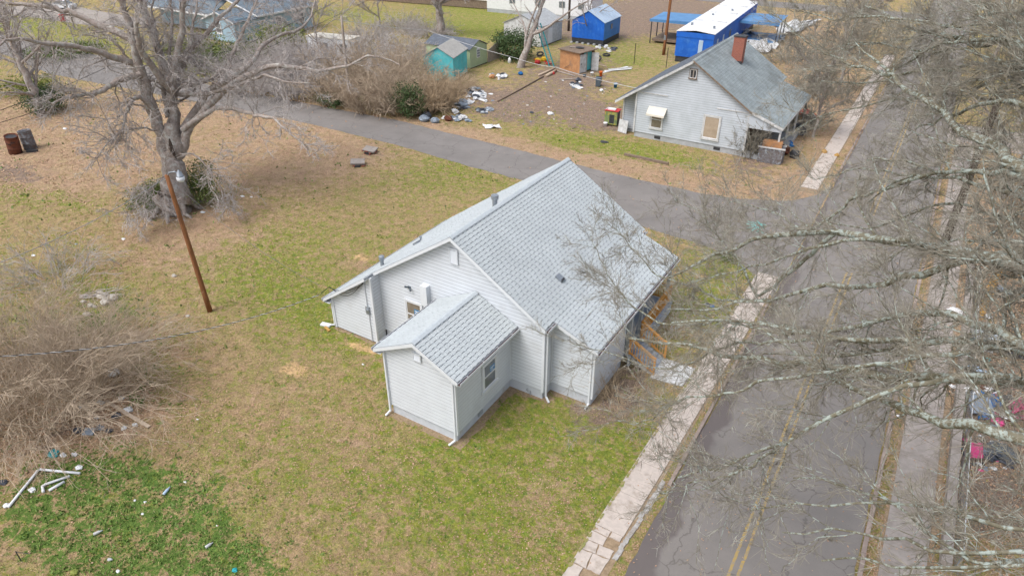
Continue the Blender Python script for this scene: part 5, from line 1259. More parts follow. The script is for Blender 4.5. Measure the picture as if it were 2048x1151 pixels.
# long light limbs that reach over the bungalow roof and the sidewalk
L([LIMBS[5][0][20], RD(1510, 600, 21), RD(1480, 520, 22.5), RD(1430, 470, 23.5), RD(1400, 420, 24.5), RD(1350, 400, 25.5)], .06, .012)
L([LIMBS[8][0][22], RD(1480, 640, 20), RD(1400, 648, 21), RD(1320, 650, 22), RD(1250, 600, 23), RD(1210, 540, 24), RD(1180, 470, 25)], .06, .01)
L([LIMBS[8][0][18], RD(1560, 680, 18), RD(1450, 690, 20), RD(1350, 740, 21), RD(1290, 735, 21.5), RD(1210, 700, 22), RD(1150, 690, 23)], .055, .01)
L([LIMBS[4][0][24], RD(1440, 600, 22), RD(1390, 575, 22.7), RD(1310, 550, 23.5), RD(1270, 500, 24.5), RD(1225, 450, 25.5)], .05, .01)
L([LIMBS[8][0][14], RD(1540, 760, 15), RD(1440, 790, 16), RD(1350, 800, 17), RD(1290, 850, 17.5), RD(1230, 840, 18)], .05, .01)
L([LIMBS[2][0][25], RD(1500, 930, 13), RD(1440, 960, 13.5), RD(1380, 965, 14), RD(1320, 985, 14.5)], .035, .008)
L([LIMBS[10][0][24], RD(1700, 400, 21), RD(1620, 470, 22), RD(1560, 430, 23), RD(1500, 410, 24), RD(1430, 390, 25.5)], .05, .012)
for pts_ in ([(2048, 20), (1950, 60), (1850, 50), (1760, 30), (1660, 40), (1590, 20)], [(2048, 130), (1960, 150), (1880, 190), (1800, 200), (1700, 215), (1620, 240), (1560, 280)], [(2048, 60), (1980, 20), (1900, -10)], [(2048, 330), (1990, 330), (1900, 360), (1800, 350), (1720, 330), (1650, 360), (1590, 350)], [(2048, 440), (1980, 430), (1900, 400), (1820, 430), (1740, 460), (1640, 440), (1560, 470)], [(2048, 180), (1990, 120), (1920, 90), (1850, 110), (1780, 90), (1700, 80), (1640, 110)]):
    L([hub2] + PX(pts_, lambda x, y: (x, y), 20, 26), .07, .012)
L([LIMBS[9][0][26], RD(1700, 130, 24), RD(1640, 100, 25), RD(1580, 60, 26), RD(1540, 20, 27)], .05, .012)
NEARL = LIMBS[19:23] + LIMBS[28:29]; LIMBS = LIMBS[:19] + LIMBS[23:28] + LIMBS[29:]
crown(T1, LIMBS, rs, M['bark_lichen'], M['twig_olive'], [
    dict(n=25, absl=2.4, ang=(.4, 1.1), K=7, wig=.18, rf=.34, rmin=.008, grav=.03, M=5, t0=.25, t1=1.0),
    dict(n=11, lenf=.42, ang=(.35, 1.0), K=3, wig=.17, rf=.5, rmin=.0058, grav=.03, M=3, t0=.1),
    dict(n=9, lenf=.55, ang=(.3, .95), K=1, wig=.2, rf=.6, rmin=.004, grav=.02, M=3, t0=.12)])
crown(T1, NEARL, rs, M['bark_lichen'], M['twig_olive'], [
    dict(n=20, absl=1.9, ang=(.4, 1.1), K=7, wig=.18, rf=.34, rmin=.008, grav=.03, M=5, t0=.25, t1=1.0),
    dict(n=8, lenf=.42, ang=(.35, 1.0), K=3, wig=.17, rf=.5, rmin=.0058, grav=.03, M=3, t0=.1),
    dict(n=7, lenf=.55, ang=(.3, .95), K=1, wig=.2, rf=.6, rmin=.004, grav=.02, M=3, t0=.12)])

def gen_tree(root, base, h, rs, m_b, m_t, nl=7, spread=.8, r=None, lean=(0, 0), tw=1.0, rm=.012, levels=None, fork=.3):
    r = r or h * .02
    base = np.array(base, float); top = base + np.array([lean[0], lean[1], h * .85])
    P, R = limb_part('trunk', [base + [0, 0, -.2], base * .7 + top * .3 + rs.normal(0, .02 * h, 3) * [1, 1, 0], top], r, r * .2, m_b, root, rs, K=16)
    P2, R2 = spawn(P[None], R[None], nl, rs, spread, (.5, 1.0), 16, .07, .025, .55, rm * 2, fork, .9)
    V, F = tube_arrays(P2, R2, 7); n_ = 17 * 7
    for i in range(nl): obj_np('limb', (V[i * n_:(i + 1) * n_], F[i * 16 * 7:(i + 1) * 16 * 7] - i * n_), m_b, root, True)
    limbs = [(P, R)] + [(P2[i], R2[i]) for i in range(nl)]
    crown(root, limbs, rs, m_b, m_t, levels or [
        dict(n=int(10 * tw), lenf=.38, ang=(.4, 1.0), K=5, wig=.14, rf=.45, rmin=rm, grav=.03, t0=.3, M=4),
        dict(n=7, lenf=.45, ang=(.35, .95), K=2, wig=.16, rf=.55, rmin=rm * .7, grav=.02),
        dict(n=6, lenf=.6, ang=(.3, .95), K=1, wig=.16, rf=.6, rmin=rm * .5, grav=.0)])

# --- big old tree on the left lawn
rs = np.random.RandomState(8)
ob = G(350, 425)
T2 = thing('old_tree', 'massive grey leafless tree with several thick stems on the left lawn', 'tree', tuple(ob))
C1 = lambda x, y: (x / 3.8365, y / 3.8365)
C2 = lambda x, y: (500 + x / 3.8365, y / 3.8365)
D0 = float(np.linalg.norm(ob - np.array([0, 0, CAMH])))
tr = [ob + np.array([0, 0, -.3])] + [RD(x, y, D0 - .4) for x, y in ((350, 390), (350, 340), (348, 300), (345, 270), (343, 250))]
def OL(pts, r0, r1, name='limb', K=24):
    p, R = limb_part(name, pts, r0, r1, M['bark'], T2, rs, K=K, sides=12, lump=.10); OLI.append((p, R))
OLI = []
limb_part('trunk', tr, 1.12, .52, M['bark'], T2, rs, K=14, sides=18, lump=.08)
# flare and hollow
for k in range(7):
    a = k * .9; e = ob + np.array([math.cos(a) * 1.9, math.sin(a) * 1.9, -.1])
    limb_part('root', [ob + np.array([math.cos(a) * .6, math.sin(a) * .6, 1.6]), ob + np.array([math.cos(a) * 1.25, math.sin(a) * 1.25, .5]), e], .27, .10, M['bark'], T2, rs, K=8)
hp = RD(343, 300, D0 - 1.38); q = MB(); q.tube([hp + np.array([-.05, .1, .8]), hp + np.array([0, 0, .1]), hp + np.array([.15, .1, -.7])], [.05, .17, .04], 8); q.build('hollow', M['pole_old'], T2, world=True)
K24 = 24
def D(lst, f, d0, d1): n = len(lst); return [RD(*f(*p), D0 + d0 + (d1 - d0) * i / max(1, n - 1)) for i, p in enumerate(lst)]
OL(D([(1290, 1250), (1240, 1050), (1180, 880), (1120, 700), (1070, 500), (1000, 250), (930, 0), (900, -260)], C1, 0, -1.5), 0.516, 0.128)
OL(D([(1330, 1250), (1335, 1050), (1330, 850), (1290, 600), (1220, 400), (1150, 200), (1080, 0), (1040, -300)], C1, 0, 1.5), 0.516, 0.128)
OL(D([(1350, 1250), (1345, 1000), (1310, 700), (1330, 560), (1380, 400), (1400, 150), (1400, 0), (1430, -300)], C1, .3, -1.5), 0.396, 0.112)
OL(D([(1335, 700), (1360, 540), (1420, 420), (1550, 300), (1700, 120), (1830, 0), (1950, -150)], C1, 0, 4), 0.292, 0.072)
OL(D([(1330, 700), (1240, 600), (1100, 440), (1050, 330), (1050, 100), (1120, -100)], C1, -.6, -4), 0.275, 0.080)
OL(D([(1350, 1150), (1400, 1000), (1470, 880), (1600, 690), (1720, 620), (1850, 560), (1950, 470), (2000, 420)], C1, -.3, 1) + D([(60, 360), (230, 270), (430, 220), (470, 100), (500, 0)], C2, 2, 5), 0.344, 0.048)
OL(D([(1380, 1200), (1430, 1010), (1530, 890), (1650, 760), (1760, 660), (1900, 580)], C1, -.5, -2) + D([(70, 500), (340, 500), (530, 560), (740, 520), (870, 440), (1000, 410), (1150, 500)], C2, -3, -7), 0.318, 0.036)
OL(D([(1330, 680), (1450, 650), (1600, 620), (1720, 560), (1800, 380), (1880, 200), (1980, 0), (2040, -150)], C1, 0, 3), 0.215, 0.064)
OL(D([(1340, 720), (1440, 720), (1600, 730), (1700, 700), (1850, 640), (1990, 600)], C1, 0, -3) + D([(100, 560), (300, 640), (500, 640)], C2, -4, -6), 0.189, 0.040)
OL(D([(1080, 570), (960, 600), (850, 660), (750, 710), (600, 740), (500, 745), (400, 800)], C1, -1, -3), 0.258, 0.056)
OL(D([(1060, 500), (1020, 465), (880, 450), (800, 410), (650, 380), (550, 340), (380, 350), (250, 310), (130, 290), (0, 340), (-150, 420)], C1, 0, -4), 0.258, 0.048)
OL(D([(1010, 300), (900, 250), (760, 200), (600, 110), (430, 60), (300, 45), (150, 30), (0, 20), (-200, 60)], C1, 0, 4), 0.275, 0.064)
OL(D([(1180, 850), (1090, 740), (1020, 760), (970, 850), (950, 960), (900, 1100)], C1, -1, -3), 0.189, 0.040)
OL(D([(1400, 1000), (1640, 815), (1850, 850), (1995, 880)], C1, -1, -4) + D([(0, 880), (130, 900), (220, 930), (300, 1020), (400, 1100), (460, 1200)], C2, -5, -10), 0.206, 0.032)
OL(D([(1200, 1000), (1190, 1000), (1100, 980), (940, 1000), (800, 1120), (700, 1280)], C1, -2, -4), 0.077, 0.024)
OL(D([(1380, 1180), (1500, 1180), (1600, 1300), (1700, 1450), (1730, 1600)], C1, -2, -4), 0.069, 0.024)
OL(D([(1360, 1300), (1250, 1350), (1100, 1500), (1000, 1650)], C1, -2, -3), 0.060, 0.016)
OL(D([(1700, 700), (1640, 640), (1525, 545)], C1, -2.5, -2.5), .07, .05, 'dead_stub')
for pts_ in ([(1290, 900), (1260, 700), (1240, 500), (1180, 300), (1160, 100), (1200, -150)], [(1330, 800), (1370, 600), (1450, 420), (1480, 250), (1500, 80), (1540, -120)], [(1340, 900), (1300, 650), (1300, 400), (1330, 200), (1310, 0), (1280, -200)], [(1180, 900), (1090, 650), (980, 450), (900, 350), (800, 250), (700, 230)]):
    OL(D(pts_, C1, .5, 2), .20, .05)
crown(T2, OLI, rs, M['bark'], M['twig_grey'], [
    dict(n=17, absl=3.6, ang=(.5, 1.3), K=8, wig=.26, rf=.28, rmin=.028, grav=-.03, M=4, t0=.2),
    dict(n=9, lenf=.42, ang=(.4, 1.2), K=4, wig=.30, rf=.45, rmin=.015, grav=-.06, M=3),
    dict(n=8, lenf=.50, ang=(.3, 1.1), K=1, wig=.32, rf=.6, rmin=.010, grav=-.05, M=3)])

# --- small trees
def small(label, base, h, seed, mb_='bark', mt='twig_grey', name='bare_tree', group=None, **kw):
    rs = np.random.RandomState(seed); t = thing(name, label, 'tree', tuple(base), 0, group); gen_tree(t, base, h, rs, M[mb_], M[mt], **kw); return t
rs = np.random.RandomState(3)
b0 = G(82, 232); t = thing('bare_tree', 'slim leaning leafless tree at the left edge with an evergreen bush at its foot', 'tree', tuple(b0)); dd = float(np.linalg.norm(b0 - np.array([0, 0, CAMH])))
p, R_ = limb_part('trunk', [b0] + [RD(x, y, dd - .5) for x, y in ((72, 190), (55, 156), (39, 125), (29, 91), (16, 52), (5, 16), (-5, -40))], .42, .18, M['bark'], t, rs, K=24)
P2, R2 = spawn(p[None], R_[None], 12, rs, .45, (.5, 1.2), 24, .07, .01, .5, .03, .25, .95)
crown(t, [(p, R_)] + [(P2[i], R2[i]) for i in range(12)], rs, M['bark'], M['twig_grey'], [dict(n=9, lenf=.4, ang=(.4, 1.1), K=5, wig=.2, rf=.5, rmin=.035, M=4), dict(n=7, lenf=.5, ang=(.4, 1.1), K=4, wig=.2, rf=.6, rmin=.024), dict(n=4, lenf=.5, ang=(.4, 1.1), K=3, wig=.2, rf=.6, rmin=.016)])
V, F = tube_arrays(P2, R2, 6); obj_np('limbs', (V, F), M['bark'], t, True, kind='stuff')
small('bare twin-stemmed grey tree leaning right beside the ladder in the littered yard', G(1040, 135), 12.5, 5, lean=(2.6, 3), nl=6, spread=.8, r=.5, rm=.03, tw=.5, fork=.12, levels=[dict(n=6, lenf=.4, ang=(.4, 1.0), K=5, wig=.14, rf=.45, rmin=.03, grav=.03, t0=.4, M=4), dict(n=5, lenf=.45, ang=(.35, .95), K=4, wig=.16, rf=.55, rmin=.02)])
small('small leafless forked tree just behind the plywood hut', G(1168, 82), 8, 6, lean=(1.5, -1), nl=5, spread=.9, r=.28, rm=.03, tw=.5, fork=.05, levels=[dict(n=6, lenf=.4, ang=(.4, 1.0), K=5, wig=.14, rf=.45, rmin=.03, t0=.3, M=4), dict(n=5, lenf=.45, ang=(.35, .95), K=4, wig=.16, rf=.55, rmin=.02)])
small('stout dark tree with spreading top at the upper edge, left of the green field', G(883, 72), 9, 7, nl=11, spread=1.0, r=.75, rm=.035, tw=.9, fork=.45, lean=(-.8, 0))
for k, (bx_, by_, h, lb) in enumerate((((6.9), 62, 12, 'tall leafless twiggy tree on the right verge beyond the utility pole'), (-9.2, 86, 11, 'leafless twiggy tree standing by the far left sidewalk'), (8.2, 84, 13, 'tall leafless tree on the right beyond the side driveway'), (-12.5, 108, 13, 'leafless tree near the far crossing road, left of the main road'), (5.5, 112, 13, 'leafless tree near the far crossing road, right of the main road'), (-8.6, 69, 8, 'low leafless tree between the cottage porch and the road'))):
    small(lb, (bx_, by_, 0), h, 20 + k, 'bark', 'twig_olive', nl=11, spread=.85, r=h * .018, rm=.026, tw=1.5, fork=.2)
for k, (px_, py_, h, lb) in enumerate(((150, 60, 10, 'grey leafless tree behind the street at the upper left, nearest the corner'), (250, 40, 10, 'grey leafless tree behind the big tree crown at the top'), (560, 30, 9, 'bare tree at the right end of the pale blue house'), (760, 50, 10, 'tall bare twiggy tree in the brush above the street'), (640, 130, 9, 'bare tree rising out of the brush in front of the white camper'))):
    small(lb, G(px_, py_), h, 40 + k, 'bark', 'twig_grey', nl=9, spread=.9, r=h * .016, rm=.028, tw=.9, fork=.15)

# ---------------------------------------------------------------- SHRUBS, BRUSH
def brush(label, base, rad_, h, n, seed, mt='twig_brown', name='brush_clump', group=None, rm=.008, sub=8, droop=-.16, cat='bush', r0=.02, leaf=None):
    rs = np.random.RandomState(seed); t = thing(name, label, cat, (base[0], base[1], 0), 0, group)
    a = rs.uniform(0, 2 * math.pi, n); q_ = np.sqrt(rs.uniform(0, 1, n)) * rad_ * .55
    st = np.stack([base[0] + np.cos(a) * q_, base[1] + np.sin(a) * q_, np.zeros(n) - .05], 1)
    out = rs.uniform(.1, .9, n) * rad_ / max(h, .1)
    d = np.stack([np.cos(a) * out + rs.normal(0, .15, n), np.sin(a) * out + rs.normal(0, .15, n), np.ones(n)], 1)
    L_ = h * rs.uniform(.8, 1.6, n)
    P, R = polyline_arrays(st, d, L_, 5, .13, droop, rs, np.full(n, r0), np.full(n, rm * .7)); P[..., 2] = np.maximum(P[..., 2], .02)
    P2, R2 = spawn(P, R, sub, rs, .35, (.3, 1.1), 2, .2, -.05, .6, rm, .1); P2[..., 2] = np.maximum(P2[..., 2], .02)
    P3, R3 = spawn(P2, R2, 3, rs, .6, (.3, 1.0), 1, .2, -.03, .6, rm * .7, .1); P3[..., 2] = np.maximum(P3[..., 2], .02)
    obj_np('stems', tube_arrays(P, R, 3), M[mt], t, kind='stuff'); obj_np('twigs', merge([tube_arrays(P2, R2, 3), tube_arrays(P3, R3, 3)]), M[mt], t, kind='stuff')
    if leaf: leaves(t, base, rad_ * .8, h * .75, leaf[1], seed, leaf[0], .05)
    return t
def leaves(root, base, rx, h, n, seed, m, sz=.08, ry=None):
    rs = np.random.RandomState(seed + 99); ry = ry or rx
    # clumped leaf faces
    nc = max(6, n // 60); c = rs.normal(0, .42, (nc, 3)); c /= np.maximum(1, np.linalg.norm(c, axis=1, keepdims=True)); 
    w_ = c[rs.randint(0, nc, n)] + rs.normal(0, .16, (n, 3)); C = np.stack([base[0] + w_[:, 0] * rx, base[1] + w_[:, 1] * ry, h * .5 + w_[:, 2] * h * .5], 1); C[:, 2] = np.abs(C[:, 2]) + .03
    a = rs.normal(0, 1, (n, 3)); a /= np.linalg.norm(a, axis=1, keepdims=True); b = rs.normal(0, 1, (n, 3)); b -= (a * b).sum(1, keepdims=True) * a; b /= np.linalg.norm(b, axis=1, keepdims=True)
    s_ = rs.uniform(.6, 1.3, (n, 1)) * sz; V = np.stack([C - a * s_, C + b * s_ * .5, C + a * s_, C - b * s_ * .5], 1).reshape(-1, 3); F = np.arange(4 * n).reshape(-1, 4)
    return obj_np('foliage', (V, F), M[m], root, kind='stuff')
# big bramble, left edge
g_b = 'brown bramble clumps at the left edge'
brush('large tangled brown bramble clump at the left edge above the white pipes', (-31.5, 9.3), 3.6, 4.2, 170, 1, 'twig_brown', rm=.011, sub=9, r0=.022, droop=-.2, group=g_b)
brush('tangled brown bramble clump beside the loose plank at the left', (-31.6, 12.2), 2.8, 3.2, 110, 2, 'twig_brown', rm=.010, sub=8, r0=.02, droop=-.2, group=g_b)
brush('brown bramble clump behind the largest one, cut by the left edge', (-36.5, 10.5), 3.2, 3.6, 110, 3, 'twig_brown', rm=.010, sub=8, r0=.02, droop=-.18, group=g_b)
brush('sparse grey bare shrub at the left edge beside the pile of pale rocks', (-43.5, 16.2), 3.4, 2.3, 60, 4, 'twig_grey', rm=.010, sub=7, r0=.018, droop=-.12)
brush('thin bare shrub in front of the rock pile under the cable', (-34.5, 13.8), 2.4, 1.6, 36, 5, 'twig_tan', rm=.008, sub=5, r0=.014, droop=-.15)
# shrubs and saplings between the steps and the sidewalk
brush('bare olive-brown shrub against the bungalow wall, before the wooden steps', (-8.9, 24.4), 1.2, 1.8, 26, 6, 'twig_tan', rm=.005, sub=5, r0=.014, droop=-.10)
brush('bare shrub overhanging the sidewalk next to the gravel landing', (-7.6, 23.0), 1.1, 1.5, 20, 7, 'twig_tan', rm=.005, sub=5, r0=.012, droop=-.10)
brush('bare shrub beyond the wooden steps at the porch railing', (-8.4, 30.8), 1.0, 1.2, 20, 8, 'twig_grey', rm=.006, sub=6, r0=.012, droop=-.08)
# thicket along the cross street
th = [(505, 185, 3.6, 2.8), (560, 165, 4.0, 3.4), (590, 195, 3.2, 2.4), (640, 175, 3.8, 3.2), (672, 208, 3.0, 2.6), (705, 185, 3.6, 3.4), (735, 222, 2.8, 2.8), (760, 190, 3.6, 3.2), (790, 225, 2.6, 2.8), (815, 175, 3.6, 3.0), (850, 225, 2.4, 3.4), (880, 215, 2.2, 3.0), (905, 185, 2.6, 2.2), (620, 130, 4.4, 3.2), (680, 120, 4.2, 3.0), (760, 130, 4.6, 3.4), (820, 110, 4.6, 3.0), (540, 125, 4.4, 3.0), (480, 155, 3.6, 2.4), (740, 85, 5, 3.0), (860, 70, 5, 2.6), (800, 60, 5, 2.6)]
lbl = {0: 'bare grey brush clump in the thicket above the street, its left part', 1: 'bare tan brush clump in the thicket above the street, its middle part', 2: 'tall golden brown brush clump beside the teal shed', 3: 'bare grey brush clump at the back of the thicket'}
ordn = ['first', 'second', 'third', 'fourth', 'fifth', 'sixth', 'seventh', 'eighth', 'ninth', 'tenth', 'eleventh', 'twelfth', 'thirteenth']
row_f = sorted(range(13), key=lambda q: th[q][0]); row_b = sorted(range(13, 22), key=lambda q: th[q][0])
for k, (x, y, r_, h) in enumerate(th):
    b0 = G(x, y); c_ = 3 if k >= 13 else (0 if x < 660 else (1 if x < 840 else 2))
    lb_ = ('bare %s brush clump, %s from the left in the front row of the thicket' % (('grey', 'tan', 'golden brown', '')[c_], ordn[row_f.index(k)])) if k < 13 else 'bare grey brush clump, %s from the left at the back of the thicket' % ordn[row_b.index(k)]
    brush(lb_, b0, r_, h * (.85 if (x > 830 or k >= 13) else 1.2), 95, 60 + k, ('twig_grey', 'twig_brown', 'twig_tan', 'twig_grey')[c_], rm=.022, sub=7, r0=.04, droop=-.10, group='brush clumps of the thicket along the street', leaf=('leaf_yellow', 260) if k % 3 == 0 else None)
def evergreen(label, base, r_, h, n, seed, m='leaf_dark', sz=.10, name='evergreen_shrub', cat='bush'):
    t = thing(name, label, cat, (base[0], base[1], 0)); leaves(t, base, r_, h, n, seed, m, sz)
    q = MB(); rr_ = random.Random(seed)
    for _ in range(7): q.tube([(base[0], base[1], -.05), (base[0] + rr_.uniform(-r_, r_) * .5, base[1] + rr_.uniform(-r_, r_) * .5, h * rr_.uniform(.5, .8))], [.05, .015], 5)
    q.build('stems', M['bark'], t, world=True)['kind'] = 'stuff'; return t
evergreen('dark green evergreen shrub at the road edge of the thicket, left of the teal shed', G(822, 232), 1.9, 3.4, 5200, 1)
evergreen('small dark green shrub low in the thicket beside the street', G(665, 212), 1.7, 1.4, 2600, 2)
evergreen('round evergreen bush at the foot of the slim leaning tree', G(98, 222), 2.6, 2.6, 5200, 3)
evergreen('ivy and green undergrowth round the foot of the massive tree, left side', G(318, 415), 1.9, 1.7, 5200, 4, 'leaf_green', .08)
evergreen('green shrub growing against the massive tree trunk, right side', G(400, 405), 2.1, 3.2, 5200, 5, 'leaf_green', .08)
evergreen('large olive evergreen bush beside the grey-roofed shed', G(1025, 118), 3.0, 3.6, 6500, 6, 'leaf_dark', .13)
evergreen('wide green bush in front of the pale blue house, right one', G(470, 140), 4.5, 3.2, 6500, 7, 'leaf_green', .15)
evergreen('wide green bush in front of the pale blue house, left one', G(390, 120), 4.0, 3.2, 6000, 8, 'leaf_yellow', .15)
evergreen('yellow green shrub behind the golden brush near the top', G(560, 95), 4.0, 3.0, 5000, 9, 'leaf_yellow', .15)
evergreen('green weeds at the left edge of the street, upper left', G(130, 110), 5, 1.2, 4500, 10, 'leaf_green', .15)
evergreen('low green shrub below the leaning tree, farthest left', G(60, 185), 3.5, 1.8, 2600, 11, 'leaf_yellow', .12)
evergreen('green ivy mound in the grass beside the left sidewalk', G(1455, 520), 1.0, .5, 900, 12, 'leaf_green', .05)
for k, (x, y, r_, h, lb) in enumerate(((340, 415, 2.4, 2.0, 'grey bare suckers sprouting round the massive tree trunk'), (1540, 262, 2.6, 3.0, 'bare brush crowding the porch corner of the cottage'), (1500, 310, 1.8, 2.6, 'bare sapling brush in front of the cottage corner'), (1600, 255, 3.0, 2.2, 'bare brush right of the cottage porch'), (1640, 190, 4.0, 2.4, 'bare brush between the tarp and the road'), (1580, 130, 5.0, 3.0, 'bare brush behind the cottage roof at the right'), (2000, 940, 1.6, 1.8, 'bare brush over the low wall at the right edge'), (1990, 1080, 1.8, 2.2, 'bare brush clump at the lower right corner'), (2035, 850, 1.5, 1.6, 'bare brush beside the pink cloth at the right edge'))):
    far_ = y < 420
    brush(lb, G(x, y), r_ if k else 1.7, h if k else 1.3, (70 if k else 18) if far_ else 20, 90 + k, 'twig_grey' if k in (0,) else 'twig_olive', rm=.018 if far_ else .007, sub=7, r0=.03 if far_ else .014, droop=-.06)

# ---------------------------------------------------------------- THINGS LYING ABOUT
def put(name, mb_, m, label, cat, group=None, smooth=False): return tag(mb_.build(name, M[m], smooth=smooth), label, cat, group)
# steel drums
for (x, y, m_, tilt, lb) in ((32, 306, 'rust', .18, 'rusty brown steel drum, leftmost of the two on the leaf-covered ground'), (62, 297, 'drum_grey', -.05, 'grey blackened steel drum standing right of the rusty one')):
    b0 = G(x, y); t = thing('steel_drum', lb, 'drum', tuple(b0), 0, 'drums on the left lawn')
    q = MB(); q.lathe([(.52, 0), (.54, .02), (.54, .55), (.56, .58), (.54, .61), (.54, 1.1), (.56, 1.13), (.54, 1.16), (.54, 1.68), (.56, 1.7), (.50, 1.7), (.48, .9)], 20)
    R_ = Matrix.Rotation(tilt, 3, 'Y'); q.v = [tuple(R_ @ Vector(p)) for p in q.v]; q.build('shell', M[m_], t, smooth=True)
    q = MB(); q.lathe([(.46, 1.55), (.46, 1.6)], 16); q.v = [tuple(R_ @ Vector(p)) for p in q.v]; q.build('contents', M['dark'], t)
b0 = G(85, 305); q = MB(); q.box((b0[0] - .9, b0[1] - .4, .1), (.9, .25, .2), .7); put('scrap', q, 'dark', 'small dark scrap piece lying at the foot of the rusty drum', 'scrap')
# old well / cistern lids
for (x, y, a, lb) in ((741, 305, .2, 'concrete lid propped on red bricks in the lawn, upper one'), (716, 330, .7, 'tilted concrete lid over a dark hole in the lawn, lower one')):
    b0 = G(x, y); t = thing('cistern_lid', lb, 'lid', tuple(b0), a)
    rr_ = random.Random(x)
    q = MB(); q.box((0, 0, .32), (1.2, .85, .12), 0, .18, .05); q.build('slab', M['concrete_grey'], t)
    for k in range(14): 
        q = MB(); q.box((rr_.uniform(-.65, .65), rr_.uniform(-.55, .4), .05 + .1 * (k % 3)), (.22, .1, .08), rr_.uniform(0, 3)); q.build('brick', M['brick'], t)
    q = MB(); q.box((-.05, -.5, .08), (.5, .2, .15), 0); q.build('hole', M['dark'], t)
# rocks
rr_ = random.Random(5)
for k, (x, y, r_, lb) in enumerate(((207, 595, .34, 'flat tan rock on top of the small rock pile'), (213, 607, .30, 'pale grey rock at the front of the rock pile'), (226, 598, .30, 'white rock at the right of the rock pile'), (182, 612, .20, 'small pale rock left of the rock pile'), (190, 614, .14, 'smallest pale rock beside the rock pile'), (167, 604, .16, 'rounded tan rock near the bare branches, left of the rock pile'), (200, 586, .2, 'brownish rock behind the rock pile'), (175, 630, .22, 'grey rock in the weeds below the rock pile'), (376, 632, .12, 'small yellowish rock on the lawn left of the light pole foot'), (348, 552, .15, 'lone tan rock on the lawn above the light pole foot'))):
    b0 = G(x, y); q = MB(); q.blob((b0[0], b0[1], -.03), r_, rr_, (1.2, .9, .6), 9, 6, .2); put('rock', q, 'stone', lb, 'rock', 'pale rocks on the left lawn')
# dead branches pile beside the rocks
rs = np.random.RandomState(4); b0 = G(160, 595); t = thing('fallen_branch', 'grey fallen branches lying behind the rock pile', 'branch', tuple(b0))
st = np.tile(b0, (5, 1)) + rs.normal(0, .15, (5, 3)); st[:, 2] = .08
P, R = polyline_arrays(st, np.stack([np.full(5, .9), rs.uniform(.2, .9, 5), rs.uniform(0, .15, 5)], 1), rs.uniform(1.5, 3.2, 5), 6, .15, -.01, rs, np.full(5, .05), np.full(5, .01)); P[..., 2] = np.abs(P[..., 2])
P2, R2 = spawn(P, R, 7, rs, .3, (.4, 1), 3, .2, 0, .5, .01); P2[..., 2] = np.abs(P2[..., 2]); obj_np('stems', merge([tube_arrays(P, R, 5), tube_arrays(P2, R2, 3)]), M['twig_grey'], t, kind='stuff')
# white plastic pipes
def pipe(pxs, r_, label, z=.07, group='white plastic pipes at the lower left'):
    q = MB(); pts = [tuple(G(*p) + np.array([0, 0, z])) for p in pxs]; out = []
    for i in range(len(pts) - 1):
        a = Vector(pts[i]); b_ = Vector(pts[i + 1]); out += [a + (b_ - a) * .03, a + (b_ - a) * .5, a + (b_ - a) * .97]
    q.tube(out, r_, 10); put('drain_pipe', q, 'white', label, 'pipe', group, True)
pipe([(16, 1018), (79, 940), (164, 948)], .055, 'longest white plastic pipe, bent at a corner, at the foot of the brambles')
pipe([(88, 986), (86, 974), (92, 970), (142, 953)], .055, 'short white pipe with an elbow, inside the bend of the longest pipe')
pipe([(98, 983), (131, 964)], .06, 'shortest straight white pipe, lowest of the three')
q = MB(); b0 = G(14, 1012); q.blob(b0, .12, rr_, (1, 1, .6)); put('crumpled_bag', q, 'white', 'crumpled white bag at the lower end of the longest pipe', 'bag')
def plank(a, b_, wd, ht, m, label, name='plank', z=.06, group=None):
    A_ = G(*a) + np.array([0, 0, z]); B_ = G(*b_) + np.array([0, 0, z]); q = MB(); q.beam(A_, B_, wd, ht); put(name, q, m, label, 'plank', group)
plank((212, 803), (299, 855), .17, .05, 'wood_pale', 'long pale plank lying across the rubbish beside the brambles')
plank((196, 804), (208, 808), .2, .04, 'white_dirty', 'short white board at the upper end of the long plank')
plank((222, 775), (236, 795), .06, .05, 'wood_old', 'thin dark stick leaning behind the crushed white cup')
def bag(x, y, r_, m, label, cat='bag', name='trash_bag', sq=(1.2, 1, .6), seed=0, group=None, j=.22):
    b0 = G(x, y); q = MB(); q.blob((b0[0], b0[1], -.02), r_, random.Random(seed + int(x * 7 + y)), sq, 10, 7, j); return put(name, q, m, label, cat, group)
bag(243, 797, .13, 'white', 'crushed white cup on the bare soil above the plank', 'cup', 'cup')
q = MB(); b0 = G(180, 866); q.box((b0[0], b0[1], .12), (.5, .38, .05), .5, .25); put('broken_panel', q, 'bag_grey', 'grey square panel lying on black rubbish under the brambles', 'panel')
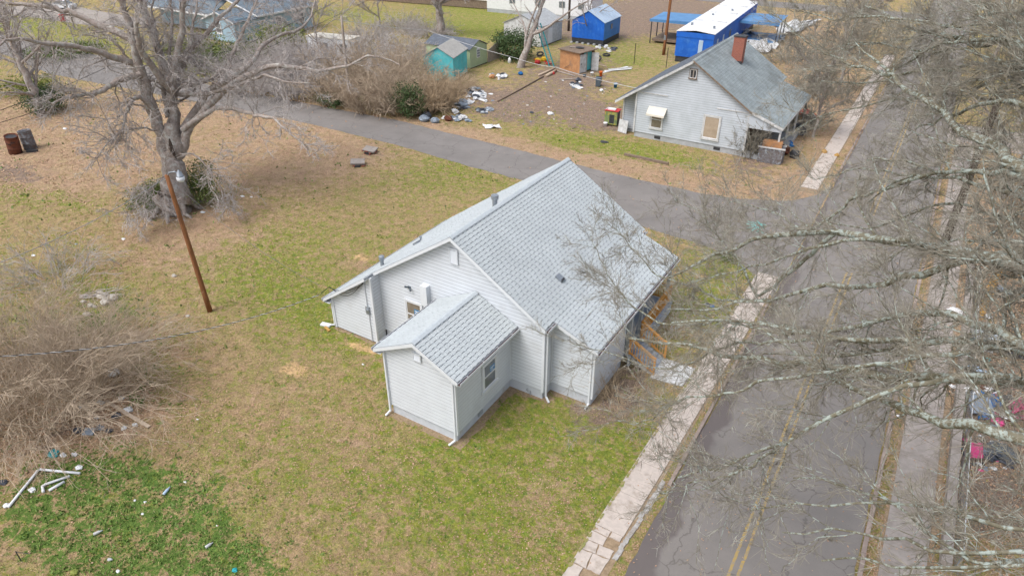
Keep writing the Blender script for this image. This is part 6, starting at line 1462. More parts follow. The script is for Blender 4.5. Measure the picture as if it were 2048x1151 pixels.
for k, (x, y, r_, m_, lb) in enumerate(((218, 862, .16, 'bag_black', 'black plastic scrap, middle of the rubbish beside the plank'), (160, 862, .22, 'bag_black', 'black plastic bag left of the grey square panel'), (200, 856, .18, 'bag_grey', 'grey plastic scrap between the grey panel and the plank'), (232, 832, .2, 'bag_black', 'dark bag under the long plank'), (247, 857, .13, 'white_dirty', 'white scrap below the long plank, right one'), (195, 835, .12, 'white_dirty', 'white scrap under the plank, left one'), (165, 815, .16, 'bag_grey', 'grey scrap in the brambles above the rubbish'), (270, 850, .12, 'white_dirty', 'pale scrap near the lower end of the plank'), (258, 820, .2, 'white_dirty', 'pale crumpled paper right of the plank'), (108, 908, .22, 'plastic_teal', 'bright blue plastic sheet on bare soil under the brambles'), (126, 910, .13, 'white', 'white tissue right of the bright blue plastic'), (149, 909, .12, 'white_dirty', 'white and grey scrap farthest right of the bright blue plastic'), (65, 980, .14, 'white', 'white scrap under the corner of the longest pipe'), (158, 935, .13, 'white', 'crumpled white paper above the end of the longest pipe'), (228, 748, .32, 'white_dirty', 'pale rubbish heap in the brambles at the top'), (168, 715, .12, 'white', 'white scrap hanging in the brambles'), (40, 720, .1, 'white', 'tiny white scrap at the left edge under the cable'), (8, 965, .16, 'bag_black', 'dark scrap at the left edge'), (200, 1078, .12, 'white', 'crumpled silver can on clover')) ):
    if k < 18: bag(x, y, r_, m_, lb, 'litter', 'litter_piece', (1.2, .9, .45), k, 'rubbish by the brambles', .35)
def bottle(x, y, a, L_, m, label):
    b0 = G(x, y); q = MB(); q.lathe([(.05, 0), (.06, .02), (.06, L_ * .6), (.025, L_ * .8), (.025, L_)], 9)
    R_ = Matrix.Rotation(a, 3, 'Z') @ Matrix.Rotation(math.pi / 2, 3, 'Y'); q.v = [tuple(R_ @ Vector(p) + Vector((b0[0], b0[1], .07))) for p in q.v]
    put('plastic_bottle', q, m, label, 'bottle', 'bottles lying in the clover', True)
bottle(328, 990, 1.9, .42, 'pale_blue_roof', 'pale blue empty bottle lying in the clover, the longest')
bottle(188, 1070, 1.2, .32, 'white_dirty', 'whitish bottle lying in the clover, lower left')
bottle(412, 1096, 1.4, .3, 'white_dirty', 'crushed clear bottle in the weeds, farthest right')
bottle(217, 1120, .5, .18, 'white_dirty', 'small clear bottle near the bottom edge')
bag(470, 1140, .09, 'plastic_teal', 'small teal can near the bottom edge', 'can', 'can'); bag(236, 1142, .07, 'white', 'tiny white cap at the bottom edge', 'cap', 'cap'); bag(150, 1145, .13, 'leaf_yellow', 'yellow crumpled wrapper at the bottom edge', 'wrapper', 'wrapper')
bag(270, 1000, .05, 'white', 'tiny white scrap in the clover, upper one', 'litter', 'litter_piece'); bag(290, 1003, .05, 'white', 'tiny white scrap in the clover, beside a dark one', 'litter', 'litter_piece'); bag(285, 1027, .05, 'white', 'tiny white scrap in the clover, lower one', 'litter', 'litter_piece')
b0 = G(42, 1120); t = thing('metal_stake', 'short black metal stake with a bent side bar near the lower left corner', 'stake', tuple(b0)); q = MB(); q.tube([b0, b0 + np.array([.02, 0, .55])], .02, 6); q.build('upright', M['dark'], t, world=True); q = MB(); q.tube([b0 + np.array([.02, 0, .5]), b0 + np.array([.5, .25, .45])], .012, 6); q.build('side_bar', M['dark'], t, world=True)
# scattered white scraps on the lawn
for k, (x, y, r_, lb) in enumerate(((67, 511, .13, 'white scrap on brown grass, far left of the lawn'), (247, 478, .13, 'white scrap on the lawn left of the light pole'), (152, 488, .1, 'grey scrap on the lawn, middle left'), (406, 425, .17, 'white scrap at the foot of the massive tree, middle'), (368, 424, .15, 'white scrap at the foot of the massive tree, left'), (485, 393, .16, 'white scrap right of the massive tree, upper'), (503, 394, .1, 'tiny white scrap right of the massive tree'), (342, 644, .05, 'tiny white speck left of the light pole foot'), (130, 258, .2, 'pale scrap on the leaves beside the street'), (395, 838, .05, 'tiny white speck on the lower lawn'), (244, 700, .06, 'tiny blue speck under the service cable'), (370, 963, .06, 'grey scrap on the lawn right of the blue bottle'), (434, 1050, .04, 'tiny white speck in the lower grass'), (726, 728, .06, 'white scrap on the lawn beside the addition'), (1205, 752, .05, 'white speck beside the front wall'), (1235, 478, .05, 'white speck on the grass right of the roof'))):
    bag(x, y, r_, 'white' if k != 2 else 'bag_grey', lb, 'litter', 'litter_piece', (1.3, .8, .35), k, None, .3)

# --- littered yard
rr_ = random.Random(12)
def cpt(x, y): return c3(x, y)
grp = 'rubbish dumped beside the bare yard'
cols = ['white', 'bag_black', 'bag_grey', 'white_dirty', 'bag_black', 'white', 'white_dirty', 'bag_grey']
zones = [((600, 740), 90, 45, 34, 'crumpled plastic in the pale heap of the dump beside the brush'), ((560, 700), 110, 45, 22, 'scrap strewn round the pale heap beside the golden brush'), ((640, 855), 45, 22, 9, 'silvery crumpled foil on the lower right of the dump'), ((430, 915), 95, 30, 20, 'crumpled scrap at the street end of the dump'), ((500, 810), 70, 30, 14, 'scrap between the tyre and the pale heap'), ((780, 590), 80, 25, 14, 'scrap in the weeds above the pale heap'), ((1340, 655), 60, 25, 16, 'crumpled plastic in the white heap in front of the hut'), ((1590, 370), 60, 25, 10, 'scrap behind the hut, below the blue shed'), ((1100, 470), 60, 20, 6, 'red and orange plastic beside the ladder')]
for zc_, sx, sy, n_, lb in zones:
    for k in range(n_):
        x = zc_[0] + rr_.gauss(0, .5) * sx; y = zc_[1] + rr_.gauss(0, .5) * sy
        m_ = rr_.choice(cols) if 'red and' not in lb else rr_.choice(['red', 'orange', 'red'])
        if 'silvery' in lb: m_ = rr_.choice(['metal', 'white', 'bag_black'])
        o = bag(*c3(x, y), rr_.uniform(.14, .36), m_, lb, 'litter', 'litter_piece', (rr_.uniform(.8, 1.6), rr_.uniform(.7, 1.2), rr_.uniform(.3, .7)), k, lb, .4)
for (x, y, r_, m_, lb) in ((205, 905, .5, 'bag_black', 'full black trash bag at the street edge, upper'), (190, 930, .5, 'bag_grey', 'full grey-blue trash bag at the street edge, left'), (270, 940, .42, 'bag_grey', 'full grey trash bag at the street edge, right'), (370, 925, .4, 'rust', 'brown-red sack at the street end of the dump'), (705, 600, .38, 'orange_ply', 'tan round bundle in the weeds above the dump'), (710, 578, .25, 'bag_grey', 'grey bundle resting behind the tan one')):
    bag(*c3(x, y), r_, m_, lb, 'bag', 'trash_bag', (1.1, .9, .7), 1)
def tyre(x, y, a, tilt, R_, label, z=.12):
    b0 = G(x, y); q = MB(); n, m_ = 20, 8; V = []; F = []
    Rm = Matrix.Rotation(a, 3, 'Z') @ Matrix.Rotation(tilt, 3, 'X')
    for i in range(n):
        for j in range(m_):
            th_ = 2 * math.pi * i / n; ph = 2 * math.pi * j / m_; rr2 = R_ + .11 * math.cos(ph)
            V.append(tuple(Rm @ Vector((rr2 * math.cos(th_), rr2 * math.sin(th_), .11 * math.sin(ph))) + Vector((b0[0], b0[1], z + abs(math.sin(tilt)) * R_))))
    for i in range(n):
        for j in range(m_): F.append((i * m_ + j, ((i + 1) % n) * m_ + j, ((i + 1) % n) * m_ + (j + 1) % m_, i * m_ + (j + 1) % m_))
    q.add(V, F); put('tyre', q, 'tyre', label, 'tyre', None, True)
tyre(*c3(437, 850), .3, .5, .42, 'black tyre leaning in the dump beside the street'); tyre(*c3(765, 440), .3, 1.2, .40, 'black tyre standing against the board fence'); tyre(*c3(1583, 430), .1, .1, .42, 'black tyre lying flat below the blue shed'); tyre(*c3(1520, 470), .1, .8, .35, 'dark tyre behind the hut door'); tyre(*c3(1075, 430), .2, .4, .4, 'dark tyre at the foot of the ladder')
bag(*c3(840, 485), .34, 'white', 'white plastic jug standing in the littered yard', 'jug', 'jug', (.7, .6, 1.2), 2, None, .1)
for k, (x, y, r_, m_, lb) in enumerate(((1060, 480, .42, 'yellow_toy', 'yellow round toy in the red plastic pile beside the ladder'), (1105, 470, .42, 'yellow_toy', 'orange-yellow ball at the right of the red plastic pile'), (1055, 490, .36, 'red', 'red plastic toy at the front of the pile beside the ladder'), (925, 575, .3, 'cloth_blue', 'dark blue bundle in the middle of the littered yard'), (1175, 570, .22, 'red', 'red scrap beside the log end'), (1545, 700, .2, 'white', 'white jug lying in front of the dark bin'))):
    bag(*c3(x, y), r_, m_, lb, 'litter', 'toy' if 'toy' in lb or 'ball' in lb else 'litter_piece', (1.1, 1, .8), k, None, .12)
for k in range(46):   # single scraps on the bare soil
    x = rr_.uniform(520, 1780); y = rr_.uniform(560, 1000)
    if x > 1500 and y > 720: continue
    bag(*c3(x, y), rr_.uniform(.05, .12), rr_.choice(['white', 'white_dirty', 'bag_grey']), 'small pale scrap scattered on the soil of the littered yard', 'litter', 'litter_piece', (1.3, .9, .4), k, 'small scraps scattered on the littered yard', .3)
def bucket(x, y, m, h, label, m2=None):
    b0 = G(x, y); t = thing('bucket', label, 'bucket', tuple(b0)); q = MB(); q.lathe([(.17, 0), (.21, h), (.225, h), (.19, h - .02), (.16, .05)], 14); q.build('tub', M[m], t, smooth=True)
    q = MB(); q.lathe([(.222, h * .78), (.226, h * .98)], 14); q.build('rim', M[m2 or m], t)
bucket(*c3(1652, 675), 'cloth_blue', .55, 'dark blue bucket with pale rim standing on the bare yard', 'pale_blue_roof')
bucket(*c3(1540, 585), 'orange', .6, 'bright orange bucket in front of the hut doors'); bucket(*c3(1472, 580), 'white', .4, 'white bucket left of the orange one', 'white'); bucket(*c3(1415, 590), 'bin_grey', .3, 'small dark bucket at the hut corner')
b0 = G(*c3(1520, 665)); t = thing('wheeled_bin', 'dark grey wheeled bin standing open in the littered yard', 'bin', tuple(b0), .3)
q = MB(); q.hexa([(-.25, -.25, .08), (.25, -.25, .08), (.25, .25, .08), (-.25, .25, .08), (-.33, -.33, 1.05), (.33, -.33, 1.05), (.33, .33, 1.05), (-.33, .33, 1.05)]); q.build('body', M['bin_grey'], t)
q = MB(); q.box((0, .36, .75), (.68, .05, .7), 0, -.1); q.build('lid', M['dark'], t)
for s_ in (-1, 1):
    q = MB(); q.lathe([(.11, -.03), (.11, .03)], 10); q.v = [(s_ * .3 + c, .27 + a, .11 + b_) for a, b_, c in q.v]; q.build('wheel', M['tyre'], t)
# logs and boards
def log(a, b_, r_, m, label, name='log', cat='log'):
    A_ = G(*a) + np.array([0, 0, r_]); B_ = G(*b_) + np.array([0, 0, r_]); q = MB(); q.tube([A_, A_ * .5 + B_ * .5 + np.array([.05, .05, 0]), B_], [r_, r_ * .95, r_ * .85], 8); put(name, q, m, label, cat, None, True)
log(c3(750, 782), c3(1100, 592), .09, 'wood_old', 'long thin wooden pole lying across the bare yard'); log(c3(1065, 585), c3(1190, 530), .13, 'wood_pale', 'pale log lying at the hut corner, upper'); log(c3(1125, 592), c3(1195, 550), .18, 'wood_pale', 'thick short pale log lying at the hut corner'); log(c3(1225, 615), c3(1390, 608), .07, 'wood_grey', 'grey stick lying in front of the hut'); log(c3(1190, 545), c3(1340, 590), .08, 'wood_grey', 'dark beam lying against the hut front')
for k, (a, b_, m_, lb) in enumerate(((c3(1560, 560), c3(1745, 515), 'white', 'long white board of the stack right of the hut, top one'), (c3(1570, 552), c3(1775, 535), 'white', 'long white board of the stack right of the hut, lower one'), (c3(1600, 545), c3(1780, 528), 'white_dirty', 'dirty white board of the stack right of the hut, back one'))): plank(a, b_, .28, .06, m_, lb, 'board', .05 + .07 * k, 'white boards beside the hut')
plank(c3(1490, 495), c3(1585, 515), .12, .1, 'wood_pale', 'pale plank behind the orange bucket'); plank(c4(335, 1050), c4(630, 1115), .25, .2, 'wood_old', 'dark old timber lying in the grass before the cottage', 'timber', .1)
cloth('sheet_scrap', 'white', [c3(635, 960), c3(760, 970), c3(785, 990), c3(650, 990)], .12, 3, 'crumpled white sheet lying near the street, below the dump', 'sheet')
q = MB(); b0 = G(*c3(1010, 868)); q.blob(b0, .2, rr_, (1.3, 1, .5)); put('litter_piece', q, 'bag_black', 'black and white scrap on the bare soil, middle', 'litter'); bag(*c3(1155, 880), .28, 'white', 'white plastic bag on the bare soil, lower middle', 'bag', 'trash_bag'); bag(*c3(1570, 1090), .35, 'dark', 'dark flat lid on the grass left of the cottage', 'lid', 'lid', (1.3, 1, .15))
# ladder against the tree
A_ = G(*c3(1165, 512)); t = thing('ladder', 'tall turquoise ladder leaning up against the twin-stemmed tree', 'ladder', tuple(A_))
top_ = RD(1076, 46, float(np.linalg.norm(A_ - np.array([0, 0, CAMH]))) - .6); dirl = Vector(top_ - A_); sd_ = Vector((.8, .3, 0)).normalized() * .30
for s_ in (-1, 1):
    q = MB(); q.beam(Vector(A_) + sd_ * s_, Vector(A_) + dirl + sd_ * s_, .10, .12); q.build('rail', M['plastic_teal'], t, world=True)
for k in range(18):
    p = Vector(A_) + dirl * ((k + .5) / 18); q = MB(); q.beam(p - sd_, p + sd_, .045, .045); q.build('rung', M['metal'], t, world=True)
# machine and panel left of the cottage
b0 = G(*c3(1565, 960)); t = thing('old_cabinet', 'battered yellow-green cabinet with red and white top beside the cottage wall', 'cabinet', (b0[0], b0[1], 0), .1)
pane_box(t, 'front_panel', M['machine_green'], 0, 1.3, 0, .06, .15, 1.45); pane_box(t, 'side_panel', M['dark'], 1.24, 1.3, .063, .9, .15, 1.45); pane_box(t, 'side_panel', M['white_dirty'], 0, .06, .063, .9, .15, 1.6); pane_box(t, 'back_panel', M['dark'], .063, 1.237, .84, .9, .15, 1.5)
pane_box(t, 'opening', M['dark'], .5, 1.0, -.012, -.001, .3, 1.15)
pane_box(t, 'top', M['red'], -.05, 1.4, -.05, .95, 1.5, 1.56); pane_box(t, 'top_box', M['white'], .2, 1.0, .15, .6, 1.565, 1.68)
pane_box(t, 'leg', M['dark'], .0, .08, .0, .08, 0, .15); pane_box(t, 'leg', M['dark'], 1.2, 1.28, .0, .08, 0, .15)
bucket(*c3(1575, 968), 'white', .38, 'white bucket at the foot of the battered cabinet')
q = MB(); b0 = G(*c3(1712, 1020)); q.box((b0[0] - .1, b0[1] + .1, .62), (1.05, .08, 1.2), -.25, -.16); put('panel', q, 'white_dirty', 'pale square panel leaning on the cottage wall beside the cabinet', 'panel')
# clutter on the cottage porch
C1400 = lambda x, y: (1400 + x / 6.394, 200 + y / 6.394)
b0 = G(*C1400(900, 790)); t = thing('stock_tank', 'grey metal tub standing in front of the cottage porch', 'tub', (b0[0], b0[1], 0), .1)
q = MB(); q.prism([(-1.1, -.5), (.9, -.5), (1.0, .5), (-1.1, .5)], .02, 1.35); q.build('body', M['drum_grey'], t); q = MB(); q.bx(-1.18, 1.05, -.58, -.45, 1.35, 1.45); q.bx(-1.18, 1.05, .45, .58, 1.35, 1.45); q.build('rim', M['white_dirty'], t)
q = MB(); q.bx(-.9, .7, -.3, .3, 1.36, 1.9); q.build('contents', M['orange_ply'], t)
for k, (x, y, r_, m_, lb) in enumerate(((780, 430, .5, 'rust', 'dark red bundle on the cottage porch'), (700, 380, .6, 'wood_old', 'brown furniture heap under the cottage porch roof'), (1140, 600, .35, 'cloth_blue', 'blue plastic container on end beside the metal tub'), (1115, 500, .28, 'orange', 'orange object behind the blue container'), (1050, 690, .5, 'rust', 'rusty scrap heap right of the metal tub'), (1200, 740, .45, 'dark', 'black scrap at the end of the cottage porch'), (1330, 215, .5, 'red', 'red bundle among junk at the far porch corner, left'), (1440, 260, .4, 'red', 'red bundle among junk at the far porch corner, right'), (1380, 300, .6, 'bag_black', 'black bags between the red bundles'), (1210, 380, .5, 'bag_grey', 'grey scrap heap before the red bundles'), (1130, 220, .5, 'cloth_blue', 'blue tarp bundle behind the cottage porch roof corner'), (1260, 440, .6, 'bag_black', 'black sprawling junk in front of the porch'), (1000, 480, .4, 'bin_grey', 'grey bin on the cottage porch edge'), (1590, 680, .22, 'wood_gold', 'yellow crumpled plastic by the sidewalk right of the cottage'), (1745, 720, .18, 'wood_gold', 'yellow plastic scrap nearest the sidewalk right of the cottage'), (640, 710, .4, 'bag_black', 'black bag at the cottage corner'))):
    bag(*C1400(x, y), r_, m_, lb, 'junk', 'junk_item', (1.1, .9, .9), k, None, .3)
plank(C1400(1280, 275), C1400(1370, 390), .2, .08, 'wood_gold', 'yellow board leaning on junk by the cottage porch', 'board', .5)
# bottles near porch
bag(1415, 611, .16, 'bag_black', 'small dark blue bag on the grass before the sidewalk, left', 'bag', 'bag'); bag(1423, 613, .14, 'cloth_blue', 'small blue bag on the grass before the sidewalk, right', 'bag', 'bag')

# --- right yard: low wall, fence, rubbish
t = thing('retaining_wall', 'low grey concrete wall along the right sidewalk with a wire fence behind', 'wall', (5.2, 32, 0))
y = 22.0; rr_ = random.Random(6)
while y < 47:
    q = MB(); q.bx(4.98 + rr_.uniform(-.01, .01), 5.34, y, y + 2.42, 0, .38 + rr_.uniform(-.012, .012)); q.build('wall_block', M['concrete_grey'], t, world=True); y += 2.45
t = thing('wire_fence', 'sagging wire fence with pale top rail standing on the low wall', 'fence', (5.5, 32, 0))
for k in range(10):
    q = MB(); q.tube([(5.46, 22 + k * 2.7, 0), (5.47 + rr_.uniform(-.05, .05), 22 + k * 2.7, 1.15)], .03, 6); q.build('post', M['metal'], t, world=True)
q = MB(); q.tube([(5.47, 22 + k * 1.2, 1.15 + rr_.uniform(-.03, .03)) for k in range(21)], .022, 6); q.build('top_rail', M['white_dirty'], t, world=True)
q = MB()
for k in range(7): q.tube([(5.46, 22, .1 + k * .16), (5.46, 46.3, .1 + k * .16)], .006, 3)
for k in range(120): q.tube([(5.46, 22 + k * .2, .08), (5.46, 22 + k * .2, 1.13)], .004, 3)
q.build('wire_mesh', M['metal'], t, world=True)['kind'] = 'stuff'
# splintered golden timber stub
b0 = G(1960, 636); t = thing('splintered_pole', 'snapped golden-brown splintered timber pole behind the low wall', 'pole', tuple(b0))
for k in range(11):
    a = rr_.uniform(0, 6.28); r_ = rr_.uniform(.02, .26); q = MB(); p = Vector((b0[0] + math.cos(a) * r_, b0[1] + math.sin(a) * r_, 0)); q.beam(p, p + Vector((rr_.uniform(-.15, .15) - .15, rr_.uniform(-.1, .1), rr_.uniform(2.6, 3.9))), rr_.uniform(.07, .15), rr_.uniform(.06, .12)); q.build('splinter', M['wood_gold'], t, world=True)
b0 = G(1958, 688); t = thing('storage_tub', 'dark green plastic tub lid and box beside the low wall', 'tub', (b0[0] + .35, b0[1] + .3, 0), .2)
pane_box(t, 'box', M['bin_grey'], -.75, .75, -.8, .8, .02, .45); pane_box(t, 'lid', M['post_grey'], -.82, .82, -.88, .88, .455, .52); pane_box(t, 'lid_rim', M['dark'], .4, .5, -.7, .7, .525, .56)
C8 = lambda x, y: (1880 + x / 3.385, 620 + y / 3.385)
cloth('blue_cloth', 'cloth_blue', [C8(260, 570), C8(330, 570), C8(430, 660), C8(340, 670)], .14, 7, 'crumpled bright blue blanket behind the low wall', 'blanket', 9)
cloth('blue_cloth', 'cloth_blue', [C8(255, 700), C8(330, 700), C8(345, 745), C8(260, 750)], .12, 8, 'blue ring-shaped cloth with pink centre below the grey board', 'cloth', 7); bag(*C8(292, 728), .12, 'pink', 'pink toy inside the blue cloth ring', 'toy', 'toy')
cloth('pink_cloth', 'pink', [C8(450, 640), C8(540, 635), C8(565, 690), C8(480, 710)], .2, 9, 'bright pink cloth at the right edge', 'cloth', 9)
cloth('pink_cloth', 'pink', [C8(500, 725), C8(569, 725), C8(569, 750), C8(530, 745)], .1, 10, 'pale pink cloth strip below the bright pink cloth', 'cloth', 6)
bag(*C8(385, 765), .25, 'pink', 'pink-red scrap right of the blue ring cloth', 'litter', 'litter_piece')
q = MB(); b0 = G(*C8(255, 672)); q.box((b0[0], b0[1], .35), (1.0, 1.25, .05), .3, .2); put('leaning_board', q, 'bag_grey', 'flat grey board propped beside the low wall', 'board')
bag(*C8(200, 585), .36, 'white', 'white plastic chair part on the low wall', 'chair part', 'chair_part', (1, .8, .9)); bag(*C8(250, 405), .4, 'pale_blue_roof', 'pale blue panel lying behind the low wall', 'panel', 'panel', (1.3, .9, .15))
b0 = G(*C8(205, 1010)); t = thing('stroller', 'folded stroller with pink-red seat behind the wire fence', 'stroller', (b0[0], b0[1], 0), .5)
q = MB(); q.tube([(-.3, -.3, .05), (.1, .3, .9)], .02, 6); q.tube([(.3, -.3, .05), (.4, .3, .9)], .02, 6); q.build('frame', M['dark'], t)
q = MB(); q.slab([(-.25, -.2, .3), (.3, -.2, .3), (.35, .25, .75), (-.1, .25, .75)], (0, -.05, .06)); q.build('seat', M['pink'], t)
for x, y in ((-.3, -.35), (.32, -.35), (-.2, .3), (.35, .3)):
    q = MB(); q.lathe([(.1, -.02), (.1, .02)], 10); q.v = [(x + c, y + a, .1 + b_) for a, b_, c in q.v]; q.build('wheel', M['tyre'], t)
C9 = C8
for k, (x, y, r_, m_, lb) in enumerate(((285, 975, .25, 'bag_grey', 'grey crumpled bag right of the stroller'), (330, 1000, .28, 'bag_black', 'black bag right of the stroller'), (400, 970, .5, 'bin_grey', 'dark grey plastic box by the bare shrub at the right'), (420, 1010, .35, 'bag_black', 'black box below the dark grey plastic box'), (470, 310, .35, 'bag_black', 'dark tarp scrap at the right under the limb'), (530, 310, .35, 'bag_black', 'dark tarp scrap at the right edge under the limb'), (325, 338, .15, 'plastic_teal', 'small teal bottle on the leaves behind the wall'), (320, 278, .2, 'white', 'white scrap on the leaves behind the wall'), (100, 12, .3, 'white', 'white paper on the right verge under the limb'), (315, 48, .2, 'white', 'white plate near the splintered pole'), (90, 520, .15, 'white', 'white cup on the verge beside the low wall'), (180, 885, .15, 'pink', 'pink scrap behind the wire fence'), (430, 720, .2, 'white', 'white scraps right of the blue cloth ring'), (330, 545, .22, 'white', 'white scraps behind the blue blanket'), (135, 935, .08, 'plastic_teal', 'tiny teal scrap on the low wall'), (300, 530, .2, 'rust', 'dark brown scrap behind the blue blanket'), (380, 640, .15, 'wood_gold', 'tan scrap on the blue blanket'), (460, 610, .25, 'bag_black', 'purple-black bag left of the pink cloth'))):
    bag(*C8(x, y), r_, m_, lb, 'litter', 'litter_piece', (1.2, .9, .5), k, None, .35)
for k in range(60):
    x = rr_.uniform(220, 540); y = rr_.uniform(440, 1100)
    bag(*C8(x, y), rr_.uniform(.05, .13), rr_.choice(['white', 'white_dirty', 'bag_grey', 'rust', 'pink', 'bag_black']), 'small scrap among the rubbish behind the low wall', 'litter', 'litter_piece', (1.3, .9, .5), k, 'small scraps behind the low wall', .3)
q = MB(); b0 = G(1990, 590); q.beam(b0 + np.array([-.9, .3, .1]), b0 + np.array([1.4, -.6, .3]), .2, .08); put('plank', q, 'wood_pale', 'pale thin plank lying behind the splintered pole', 'plank')
cloth('bench_seat', 'bag_grey', [(1985, 572), (2030, 585), (2030, 592), (1985, 580)], .08, 4, 'low grey slatted seat at the right edge, teal at one end', 'seat', 5)
bag(1797, 833, .10, 'white', 'white paper cup in the right gutter', 'cup', 'cup'); bag(1780, 860, .07, 'white', 'tiny white scrap in the right gutter', 'litter', 'litter_piece')
# parked vehicles among far branches: pale car behind the twigs at the far right
def car(name, label, loc, rz, m):
    t = thing(name, label, 'car', loc, rz)
    q = MB(); prof = [(-2.2, .35), (-2.25, .8), (-1.3, .95), (2.1, .92), (2.25, .75), (2.2, .35)]
    q.slab([(x, -.88, z) for x, z in prof], (0, 1.76, 0)); q.build('body', M[m], t)
    q = MB(); q.hexa([(-1.35, -.82, .95), (1.7, -.82, .93), (1.7, .82, .93), (-1.35, .82, .95), (-.6, -.66, 1.45), (1.0, -.66, 1.45), (1.0, .66, 1.45), (-.6, .66, 1.45)]); q.build('cabin_glass', M['glass'], t)
    q = MB(); q.box((.2, 0, 1.47), (1.65, 1.36, .05)); q.build('roof', M[m], t)
    for x in (-1.4, 1.4):
        for y in (-.86, .86):
            q = MB(); q.lathe([(.33, -.1), (.33, .1)], 14); q.v = [(x + a, y + c, .33 + b_) for a, b_, c in q.v]; wl = q.build('wheel', M['tyre'], t)
            q = MB(); q.lathe([(.18, -.11), (.18, .11)], 10); q.v = [(x + a, y + c, .33 + b_) for a, b_, c in q.v]; q.build('rim', M['metal'], wl)
    for y in (-.6, .6): pane_box(t, 'headlight', M['lamp_glass'], -2.27, -2.2, y - .18, y + .18, .6, .75)
    return t
for x, y, lb in ((128, 18, 'white compact car parked at the top left by the pale driveway'),): car('parked_car', lb, tuple(G(x, y)), .3, 'white')
q = MB(); b0 = G(127, 42); t = thing('red_bin', 'red plastic toy or bin on the grass at the top left', 'bin', tuple(b0)); q.lathe([(.4, 0), (.5, 1.0), (.3, 1.1)], 10); q.build('tub', M['red'], t)

# ---------------------------------------------------------------- GRASS, LEAVES (uncountable)
def scatter_ok(X, Y):
    ok = ~((X > -4.8) & (X < 2.5) & (Y < 140)); ok &= ~((X > -6.8) & (X < -5.05) & (Y < 38)); ok &= ~((X > 3.1) & (X < 4.65) & (Y < 73)); ok &= ~((X > -7.1) & (X < -5.6) & (Y > 55) & (Y < 110))
    nx = np.array(near); fx = np.array(far); yn = np.interp(X, nx[:, 0], nx[:, 1]); yf = np.interp(X, fx[:, 0], fx[:, 1]); ok &= ~((X < -4.8) & (Y > yn) & (Y < yf))
    for x0, x1, y0, y1 in ((-24.9, -12, 21.7, 33.4), (-17.7, -13.85, 17.85, 22.4), (-12.1, -9.8, 23.2, 33), (-25, -12.9, 60.3, 73)): ok &= ~((X > x0) & (X < x1) & (Y > y0) & (Y < y1))
    return ok
def sample(n, rs, near_bias=True):
    # uniform in the picture, so that density falls with distance
    x = rs.uniform(-40, 2090, n); y = rs.uniform(-10, 1190, n); d = _f[None] * F_PX + _r[None] * (x - 1024)[:, None] - _u[None] * (y - 575.5)[:, None]
    t = -CAMH / d[:, 2]; return d[:, 0] * t, d[:, 1] * t, t * np.linalg.norm(d, axis=1)
rs = np.random.RandomState(77)
def blades(n, mask_fn, m, name, label, cat, h, w_):
    X, Y, Dm = sample(n, rs); keep = scatter_ok(X, Y) & (Y < 75) & mask_fn(X, Y); X, Y, Dm = X[keep], Y[keep], Dm[keep]; n = len(X)
    s_ = np.clip(Dm / 32, .8, 2.2); a = rs.uniform(0, 2 * math.pi, n); hh = h * rs.uniform(.5, 1.3, n) * s_; ww = w_ * s_; ln = rs.normal(0, .6, (n, 2)) * hh[:, None]
    V = np.stack([np.stack([X - np.cos(a) * ww, Y - np.sin(a) * ww, np.full(n, -.005)], 1), np.stack([X + np.cos(a) * ww, Y + np.sin(a) * ww, np.full(n, -.005)], 1), np.stack([X + ln[:, 0], Y + ln[:, 1], hh], 1)], 1).reshape(-1, 3)
    o = link(name, np_mesh(name, V, np.arange(3 * n).reshape(-1, 3), m)); tag(o, label, cat, kind='stuff')
M['blade_green'] = mat('blade_green', (.18, .25, .03, 1), (.31, .32, .05, 1), 2.5, .7)
M['blade_straw'] = mat('blade_straw', (.52, .38, .23, 1), (.36, .26, .13, 1), 2.5, .8)
M['blade_clover'] = mat('blade_clover', (.10, .185, .04, 1), (.18, .265, .06, 1), 2.5, .6)
M['leaf_brown'] = mat('leaf_brown', (.46, .29, .18, 1), (.28, .165, .10, 1), 30, .8, detail=1, c3=(.56, .42, .30, 1), s3=23, lo3=.58, hi3=.62)
gm = lambda X, Y: vnoise(X, Y, 1.1, 1) * .4 + vnoise(X, Y, 3.3, 2) * .4 + vnoise(X, Y, .3, 3) * .2
blades(190000, lambda X, Y: gm(X, Y) + .30 * field(GREEN, X, Y) - .25 * field(LEAF, X, Y) > .60, M['blade_green'], 'grass', 'short green grass patches across the lawn', 'grass', .06, .022)
blades(150000, lambda X, Y: gm(X, Y) < .46, M['blade_straw'], 'dry_grass', 'dormant straw coloured turf between the green patches', 'grass', .05, .022)
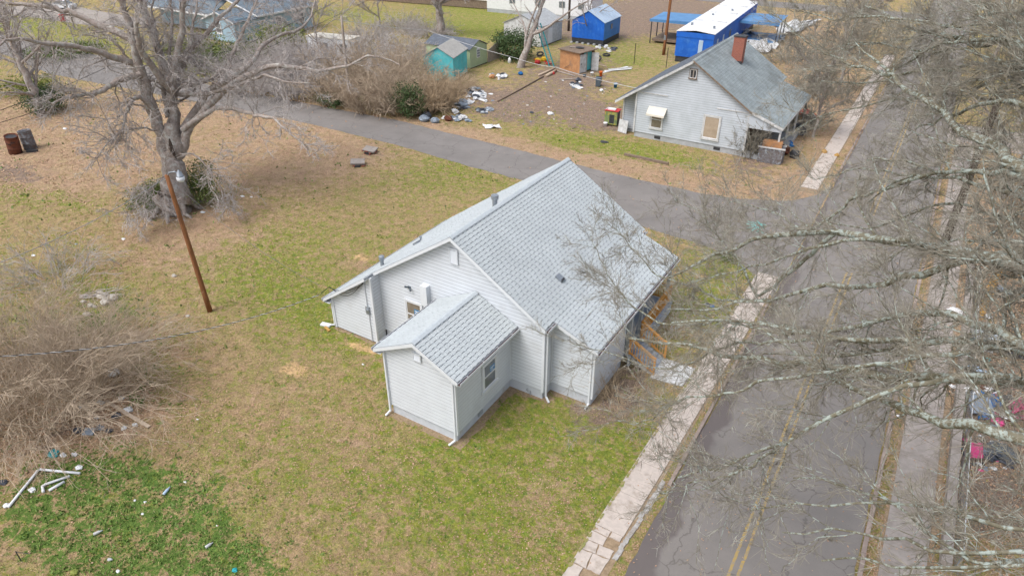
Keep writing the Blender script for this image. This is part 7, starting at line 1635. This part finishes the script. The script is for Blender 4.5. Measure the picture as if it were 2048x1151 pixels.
blades(120000, lambda X, Y: .36 * field(CLOVER, X, Y) + vnoise(X, Y, 1.6, 11) * .5 + vnoise(X, Y, 4.5, 12) * .5 > .80, M['blade_clover'], 'clover', 'low dark green clover and weeds at the lower left', 'clover', .09, .045)
def litter_leaves(n, name, label):
    X, Y, Dm = sample(n, rs); lf = field(LEAF, X, Y); pr = .02 + .8 * lf * np.clip(vnoise(X, Y, .5, 6) * .7 + vnoise(X, Y, 1.7, 7) * .6 - .25, 0, 1)
    pr = pr * (1 - .9 * field(CLOVER, X, Y)); pr = np.where((X > 2.3) & (Y < 60), np.maximum(pr, .22), pr); pr = np.where((X > -5.2) & (X < -4.4) & (Y < 38), .25, pr)
    road_ = ~scatter_ok(X, Y); pr = np.where(road_, pr * .04 + .004, pr)
    for x0, x1, y0, y1 in ((-26.2, -9.4, 21.3, 33.8), (-18.2, -13.3, 17.5, 22.4), (-26, -9.8, 59.8, 73.5), (-60, -36, 68, 101), (-32.5, -20, 89, 120)): pr = np.where((X > x0) & (X < x1) & (Y > y0) & (Y < y1), 0, pr)
    keep = (rs.uniform(0, 1, n) < pr) & (Y < 130); X, Y, Dm = X[keep], Y[keep], Dm[keep]; n = len(X); s_ = np.clip(Dm / 30, .8, 2.4) * rs.uniform(.6, 1.3, n) * .042
    z = np.where(scatter_ok(X, Y), .012, .05) + rs.uniform(0, .02, n)
    a = rs.uniform(0, 6.28, n); c, s2 = np.cos(a), np.sin(a); tz = rs.normal(0, .35, (n, 2))
    def pt(u, v): return np.stack([X + (c * u - s2 * v) * s_, Y + (s2 * u + c * v) * s_, z + (tz[:, 0] * u + tz[:, 1] * v) * s_ * .6 + .006], 1)
    V = np.stack([pt(-1, 0), pt(0, -.65), pt(1, 0), pt(0, .65)], 1).reshape(-1, 3); V[:, 2] = np.maximum(V[:, 2], .007)
    o = link(name, np_mesh(name, V, np.arange(4 * n).reshape(-1, 4), M['leaf_brown'])); tag(o, label, 'leaves', kind='stuff')
litter_leaves(420000, 'fallen_leaves', 'brown fallen leaves scattered over lawn, verges and gutters')
bpy.context.view_layer.update()
